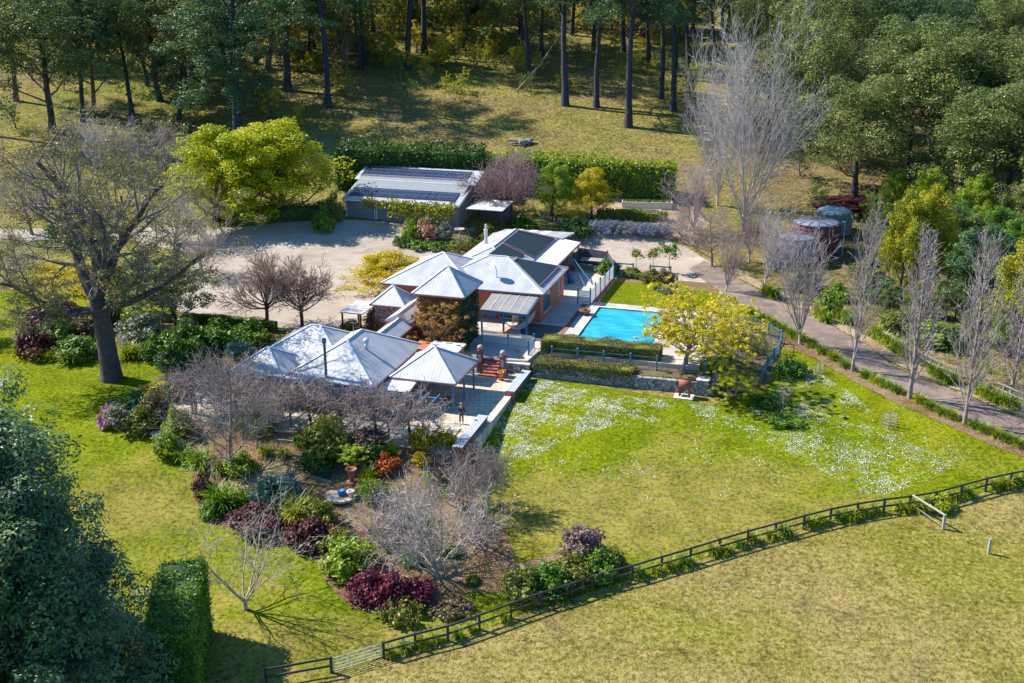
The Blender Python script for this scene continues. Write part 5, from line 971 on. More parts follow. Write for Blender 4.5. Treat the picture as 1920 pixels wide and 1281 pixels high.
def twigshrub(kind, seed, h, n1):
    rnd = random.Random(seed); polys, tips = [], []
    for k in range(n1): a = rnd.uniform(0, 6.28); grow(rnd, (rnd.gauss(0, .1), rnd.gauss(0, .1), 0), (math.cos(a) * .55, math.sin(a) * .55, 1), h, .03, 0, [dict(seg=4, wig=.12, up=.02), dict(n=7, start=.25, ang=36, ratio=.5, seg=3, wig=.15, up=.03, rmin=.014), dict(n=5, start=.2, ang=36, ratio=.5, seg=2, wig=.15, rmin=.011)], polys, tips)
    V, F = tubes(polys, (4, 3, 3)); proto(kind, float(V[:, 2].max()), [('twigs', fastmesh(kind, V, F), 'twig')])
twigshrub('twigbush', 91, 1.5, 16)
# ------------------------------------------------------------------ hedges
def hedge(name, label, P, wd, z1, mleaf, zb=None, leaf=.12, dens=60, rough_=.12, core='dkgreen', top=None, cat='hedge', seed=1, ends=True):
    """clipped hedge along world points P (x,y); z1 = height above the local ground (or absolute top if zb given)"""
    r = empty(name, (0, 0, 0), 0, label, cat); rng = np.random.default_rng(seed); mb = MB(); CC = []; NN = []
    for (p, q) in zip(P, P[1:]):
        p = Vector(p); q = Vector(q); d = (q - p); L_ = d.length; d /= L_; n = Vector((-d.y, d.x)); k = max(1, int(L_ / 2))
        for i in range(k):
            a, b = p + d * (L_ * i / k), p + d * (L_ * (i + 1) / k); s = wd / 2 - rough_ * .8
            zz = [(H(*c) if zb is None else zb) for c in (a, b)]; zt = [(z + z1 if zb is None else z1) for z in zz]; q4 = [a + n * s, a - n * s, b - n * s, b + n * s]; zi = (0, 0, 1, 1)
            mb.add([(c.x, c.y, zz[j] - .2) for c, j in zip(q4, zi)] + [(c.x, c.y, zt[j] - rough_) for c, j in zip(q4, zi)], [(0, 1, 2, 3), (7, 6, 5, 4), (0, 4, 5, 1), (1, 5, 6, 2), (2, 6, 7, 3), (3, 7, 4, 0)])
        hh = z1 if zb is None else z1 - zb
        for face, area in (('t', wd * L_), ('l', hh * L_), ('r', hh * L_), ('e0', wd * hh), ('e1', wd * hh)):
            m = int(area * dens); u = rng.random(m); v = rng.random(m)
            if face == 't': t, o_, z, nn = u * L_, (v - .5) * wd, np.ones(m), (0, 0, 1)
            elif face in 'lr': sg = 1 if face == 'l' else -1; t, o_, z, nn = u * L_, np.full(m, sg * wd / 2), v, (n.x * sg, n.y * sg, .25)
            else: sg = 0 if face == 'e0' else 1; t, o_, z, nn = np.full(m, sg * L_), (u - .5) * wd, v, (d.x * (2 * sg - 1), d.y * (2 * sg - 1), .25)
            x = p.x + d.x * t + n.x * o_; y = p.y + d.y * t + n.y * o_
            f = np.clip(t / L_, 0, 1); ze = [(H(*p) if zb is None else zb), (H(*q) if zb is None else zb)]; g0 = ze[0] + (ze[1] - ze[0]) * f
            if zb is None and L_ > 6: g0 = np.array([H(a_, b_) for a_, b_ in zip(x, y)])
            lump = .10 * np.sin(x * 1.9 + y) + .07 * np.sin(y * 3.1 - x * 1.3)
            zz = g0 + hh * z + (lump if face == 't' else 0)
            C = np.stack([x, y, zz], 1) + rng.normal(size=(m, 3)) * rough_ * .6 + np.array(nn) * lump[:, None] * .5; CC.append(C); NN.append(np.tile(np.array(nn, float), (m, 1)))
    mb.build("hedge_core", M[core], r); V, F = leafcloud(rng, np.concatenate(CC), np.concatenate(NN), leaf, .55, .75); me = fastmesh("foliage", V, F); o = link(bpy.data.objects.new("foliage", me), r); setm(o, mleaf); return r
g2 = lambda *pts: [tuple(G(u, v)[:2]) for u, v in pts]
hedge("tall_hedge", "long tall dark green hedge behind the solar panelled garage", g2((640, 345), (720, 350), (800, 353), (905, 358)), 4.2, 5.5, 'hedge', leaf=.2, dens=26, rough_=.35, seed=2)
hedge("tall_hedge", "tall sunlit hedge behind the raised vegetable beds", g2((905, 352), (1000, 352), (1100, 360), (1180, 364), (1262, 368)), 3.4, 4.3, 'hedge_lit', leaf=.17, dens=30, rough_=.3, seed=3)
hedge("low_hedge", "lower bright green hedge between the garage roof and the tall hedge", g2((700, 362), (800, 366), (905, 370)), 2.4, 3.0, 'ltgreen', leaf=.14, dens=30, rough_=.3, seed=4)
hedge("clipped_hedge", "flat topped grey green hedge at the front edge of the pool", [l2w(-.75, 12.6), l2w(10.0, 12.9)], 1.9, 2.2, 'hedge_grey', zb=.7, leaf=.055, dens=330, rough_=.07, core='olive', seed=5)
hedge("clipped_hedge", "lower grey green hedge trailing over the rubble wall below the fence posts", [l2w(-.55, 9.3), l2w(8.2, 9.45)], 1.75, 1.25, 'hedge_grey', zb=.3, leaf=.06, dens=330, rough_=.12, core='olive', seed=6)
hedge("box_hedge", "low clipped bright topped hedge between the gravel court and the shrubs left of the house", g2((268, 600), (340, 605), (430, 612), (518, 622)), .85, 1.0, 'buxus', leaf=.06, dens=260, rough_=.05, seed=7)
hedge("box_hedge", "low olive hedge in front of the raised vegetable beds", g2((1120, 408), (1180, 412), (1250, 415)), 1.3, 1.1, 'olive', leaf=.09, dens=110, rough_=.12, seed=8)
hp = G(345, 1290); hedge("tall_hedge", "tall squared dark hedge in the bottom left corner beside the big gum", [(hp.x + .1, hp.y - 2), (hp.x - .9, hp.y + 4.6)], 2.5, 5.0, 'green', leaf=.085, dens=170, rough_=.14, seed=9)
hedge("box_hedge", "short bright lime clipped hedge beside the mossy porch roof", [l2w(-21.3, 10.6), l2w(-18.3, 10.4)], .8, 1.3, 'buxus', leaf=.07, dens=160, rough_=.06, seed=10)
# climbing plants: ivy on the tower, vine on the garage, vines on the pergola
def climber(name, label, boxes, mleaf, size, dens, cat='climber', seed=1, parts=None):
    """boxes: (a0,a1,b0,b1,z0,z1) in house axes filled with a shell of leaves"""
    r = hroot(name, label, cat); rng = np.random.default_rng(seed)
    for bi, (a0, a1, b0, b1, z0, z1, mk, dn) in enumerate(boxes):
        vol = (a1 - a0) * (b1 - b0) * (z1 - z0); n = int(dn * max((a1 - a0), (b1 - b0)) * max(z1 - z0, min(a1 - a0, b1 - b0)))
        C = np.stack([rng.uniform(a0, a1, n), rng.uniform(b0, b1, n), rng.uniform(z0, z1, n)], 1); k = np.sin(C[:, 0] * 2.3 + C[:, 2] * 1.7) * np.sin(C[:, 1] * 2.1 + C[:, 2] * 2.9); C[:, 2] += k * .15
        Nn = np.tile(np.array([.3, -.7, .5]), (n, 1)) if (a1 - a0) > (b1 - b0) else np.tile(np.array([.9, -.2, .4]), (n, 1)); V, F = leafcloud(rng, C, Nn, size, .6, .8); o = link(bpy.data.objects.new("foliage", fastmesh("foliage", V, F)), r); setm(o, mk)
    return r
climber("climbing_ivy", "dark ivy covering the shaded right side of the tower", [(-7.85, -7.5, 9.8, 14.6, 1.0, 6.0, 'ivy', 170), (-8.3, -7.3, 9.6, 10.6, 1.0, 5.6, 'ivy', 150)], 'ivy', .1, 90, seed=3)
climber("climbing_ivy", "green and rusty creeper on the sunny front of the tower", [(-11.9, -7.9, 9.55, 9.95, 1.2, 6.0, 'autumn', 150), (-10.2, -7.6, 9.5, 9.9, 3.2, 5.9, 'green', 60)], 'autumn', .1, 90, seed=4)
climber("trellis_vine", "yellow green vine trailing along the front of the garage roof", [(-34.0, -21.4, 46.4, 47.7, 5.3, 6.5, 'acacia', 55), (-30.2, -21.4, 46.1, 47.5, 4.3, 6.0, 'acacia', 42), (-28, -22.2, 46.4, 47.5, 3.0, 4.2, 'green', 30)], 'acacia', .17, 60, seed=5)
rnd = random.Random(77)
for k, (a, b) in enumerate(((-24.2, -7.9), (-20.3, -8.0), (-17.0, -8.4), (-13.96, -8.1), (-11.2, -8.3), (-8.3, -8.4), (-5.6, -8.3))):
    r = hroot("grape_vine", "gnarled bare vine over the pergola, %s" % ordn(k, 7), "vine", "bare vines on the pergola", (a, b, 0)); polys, tips = [], []
    V0 = [(0, 0, -.1), (.05, .03, .8), (-.03, 0, 1.6), (.02, .05, 2.5)]; polys.append((V0, [.13, .11, .10, .09], 0))
    for j in range(20):
        an = j * 2.4 + rnd.random(); d = (math.cos(an), math.sin(an) * .8, .12)
        grow(rnd, (0, 0, 2.5), d, rnd.uniform(1.6, 3.2), .06, 0, [dict(seg=7, wig=.22, up=-.01, taper=.5), dict(n=10, start=.1, ang=60, av=25, ratio=.42, seg=5, wig=.28, up=.09, rr=.6, rmin=.024), dict(n=7, start=.1, ang=55, av=25, ratio=.6, seg=3, wig=.35, up=.09, rmin=.019)], polys, tips)
    V, F = tubes(polys[:1], (7,)); o = link(bpy.data.objects.new("trunk", fastmesh("trunk", V, F)), r); setm(o, 'bark_dark')
    V, F = tubes([(p, q, l) for p, q, l in polys[1:]], (5, 4, 3)); V[:, 2] = np.maximum(V[:, 2], 1.7 + .5 * np.sin(V[:, 0] * 2)); o = link(bpy.data.objects.new("canes", fastmesh("canes", V, F)), r); setm(o, 'twig_vine')
    rng = np.random.default_rng(k); tt = np.array([t for t in tips if t])[rng.integers(0, len(tips), 260)]; tt[:, 2] = np.maximum(tt[:, 2], 2.5); V, F = clumps(rng, tt, .1, 2, .05); o = link(bpy.data.objects.new("leaves", fastmesh("leaves", V, F)), r); setm(o, 'acacia')
# ------------------------------------------------------------------ big gum on the left lawn
def biggum():
    p = G(210, 712); r = empty("gum_tree", (p.x, p.y, p.z), 0, "huge spreading gum with a thick grey trunk standing on the left lawn", "tree"); rnd = random.Random(8); polys, tips = [], []
    trunk = [(0, 0, -.4), (0, 0, .5), (-.05, 0, 2.2), (-.15, .1, 4.4), (-.35, .2, 6.2), (-.5, .3, 7.2)]; polys.append((trunk, [1.15, .95, .82, .76, .72, .66], 0)); f = trunk[-1]; g = trunk[4]
    limb = [dict(seg=8, wig=.12, up=.05, taper=.3), dict(n=9, start=.22, ang=44, av=16, ratio=.46, seg=6, wig=.17, up=.07, rr=.5), dict(n=6, start=.2, ang=44, av=16, ratio=.5, seg=4, wig=.22, up=.05, rr=.55, rmin=.035), dict(n=4, start=.2, ang=42, ratio=.5, seg=3, wig=.24, up=.03, rmin=.022)]
    for P, d, L_, R_ in ((f, (-.8, .15, .8), 12.5, .56), (f, (-.12, .5, 1), 13.5, .58), (f, (.35, .1, 1), 14, .50), (f, (.55, -.35, .75), 10, .36), (g, (1.0, .15, .42), 10.5, .38), (g, (-1, -.25, .22), 9.5, .34), (f, (.2, .9, .7), 11, .3), (g, (.7, -.5, .3), 6.5, .2), (g, (-.6, -.7, .35), 6.0, .2), (f, (-.5, .7, .9), 12, .3)):
        grow(rnd, P, d, L_, R_, 0, limb, polys, tips)
    lo = [q for q in polys if q[2] < 1]; hi = [q for q in polys if q[2] >= 1]
    V, F = tubes(lo, (12, 6)); o = link(bpy.data.objects.new("trunk", fastmesh("trunk", V, F)), r); o.data.polygons.foreach_set("use_smooth", [True] * len(F)); setm(o, 'bark_gum')
    V, F = tubes(hi, (6, 5, 4, 3)); o = link(bpy.data.objects.new("branches", fastmesh("branches", V, F)), r); setm(o, 'limb_gum')
    rng = np.random.default_rng(4); tt = np.array(tips); tt = tt[rng.random(len(tt)) < .19]; V, F = clumps(rng, tt, 1.0, 130, .095, .6, .2, .4, .9, .3); o = link(bpy.data.objects.new("crown", fastmesh("crown", V, F)), r); setm(o, 'gum_grey')
biggum()
def foregum(name, u, v, seed, hh, label, dirs, mat='gum_fore', keep=1.0, per=170, at=None):
    p = G(u, v) if at is None else Vector((at[0], at[1], H(*at))); r = empty(name, (p.x, p.y, p.z), 0, label, "tree"); rnd = random.Random(seed); polys, tips = [], []
    tr = [(0, 0, -.4), (.1, 0, hh * .2), (-.1, .1, hh * .4), (.1, .2, hh * .62), (0, .1, hh * .8)]; polys.append((tr, [.7, .55, .46, .3, .18], 0))
    for k in range(dirs):
        t = .1 + .9 * k / dirs; f = min(t * 4, 3.99); i = min(3, int(f)); P = tuple(tr[i][j] + (tr[i + 1][j] - tr[i][j]) * (f - i) for j in range(3)); a = k * 2.4 + 1
        grow(rnd, P, (math.cos(a), math.sin(a), .38 + .5 * t), hh * (.44 - .24 * t), .2 - .1 * t, 0, [dict(seg=7, wig=.12, up=.04, taper=.35), dict(n=8, start=.25, ang=46, av=14, ratio=.42, seg=4, wig=.18, up=.06, rr=.5), dict(n=5, start=.3, ang=44, ratio=.5, seg=3, wig=.22, up=.06, rmin=.025)], polys, tips)
    V, F = tubes([q for q in polys if q[2] < 1], (9, 6)); o = link(bpy.data.objects.new("trunk", fastmesh("trunk", V, F)), r); setm(o, 'bark_gum')
    V, F = tubes([q for q in polys if q[2] >= 1], (6, 4, 3)); o = link(bpy.data.objects.new("branches", fastmesh("branches", V, F)), r); setm(o, 'twig')
    rng = np.random.default_rng(seed); tt = np.array(tips); tt = tt[rng.random(len(tt)) < keep * .42]; V, F = clumps(rng, tt, 1.05, int(per * .95), .135, .8, .75, .42, .35, .6); o = link(bpy.data.objects.new("crown", fastmesh("crown", V, F)), r); setm(o, mat)
foregum("gum_tree", 90, 1330, 31, 14.8, "large dark blue green gum filling the bottom left corner", 24, at=(-24.3, 45.0))
foregum("gum_tree", 60, 1100, 32, 18.3, "tallest dark gum at the left edge above the bottom corner tree", 24, at=(-28.0, 48.5))
foregum("gum_tree", 0, 0, 33, 13, "shadowed gum at the lower left edge of the picture", 20, at=(-27.5, 44))
foregum("gum_tree", 0, 0, 35, 16, "gum standing outside the bottom left corner that shades the squared hedge", 18, at=(-34, 47.5))
foregum("gum_tree", 0, 0, 34, 15, "gum just outside the left edge that shades the upper left lawn", 13, at=(-64, 101), keep=.8)
sheet("garden_bed", rough(gpoly([(120, 1180), (215, 1150), (300, 1185), (312, 1300), (60, 1330), (40, 1230)]), .08, .8, 21), M['soil'], .09, .8)
# ------------------------------------------------------------------ wooded slope
def many(lst, cat, group, lab, kinds, name, mats_=None, sort=True):
    lst = sorted(lst, key=lambda t: t[0]) if sort else lst; n = len(lst)
    for i, t in enumerate(lst):
        k = kinds if isinstance(kinds, str) else kinds[(i * 7 + 3) % len(kinds)]
        mm = mats_ if (mats_ is None or isinstance(mats_, dict)) else mats_[i % len(mats_)]
        lb = lab % ordn(i, n)
        plant(t[4] if len(t) > 4 else k, name, t[0], t[1], t[2], lb, cat, t[3] if len(t) > 3 else None, mm, group)
B = {'trunk': 'bark_blue', 'branches': 'bark_dark', 'crown': 'gum_blue'}; Bd = {'trunk': 'bark_dark', 'branches': 'bark_red', 'crown': 'gum'}; Br = {'trunk': 'bark_red', 'branches': 'bark_red', 'crown': 'gum'}
many([(98, 248, 270, 200), (156, 228, 250), (176, 218, 260), (247, 215, 240), (349, 146, 210), (389, 191, 230, 200), (445, 255, 330, 230), (30, 190, 270), (-40, 250, 300), (20, 110, 240), (300, 190, 240, 180), (540, 170, 240, 190), (500, 130, 230, 190)], "tree", "gum trees on the left of the wooded slope", "low branched dark gum left on the wooded slope, %s", ['dense2', 'gum2', 'dense0', 'gum2'], "gum_tree", [Bd, B, {'trunk': 'bark_red', 'branches': 'bark_red', 'crown': 'gum_blue'}])
many([(616, 201, 330), (764, 128, 330), (796, 101, 330), (991, 148, 290), (977, 88, 240), (1016, 109, 240), (1060, 198, 330), (1118, 201, 300), (1113, 94, 240), (1178, 238, 350), (1216, 127, 260), (1239, 185, 300), (1262, 208, 290), (1290, 150, 260), (1350, 110, 240)], "tree", "tall straight gums on the middle of the wooded slope", "tall straight gum trunk on the slope behind the hedge, %s", ['gum0', 'gum1', 'gum3'], "gum_tree", [B, Bd, B])
many([(490 + (i * 97) % 880, 60 + (i * 31) % 90, 230 + (i * 13) % 60) for i in range(13)] + [(277, 161, 230), (288, 122, 220), (480, 120, 220), (540, 90, 220), (700, 60, 200), (90, 120, 200), (200, 100, 210), (380, 80, 190), (620, 40, 170), (1050, 40, 170), (1160, 50, 180), (920, 30, 170), (1240, 60, 190), (300, 50, 170), (440, 40, 170), (130, 50, 170), (0, 40, 180), (760, 20, 160), (860, -10, 150), (1000, -5, 150)], "tree", "distant gums at the top of the slope", "distant gum near the top of the slope, %s", ['gum1', 'dense1', 'gum2', 'dense0'], "gum_tree", [Bd, B])
plant('leafy2', 'gum_sapling', 653, 143, 150, "slender young gum between the yellow wattles and the big trunks", wpx=80, mats_={'crown': 'gum_grey'})
plant('dense1', 'gum_tree', 445, 250, 200, "bushy dark gum low on the slope above the lime trees", wpx=170, mats_=B); plant('dense0', 'gum_tree', 335, 225, 130, "short bushy gum left of the lime trees on the slope", wpx=150, mats_=B)
# dense forest on the right
many([(1602, 368, 215, 190), (1700, 345, 270, 210), (1795, 400, 230, 190), (1880, 420, 250, 210), (1960, 470, 260), (1530, 290, 240, 180), (1650, 280, 240, 190), (1745, 300, 250, 200), (1835, 310, 230, 200), (1925, 330, 240, 210), (1990, 300, 260)], "tree", "front gums of the dense right forest", "olive gum in the front row of the right forest, %s", ['dense0', 'dense1', 'dense2'], "gum_tree", [{'crown': 'gum_olive'}, {'crown': 'gum_olive'}, {'crown': 'gum'}])
many([(1500, 240, 240), (1590, 225, 250), (1685, 225, 250), (1775, 230, 240), (1865, 235, 240), (1955, 240, 240), (1440, 185, 230), (1535, 170, 220), (1630, 150, 210), (1720, 155, 210), (1810, 150, 210), (1905, 160, 220), (1400, 140, 200), (1480, 110, 190), (1570, 90, 180), (1660, 90, 180), (1750, 90, 180), (1840, 95, 180), (1930, 90, 180), (1340, 90, 190), (1300, 60, 180), (1420, 60, 170), (1520, 40, 160), (1640, 40, 160), (1780, 40, 160), (1900, 40, 160)],
     "tree", "rear gums of the dense right forest", "dense gum crown far back in the right forest, %s", ['dense1', 'dense2', 'dense0'], "gum_tree", [{'crown': 'gum_olive'}, {'crown': 'gum'}, {'crown': 'gum_blue'}])
many([(1620, 560, 50), (1665, 600, 60), (1660, 470, 70), (1730, 480, 110), (1790, 500, 120), (1850, 520, 130), (1910, 540, 130), (1700, 470, 100), (1670, 400, 80), (1740, 430, 110), (1820, 450, 120), (1900, 470, 130), (1980, 560, 150), (1760, 600, 60), (1820, 640, 60), (1870, 660, 70), (1930, 690, 70), (1960, 640, 110), (1720, 590, 60), (1850, 590, 90), (1790, 600, 70)], "bush", "bushy thicket below the right forest", "leafy bushy thicket below the right forest, %s", 'bushy', "thicket_bush", [{'crown': 'gum_olive'}, {'crown': 'green'}, {'crown': 'gum'}, {'crown': 'ltgreen'}])
sheet("forest_floor", rough(gpoly([(1440, 380), (1500, 270), (1560, 200), (1700, 150), (2050, 150), (2100, 480), (2000, 780), (1850, 735), (1740, 688), (1680, 655), (1620, 620), (1560, 585), (1520, 550), (1560, 480), (1500, 430)]), .4, 2., 31), M['litter'], .04, 1.5)
# wattles and undergrowth
W1 = [(490 + (i * 61) % 800, 8 + (i * 43) % 75, 52 + (i * 17) % 36) for i in range(46)] + [(520 + (i * 53) % 260, 20 + (i * 37) % 95, 60 + (i * 13) % 34) for i in range(22)] + [(800 + (i * 41) % 150, 70 + (i * 29) % 60, 32 + (i * 7) % 22) for i in range(14)] + [(855, 190, 45), (830, 218, 24), (510, 215, 60), (560, 235, 50), (500, 180, 45), (1200, 100, 40), (1130, 60, 40), (1040, 90, 38), (905, 95, 45), (735, 110, 50)]
W1 += [(480 + (i * 71) % 820, 95 + (i * 37) % 110, 28 + (i * 11) % 24) for i in range(24)] + [(640 + (i * 47) % 330, 85 + (i * 23) % 55, 44 + (i * 13) % 24) for i in range(16)]
for k_, (mk_, adj) in enumerate((('wattle_gold', 'golden blossomed'), ('wattle', 'green and yellow'), ('acacia', 'olive yellow'))):
    many(W1[k_::3], "wattle", adj + " wattles on the slope", adj + " wattle bush on the wooded slope, %s", 'wattle', "wattle_bush", {'crown': mk_})
many([(870, 62, 60, 70), (910, 66, 66, 60), (940, 58, 55, 50), (830, 60, 50, 50), (560, 50, 60, 80), (980, 50, 50, 50)], "conifer", "dark conifers below the distant shed", "dark spreading conifer below the distant shed, %s", 'leafy', "conifer", {'crown': 'green'})
many([((i * 67) % 1400, 5 + (i * 29) % 70, 44 + (i * 11) % 30) for i in range(40)] + [(640 + (i * 83) % 640, 80 + (i * 41) % 100, 20 + (i * 7) % 22) for i in range(20)] + [(60, 150, 60), (120, 170, 50), (220, 130, 70), (300, 150, 70), (260, 90, 60), (450, 130, 60), (340, 60, 60), (410, 110, 55), (60, 60, 70), (180, 30, 60), (1080, 130, 50), (1280, 220, 50), (1300, 180, 60), (570, 130, 50), (670, 100, 50), (1160, 160, 36), (1240, 140, 50), (30, 240, 60), (480, 205, 55), (950, 130, 30), (1310, 245, 55), (1010, 150, 26), (1390, 220, 60), (1450, 260, 70), (1540, 400, 60), (1500, 330, 60)], "bush", "undergrowth bushes on the slope", "rounded dark undergrowth bush on the slope, %s", 'leafy2', "bush", [{'crown': 'gum'}, {'crown': 'green'}, {'crown': 'gum_blue'}])
def leaf_scatter(name, polypx, n, size, mk, seed, z=.06, dens=None, kind='stuff', label=None):
    rng = np.random.default_rng(seed); P = [tuple(G(u, v)[:2]) for u, v in polypx]; X = [p[0] for p in P]; Y = [p[1] for p in P]; x = rng.uniform(min(X), max(X), n * 4); y = rng.uniform(min(Y), max(Y), n * 4); k = inpoly(x, y, P)
    if dens: k &= dens(x, y, rng)
    x, y = x[k][:n], y[k][:n]; zz = np.array([H(a, b) for a, b in zip(x, y)]) + z; Nn = np.tile(np.array([0, -.25, 1.]), (len(x), 1)); V, F = leafcloud(rng, np.stack([x, y, zz], 1), Nn, size, .75, .35)
    o = link(bpy.data.objects.new(name, fastmesh(name, V, F))); setm(o, mk); tag(o, label, kind=kind)
def dd(x, y, rng, s=1.0, t=.15):
    f = np.sin(x * .9 * s + 1.3 * np.sin(y * .7 * s)) * np.sin(y * 1.1 * s + np.sin(x * .6)) + .7 * np.sin(x * 2.3 + y * 1.7) * np.sin(y * 2.9 - x * 1.1) + .5 * np.sin(x * 5.1 + 2) * np.sin(y * 5.7); return f + rng.normal(size=x.shape) * .55 > t
leaf_scatter("daisies", [(935, 745), (1000, 708), (1120, 735), (1200, 748), (1270, 752), (1250, 790), (1150, 800), (1060, 830), (1000, 860), (930, 880), (915, 840), (920, 790)], 13000, .036, 'whiteflower', 1, .06, lambda x, y, r: dd(x, y, r, 1, .45), label="white daisies thick in the lawn below the hedge")
leaf_scatter("daisies", [(1290, 758), (1400, 770), (1440, 745), (1475, 680), (1520, 690), (1600, 740), (1660, 800), (1700, 830), (1790, 870), (1750, 900), (1640, 935), (1540, 890), (1480, 850), (1400, 832), (1330, 818)], 15000, .036, 'whiteflower', 2, .06, lambda x, y, r: dd(x + 3, y, r, .8, .5), label="white daisies drifting over the right side of the lawn")
leaf_scatter("daisies", [(890, 880), (1100, 850), (1300, 800), (1700, 800), (1850, 850), (1700, 930), (1500, 930), (1100, 950), (900, 960)], 2400, .042, 'whiteflower', 3, .06, lambda x, y, r: dd(x, y, r, .7, .9), label="scattered white daisies")
leaf_scatter("fallen_leaves", [(600, 1090), (700, 1150), (840, 1150), (960, 1090), (950, 1000), (700, 960), (500, 930), (600, 1060)], 2600, .045, 'brownleaf', 5, .1, label="fallen leaves in the garden bed")
leaf_scatter("fallen_leaves", [(480, 180), (1250, 180), (1280, 290), (960, 280), (640, 240)], 5000, .10, 'brownleaf', 6, .08, label="leaf litter on the slope")
def tufts(name, polypx, n, size, mk, seed, z=.03, world=None):
    rng = np.random.default_rng(seed); P = world or [tuple(G(u, v)[:2]) for u, v in polypx]; X = [p[0] for p in P]; Y = [p[1] for p in P]; m = n * 4
    x = rng.uniform(min(X), max(X), m); y = rng.uniform(min(Y), max(Y), m); k = inpoly(x, y, P); x, y = x[k][:n], y[k][:n]; g = np.array([H(a, b) for a, b in zip(x, y)]) + z
    Nn = np.stack([rng.normal(size=len(x)), -np.abs(rng.normal(size=len(x))), np.full(len(x), .45)], 1); V, F = leafcloud(rng, np.stack([x, y, g + size * .5], 1), Nn, size, .4, .3)
    o = link(bpy.data.objects.new(name, fastmesh(name, V, F))); setm(o, mk); tag(o, kind='stuff')
tufts("paddock_grass", None, 26000, .05, 'tuft_dry', 41, world=[tuple(p[:2]) for p in fw] + [(40, 56), (22, 42), (-14, 42), (-14, 50)])
tufts("paddock_grass", None, 9000, .055, 'tuft_green', 42, world=[tuple(p[:2]) for p in fw] + [(40, 56), (22, 42), (-14, 42), (-14, 50)])
tufts("lawn_grass", None, 40000, .035, 'tuft_lawn', 43, world=lawn)
tufts("slope_grass", [(0, 150), (300, 120), (1300, 140), (1300, 330), (640, 240), (300, 330), (0, 330)], 12000, .12, 'tuft_dry', 44)
def cover(name, polypx, n, r, per, size, mk, seed, label=None):
    rng = np.random.default_rng(seed); P = [tuple(G(u, v)[:2]) for u, v in polypx]; X = [p[0] for p in P]; Y = [p[1] for p in P]; x = rng.uniform(min(X), max(X), n * 5); y = rng.uniform(min(Y), max(Y), n * 5); k = inpoly(x, y, P); x, y = x[k][:n], y[k][:n]
    C = np.stack([x, y, [H(a, b) + .06 for a, b in zip(x, y)]], 1); V, F = clumps(rng, C, r, per, size, .8, .2, .45, .9, .5); o = link(bpy.data.objects.new(name, fastmesh(name, V, F))); setm(o, mk); tag(o, label, kind='stuff')
BA = [(345, 850), (375, 945), (500, 1005), (610, 1060), (670, 1140), (800, 1150), (950, 1090), (940, 960), (890, 850), (540, 812), (400, 800)]
for i, (mk, n) in enumerate((('olive', 120), ('green', 90), ('brownleaf', 170), ('greyleaf', 60), ('ltgreen', 60))): cover("ground_cover", BA, n, .26, 46, .045, mk, 60 + i)
BB = [(30, 640), (140, 675), (300, 700), (330, 690), (505, 650), (500, 615), (255, 600), (60, 580)]
for i, (mk, n) in enumerate((('olive', 90), ('green', 80), ('brownleaf', 60))): cover("ground_cover", BB, n, .32, 46, .05, mk, 70 + i)
BC = [(200, 785), (260, 808), (330, 790), (335, 720), (250, 740)]
for i, (mk, n) in enumerate((('olive', 40), ('green', 30), ('yellow', 8))): cover("ground_cover", BC, n, .26, 46, .045, mk, 80 + i)
BD = [(1380, 560), (1450, 590), (1530, 640), (1600, 620), (1540, 560), (1440, 520)]
BE = [(1480, 540), (1600, 620), (1740, 690), (1950, 770), (1950, 600), (1700, 480), (1540, 460)]
for i, (mk, n) in enumerate((('olive', 160), ('green', 160), ('grass_green', 80), ('brownleaf', 90))): cover("undergrowth", BE, n, .6, 60, .08, mk, 90 + i)
BF = [(1345, 740), (1340, 690), (1400, 600), (1470, 635), (1450, 700), (1430, 735)]
for i, (mk, n) in enumerate((('dkgreen', 50), ('olive', 40))): cover("ground_cover", BF, n, .45, 60, .06, mk, 95 + i)
cover("undergrowth", [(480, 60), (1300, 60), (1300, 120), (700, 120), (480, 160)], 260, .8, 60, .12, 'wattle', 99); cover("undergrowth", [(300, 20), (1300, 20), (1300, 90), (480, 100), (300, 80)], 260, .9, 60, .14, 'green', 100); cover("undergrowth", [(640, 100), (1280, 120), (1280, 190), (800, 190)], 160, .4, 40, .10, 'brownleaf', 101)
# ------------------------------------------------------------------ garden trees
plant('bushy', 'lime_tree', 408, 414, 172, "left of the two big lime green trees beside the garage", wpx=190, mats_={'crown': 'lime'}); plant('bushy', 'lime_tree', 535, 410, 176, "right of the two big lime green trees, touching the garage", wpx=190, mats_={'crown': 'lime'}); plant('leafy', 'lime_tree', 475, 404, 160, "smaller lime green tree between the two big lime green trees", wpx=150)
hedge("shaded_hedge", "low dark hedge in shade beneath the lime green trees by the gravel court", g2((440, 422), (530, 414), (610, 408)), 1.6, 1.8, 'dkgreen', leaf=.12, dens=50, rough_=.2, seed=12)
plant('round', 'bare_tree', 948, 412, 142, "round mauve bare tree with a short trunk right of the garage", wpx=128); plant('bushy', 'leafy_tree', 1035, 405, 98, "bright green leafy tree between the round bare tree and the golden conifer", wpx=72, mats_={'crown': 'ltgreen'})
plant('bushy', 'golden_conifer', 1110, 412, 94, "bright golden yellow upright conifer by the vegetable beds", wpx=74, mats_={'crown': 'yellow'}); plant('leafy2', 'olive_tree', 1070, 348, 52, "small grey olive tree in front of the tall hedge", wpx=40, mats_={'crown': 'greyleaf'}); plant('leafy2', 'leafy_tree', 1125, 345, 66, "pale green tree standing against the tall sunlit hedge", wpx=62, mats_={'crown': 'ltgreen'})
many([(502, 614, 148, 128), (567, 617, 142, 122)], "bare tree", "pruned bare trees at the edge of the gravel court", "bare pruned round headed tree by the gravel court, %s", 'lolly', "bare_tree")
plant('bushy', 'yellow_tree', 742, 556, 80, "low layered bright yellow tree behind the small pyramid roof", wpx=145, mats_={'crown': 'yellow'})
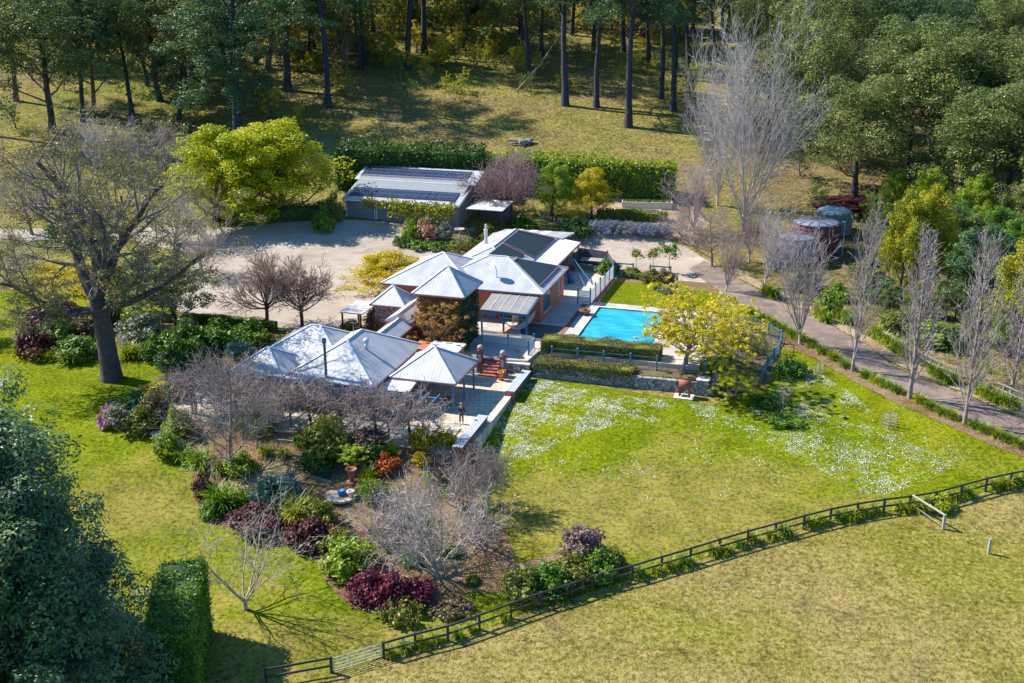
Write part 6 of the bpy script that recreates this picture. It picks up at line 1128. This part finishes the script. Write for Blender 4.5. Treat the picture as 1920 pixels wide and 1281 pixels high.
plant('leafy2', 'maple_tree', 838, 668, 112, "rusty leaved tree in front of the ivy tower", wpx=118, mats_={'crown': 'autumn'}, at=(*l2w(-9.5, 7.6), .3))
plant('weeper', 'willow_tree', 1288, 704, 150, "spreading yellow leafed tree leaning over the corner of the pool", wpx=190, at=(*l2w(12.3, 12.0), 1.1)); plant('leafy2', 'small_tree', 1364, 754, 74, "small yellow green tree right of the stone hearth", wpx=84, mats_={'crown': 'lime'})
plant('leafy', 'willow_tree', 331, 612, 132, "soft grey green tree between the gravel court and the shrub border", wpx=135, mats_={'crown': 'willowleaf'})
plant('spread', 'bare_tree', 432, 890, 240, "wide bare mauve twigged tree left of the pergola", wpx=230); plant('tangle', 'bare_tree', 820, 1086, 245, "tangled pale bare tree at the lower end of the garden bed", wpx=290); plant('open', 'bare_tree', 460, 1144, 215, "open pale bare tree alone on the lower lawn", wpx=262)
plant('lolly', 'bare_tree', 915, 955, 120, "small bare tree on the lawn edge casting a fan shaped shadow", wpx=90, mats_={'trunk': 'twig_grey', 'branches': 'twig'})
for i, (u, v, h_, w_, k, m_, l) in enumerate(((1392, 432, 440, 250, 'giant', 'twig_grey', "huge pale grey bare tree towering above the water tanks"), (1345, 385, 330, 140, 'giant', 'twig_grey', "tall pale bare tree left of the huge one"), (1433, 538, 170, 110, 'vase', 'twig_grey', "bare tree on the grass strip just above the driveway bend"),
        (1360, 548, 130, 95, 'vase', 'twig', "vase shaped bare tree above the yellow tree by the driveway"), (1300, 440, 150, 140, 'vase', 'twig_mauve', "mauve bare tree at the end of the tall hedge"), (1335, 500, 120, 120, 'spread', 'twig', "dense grey bare shrub tree at the edge of the gravel turning area"),
        (1275, 440, 70, 110, 'tangle', 'twig_mauve', "low purple bare bush beside the lavender"), (1405, 490, 150, 100, 'vase', 'twig', "multi stemmed bare tree left of the water tanks"))):
    plant(k, 'bare_tree', u, v, h_, l, wpx=w_, mats_={'branches': m_})
for i, (u, v, h_, w_, l) in enumerate(((1500, 646, 255, 150, "vase shaped bare tree at the upper end of the poplar row beside the driveway"),)): plant('vase', 'bare_tree', u, v, h_, l, wpx=w_, mats_={'branches': 'twig_mauve', 'trunk': 'twig_grey'})
many([(1598, 697, 315, 82), (1705, 747, 320, 102), (1808, 796, 360, 108), (1893, 746, 265, 104), (1932, 815, 110, 80)], "poplar", "bare poplars along the driveway", "slim bare grey poplar beside the driveway, %s", ['poplar0', 'poplar1', 'poplar2'], "poplar_tree")
many([(330, 455, 170, 170), (60, 440, 150, 150), (380, 520, 110, 110), (20, 520, 120, 100), (180, 330, 120, 150), (300, 330, 100, 150)], "bare tree", "grey bare trees behind the big gum", "hazy grey bare tree behind the big gum, %s", ['spread', 'vase', 'spread', 'tangle'], "bare_tree", [{'branches': 'twig_grey'}, {'branches': 'twig'}])
plant('bushy', 'conifer', 1685, 560, 195, "left of two tall golden green conifers behind the poplars", wpx=90, mats_={'crown': 'acacia'}); plant('bushy', 'conifer', 1738, 556, 200, "right of two tall golden green conifers behind the poplars", wpx=95, mats_={'crown': 'acacia'}); plant('bushy', 'conifer', 1905, 660, 215, "golden green tree at the right edge below the forest", wpx=125, mats_={'crown': 'acacia'}); plant('bushy', 'conifer', 1775, 540, 150, "dark green tree between the two golden ones", wpx=120, mats_={'crown': 'gum'}); plant('bushy', 'conifer', 1840, 600, 170, "dark forest edge tree behind the tallest poplar", wpx=140, mats_={'crown': 'gum_blue'})
plant('leafy2', 'young_wattle', 1622, 470, 110, "feathery yellow green young tree right of the green roofed tank", wpx=60, mats_={'crown': 'ltgreen'})
for i, (u, v, h_) in enumerate(((1192, 508, 44), (1224, 512, 50), (1254, 514, 62))): plant('standard', 'standard_tree', u, v, h_, "small clipped ball headed tree behind the pool lawn, %s of three" % ordn(i, 3), wpx=(22, 22, 34)[i], mats_={'crown': ('olive', 'olive', 'green')[i]}, group="ball headed standards by the gravel")
plant('sapling', 'bare_sapling', 1465, 778, 78, "thin orange twigged bare sapling on the lawn right of the small yellow green tree", wpx=50); plant('sapling', 'bare_sapling', 533, 872, 52, "dark bare little tree in the terraced bed", wpx=50, mats_={'branches': 'bark_dark'})
for i, (u, v, h_, w_) in enumerate(((1405, 735, 46, 44), (1385, 650, 40, 60), (1420, 665, 40, 44), (1345, 700, 30, 50))): plant('leafy2', 'shaded_shrub', u, v, h_, "dark straggly shrub inside the curved pool fence, %s of them" % ordn([0, 0, 0, 0][0] + sorted([1405, 1385, 1420, 1345]).index(u), 4), 'shrub', w_, {'crown': 'dkgreen' if i % 2 else 'olive'}, "shrubs inside the curved pool fence")
# ------------------------------------------------------------------ shrubs: (kind, material, u, v, width px, height px, label)
SH = [
 ('shrub1', 'maroon', 382, 930, 40, 44, "dark red shrub at the left tip of the garden bed"), ('strap2', 'agap', 416, 950, 90, 50, "big clump of green strappy leaves beside the red edged bed tip"), ('shrub0', 'green', 400, 965, 44, 30, "low round green shrub at the front left of the bed"),
 ('strap', 'agap', 460, 944, 60, 34, "mid green strappy clump left of the blue green shrub"), ('shrub2', 'teal', 523, 940, 84, 58, "large blue green shrub in the garden bed"), ('strap2', 'agapy', 557, 975, 84, 52, "bright lime strappy clump in front of the blue green shrub"),
 ('shrub0', 'maroon', 485, 985, 100, 46, "wide maroon shrub at the lawn edge"), ('shrub0', 'maroon', 588, 1018, 90, 52, "dark maroon shrub at the bend of the bed edge"), ('shrub1', 'bronze', 630, 1025, 50, 44, "bronze red shrub next to the maroon one"), ('shrub1', 'olive', 604, 990, 60, 58, "olive shrub with a few yellow flowers in front of the round slab"), ('fine', 'teal', 470, 1005, 40, 18, "small low blue green plant at the lawn edge"),
 ('fine', 'teal', 608, 892, 26, 22, "small round teal ball shrub above the round slab"), ('shrub1', 'olive', 612, 860, 84, 88, "large dark green shrub topped with sunlit yellow green below the pergola"), ('shrub0', 'dkgreen', 590, 880, 60, 46, "dark green shrub at the foot of the large sunlit one"), ('shrub0', 'ltgreen', 454, 880, 60, 36, "lime green bush right of the wide bare tree trunk"),
 ('strap', 'agap', 378, 876, 66, 40, "green strappy clump left of the wide bare tree trunk"), ('strap', 'olive', 415, 885, 50, 34, "olive strappy clump at the foot of the wide bare tree"), ('strap', 'agapy', 500, 850, 40, 20, "yellow green leafy tuft on the upper terrace row"), ('strap', 'agapy', 532, 855, 36, 18, "second yellow green tuft on the upper terrace row"),
 ('shrub0', 'grass_green', 562, 828, 30, 26, "bright green bush beside the pergola posts"), ('fine', 'green', 483, 808, 74, 44, "feathery dark green shrub at the left end of the pergola"), ('upright', 'ltgreen', 659, 880, 62, 52, "bright spiky lime green shrub behind the rust red urn"), ('shrub0', 'dkgreen', 702, 872, 54, 44, "dark green shrub left of the orange flowers"),
 ('shrub0', 'orange', 722, 880, 50, 34, "shrub covered in orange red flowers"), ('strap2', 'agap', 735, 858, 40, 42, "upright green strappy plant below the pergola"), ('shrub1', 'yellow', 790, 840, 44, 44, "bright yellow shrub below the pergola, left of its twin"), ('shrub1', 'yellow', 828, 836, 50, 34, "bright yellow shrub nearest the lower bench"), ('shrub1', 'yellow', 790, 868, 34, 22, "small yellow shrub below the two bright yellow ones"),
 ('strap2', 'agapy', 690, 905, 44, 36, "variegated yellow and green spiky plant right of the urn"), ('fine', 'ltgreen', 696, 930, 60, 34, "soft pale green mound right of the pale round pot"), ('shrub1', 'purplebush', 690, 832, 70, 30, "dull purple brown twiggy shrub under the pergola"), ('reed', 'brownleaf', 878, 862, 60, 52, "rusty brown reeds at the end of the lower bench"), ('reed', 'olive', 905, 880, 40, 40, "olive reeds on the lawn side of the bed"),
 ('shrub0', 'burgundy', 695, 1118, 84, 50, "left lobe of the deep burgundy shrubs at the bottom of the bed"), ('shrub0', 'burgundy', 735, 1128, 84, 54, "middle lobe of the deep burgundy shrubs at the bottom of the bed"), ('shrub0', 'burgundy', 782, 1122, 66, 40, "right lobe of the deep burgundy shrubs at the bottom of the bed"), ('low', 'olive', 752, 1152, 90, 32, "low yellow green mat in front of the burgundy shrubs"),
 ('shrub1', 'ltgreen', 655, 1068, 96, 62, "yellow green leafy shrub above the burgundy ones"), ('shrub1', 'olive', 640, 1040, 70, 50, "olive shrub between the maroon and the yellow green ones"), ('shrub1', 'purplebush', 1092, 1045, 82, 62, "rounded purple brown bush just inside the paddock fence"), ('shrub0', 'olive', 985, 1112, 84, 50, "olive bush by the fence, left of the hedge row"), ('shrub0', 'green', 1030, 1104, 80, 52, "green bush by the paddock fence, second in the row"),
 ('shrub1', 'olive', 1078, 1088, 80, 50, "olive bush in front of the purple brown one"), ('shrub0', 'green', 1122, 1078, 70, 50, "green bush at the right end of the fence side row"), ('shrub1', 'olive', 1150, 1064, 40, 40, "small olive bush touching the fence at the row end"), ('low', 'green', 775, 1056, 50, 20, "small green ground plant under the tangled bare tree"), ('low', 'green', 886, 1092, 30, 16, "tiny green plant in the shadow at the bed end"),
 ('low', 'green', 850, 1040, 36, 20, "small dark green plant right of the tangled tree trunk"), ('low', 'brownleaf', 850, 1145, 80, 18, "brown leafy ground plants at the bed's lower tip"), ('twigbush', None, 745, 985, 150, 80, "mass of thin mauve twigs left of the tangled bare tree"), ('twigbush', None, 870, 960, 130, 110, "grey twig thicket behind the tangled bare tree"), ('twigbush', None, 900, 1020, 140, 70, "tangled low grey branches right of the bare tree"), ('twigbush', None, 860, 890, 120, 70, "pale twig thicket below the lower bench"), ('twigbush', None, 720, 1020, 90, 60, "small twiggy bush on the pale mulch"),
 ('shrub1', 'magenta', 208, 800, 40, 44, "pink and purple flowering shrub at the tip of the left bed"), ('upright', 'greyleaf', 230, 806, 46, 54, "silvery green spiky lavender bush beside the pink flowers"), ('shrub1', 'olive', 268, 806, 56, 50, "olive shrub at the lower edge of the left bed"), ('shrub1', 'brownleaf', 293, 790, 54, 66, "brown green shrub in the left bed"), ('shrub1', 'yellow', 300, 738, 60, 28, "shrub with golden yellow flowers at the top of the left bed"),
 ('shrub0', 'green', 330, 750, 40, 50, "fresh green bush right of the golden flowers"), ('shrub0', 'green', 250, 762, 50, 34, "green bush beside the teal urn"), ('shrub1', 'ltgreen', 316, 850, 50, 50, "yellow green shrub on the lawn edge left of the wide bare tree"), ('shrub1', 'ltgreen', 335, 815, 50, 60, "tall yellow green shrub behind the pale steps"), ('strap', 'agap', 345, 862, 50, 30, "pale strappy clump on the lawn edge below the yellow green shrub"),
 ('shrub0', 'maroon', 62, 662, 60, 60, "dark maroon bush at the left end of the upper border"), ('shrub0', 'maroon', 100, 625, 80, 66, "largest dark maroon bush of the upper left border"), ('shrub0', 'maroon', 122, 600, 60, 44, "far dark maroon bush of the upper left border"), ('shrub1', 'bronze', 68, 672, 40, 34, "coppery red bush at the lawn edge of the upper left border"), ('shrub1', 'bronze', 85, 605, 50, 36, "brown bush between the maroon ones"), ('shrub0', 'green', 113, 640, 60, 54, "green bush in front of the maroon ones"),
 ('shrub1', 'green', 148, 668, 70, 44, "green flowering bush left of the big gum trunk"), ('strap2', 'agapy', 92, 674, 40, 24, "yellow green strappy clump left of the trunk, nearer the maroon bushes"), ('strap2', 'agapy', 132, 678, 60, 28, "yellow green strappy clump just left of the big trunk"), ('strap2', 'agapy', 245, 668, 64, 32, "yellow green strappy clump just right of the big trunk"), ('shrub1', 'brownleaf', 165, 625, 60, 50, "brown twiggy bush behind the big gum trunk"),
 ('shrub1', 'greyleaf', 270, 640, 80, 60, "grey green bush right of the big gum trunk"), ('shrub0', 'green', 292, 672, 52, 50, "round green camellia nearest the lawn"), ('shrub0', 'green', 350, 660, 84, 66, "large round green camellia in the border"), ('shrub0', 'green', 412, 648, 76, 56, "green camellia left of the blue grey plant"), ('shrub0', 'green', 470, 640, 72, 46, "green camellia at the corner of the roof"), ('fine', 'teal', 452, 668, 56, 34, "blue grey feathery plant by the small white roof"),
 ('shrub0', 'dkgreen', 322, 690, 54, 44, "dark green bush above the lawn corner"), ('shrub0', 'ltgreen', 255, 602, 56, 36, "lime bush at the left end of the clipped hedge"), ('shrub0', 'dkgreen', 345, 715, 60, 56, "dark bush in shade left of the wide bare tree"), ('shrub1', 'olive', 200, 600, 60, 50, "olive bush behind the big trunk"), ('shrub0', 'green', 380, 700, 60, 40, "green bush behind the top of the wide bare tree"),
 ('shrub1', 'pink', 800, 450, 44, 42, "pink flowering rhododendron in front of the garage"), ('shrub1', 'ltgreen', 772, 450, 36, 40, "yellow green shrub left of the pink rhododendron"), ('shrub1', 'greyleaf', 834, 452, 30, 40, "silver grey shrub right of the pink rhododendron"), ('low', 'green', 754, 458, 36, 20, "low round green plant at the left tip of the garage bed"), ('low', 'grass_green', 785, 462, 50, 14, "low green ground plants along the stone edging"), ('low', 'green', 820, 464, 50, 14, "darker low plants along the stone edging"), ('fine', 'olive', 862, 470, 50, 24, "soft olive grasses below the bird bath"), ('shrub0', 'green', 884, 468, 34, 26, "bright green plant right of the bird bath"),
 ('shrub1', 'olive', 918, 452, 44, 36, "pale leafed shrub beside the silver flue"), ('shrub0', 'green', 980, 428, 54, 26, "dark shrub under the green tree by the stone steps"), ('shrub0', 'dkgreen', 1080, 438, 60, 34, "deep blue green shrub left of the lavender"),
 ('shrub1', 'autumn', 740, 628, 40, 30, "orange tinted shrub behind the link roof"), ('shrub1', 'brownleaf', 712, 620, 50, 56, "brown green shrub in front of the entrance pyramid roof"), ('shrub0', 'olive', 660, 618, 40, 22, "olive shrub behind the porch by the court"), ('shrub1', 'autumn', 690, 636, 84, 20, "orange brown groundcover behind the lower roofs"),
 ('shrub1', 'autumn', 870, 672, 60, 30, "rusty shrub left of the brick steps"), ('shrub1', 'ltgreen', 968, 682, 44, 26, "yellow green shrub on the low wall right of the brick steps"), ('shrub1', 'teal', 952, 680, 22, 18, "small grey blue plant beside the right brick pier"),
 ('shrub0', 'olive', 1190, 520, 34, 18, "low rose bush behind the pool lawn, left"), ('shrub0', 'olive', 1222, 530, 40, 28, "darker rose bush in the middle of the pool lawn border"), ('shrub1', 'brownleaf', 1246, 532, 36, 30, "brown rose bush at the right of the pool lawn border"), ('strap', 'agapy', 1228, 542, 28, 14, "bright green strappy clump at the edge of the pool lawn"), ('shrub1', 'green', 1140, 512, 44, 30, "climbing rose on the slatted screen"), ('shrub1', 'ltgreen', 1178, 515, 18, 18, "small rose bush by the dark frame"),
 ('low', 'greyleaf', 1250, 548, 40, 10, "silvery groundcover by the closed parasol"), ('shrub0', 'ltgreen', 1568, 560, 50, 34, "lime bush between the poplars and the tanks"), ('shrub0', 'green', 1552, 585, 50, 34, "green bush above the driveway left of the first poplar"), ('shrub1', 'ltgreen', 1745, 640, 80, 44, "yellow green bush behind the white rails"), ('shrub1', 'olive', 1690, 620, 70, 44, "olive bush behind the second poplar"), ('shrub0', 'dkgreen', 1790, 655, 60, 44, "dark bush behind the tallest poplar"),
 ('shrub1', 'green', 1650, 560, 70, 40, "green bush below the golden conifer"), ('shrub1', 'maroon', 1585, 385, 120, 18, "rusty red ground plants behind the tanks"), ('shrub0', 'olive', 1625, 520, 60, 44, "olive bush right of the tanks"), ('shrub1', 'green', 1510, 540, 60, 36, "green bush in front of the blue grey tank"), ('shrub0', 'grass_green', 1470, 790, 60, 16, "tufty grass under the thin sapling"), ('low', 'green', 1440, 755, 70, 14, "low green plants at the foot of the curved fence"), ('shrub0', 'green', 1480, 700, 60, 34, "green shrub right of the curved pool fence"),
 ('low', 'agapy', 1760, 952, 60, 24, "largest bright clump at the paddock fence beside the pale rail"), ('shrub0', 'green', 608, 432, 40, 50, "dark green shrub at the left corner of the garage"), ('shrub1', 'olive', 625, 415, 30, 60, "olive bush touching the left end of the garage roof"), ('fine', 'yellow', 120, 520, 120, 26, "golden grass patch behind the big gum"), ('fine', 'yellow', 175, 545, 100, 20, "second golden grass patch behind the big gum"), ('shrub1', 'green', 130, 440, 70, 40, "green bush across the gravel behind the big gum"),
]
def shrubs():
    for kind, mk, u, v, wp, hpx, lb in SH:
        if kind != 'twigbush': wp, hpx = wp * .9, hpx * .94
        z = None; p = G(u, v); a, b = w2l(p.x, p.y); at = None
        for zt, (a0, a1, b0, b1) in ((1.1, (-7, 13.4, 14, 39.2)), (0.85, (-3.2, -.9, 8.6, 10.5))):
            x, y = atz(u, v, zt); aa, bb = w2l(x, y)
            if a0 < aa < a1 and b0 < bb < b1: at = (x, y, zt); break
        h0, parts = PROTO[kind]; mm = {parts[-1][0]: mk} if mk else None
        plant(kind, 'twig_bush' if kind == 'twigbush' else ('flowering_shrub' if mk in ('pink', 'orange', 'magenta') else ('strappy_plant' if kind.startswith('strap') else ('reeds' if kind == 'reed' else 'shrub'))), u, v + 2, hpx, lb, 'plant' if kind in ('strap', 'strap2', 'reed', 'low', 'fine') else 'shrub', wp, mm, None, None, 0.0, at)
shrubs()
LAV = [(1118, 436), (1138, 437), (1158, 439), (1178, 440), (1198, 441), (1218, 441), (1238, 442)]
many([(u, v, 24, 34) for u, v in LAV], "lavender", "lavender bushes at the edge of the gravel", "blue grey lavender bush at the gravel edge, %s", 'fine', "lavender_bush", {'foliage': 'lavender'})
near = [(1405, 588), (1425, 598), (1446, 606), (1466, 618), (1484, 628), (1502, 636), (1522, 648), (1541, 660), (1562, 672), (1583, 686), (1622, 706), (1641, 716), (1660, 724), (1680, 733), (1724, 752), (1744, 764), (1764, 774), (1784, 782), (1826, 800), (1846, 808), (1867, 816), (1888, 825), (1908, 834)]
far = [(1575, 592), (1590, 603), (1640, 626), (1655, 638), (1668, 646), (1682, 656), (1696, 664), (1750, 700), (1766, 708), (1780, 716), (1838, 738), (1854, 745), (1870, 752), (1886, 757), (1902, 764), (1438, 548), (1452, 556), (1535, 590), (1548, 600)]
many([(u, v + 3, 19, 30) for u, v in near], "strappy plant", "strappy clumps along the near edge of the driveway", "green strappy clump on the driveway's lawn side, %s", 'strap2', "strappy_plant", [{'leaves': 'agap'}, {'leaves': 'agap'}, {'leaves': 'agapy'}])
many([(u, v + 4, 24, 34) for u, v in far], "strappy plant", "strappy clumps along the far edge of the driveway", "lighter strappy clump across the driveway, %s", 'strap', "strappy_plant", [{'leaves': 'agapy'}, {'leaves': 'agap'}])
fl = []
for i in range(2, 26):
    (u0, v0), (u1, v1) = FENCE[i], FENCE[i + 1]; n = 2
    for k in range(n):
        t = (k + .5) / n; 
        if not (940 < u0 < 1180) and (i * 2 + k) % 7 != 3: fl.append((u0 + (u1 - u0) * t + RR.uniform(-5, 5), v0 + (v1 - v0) * t - 1 + RR.uniform(-2, 2), RR.uniform(15, 24), RR.uniform(26, 42)))
many(fl, "strappy plant", "strappy clumps under the paddock fence", "yellow green strappy clump under the paddock fence, %s", 'strap', "strappy_plant", [{'leaves': 'agapy'}, {'leaves': 'agap'}, {'leaves': 'agapy'}])
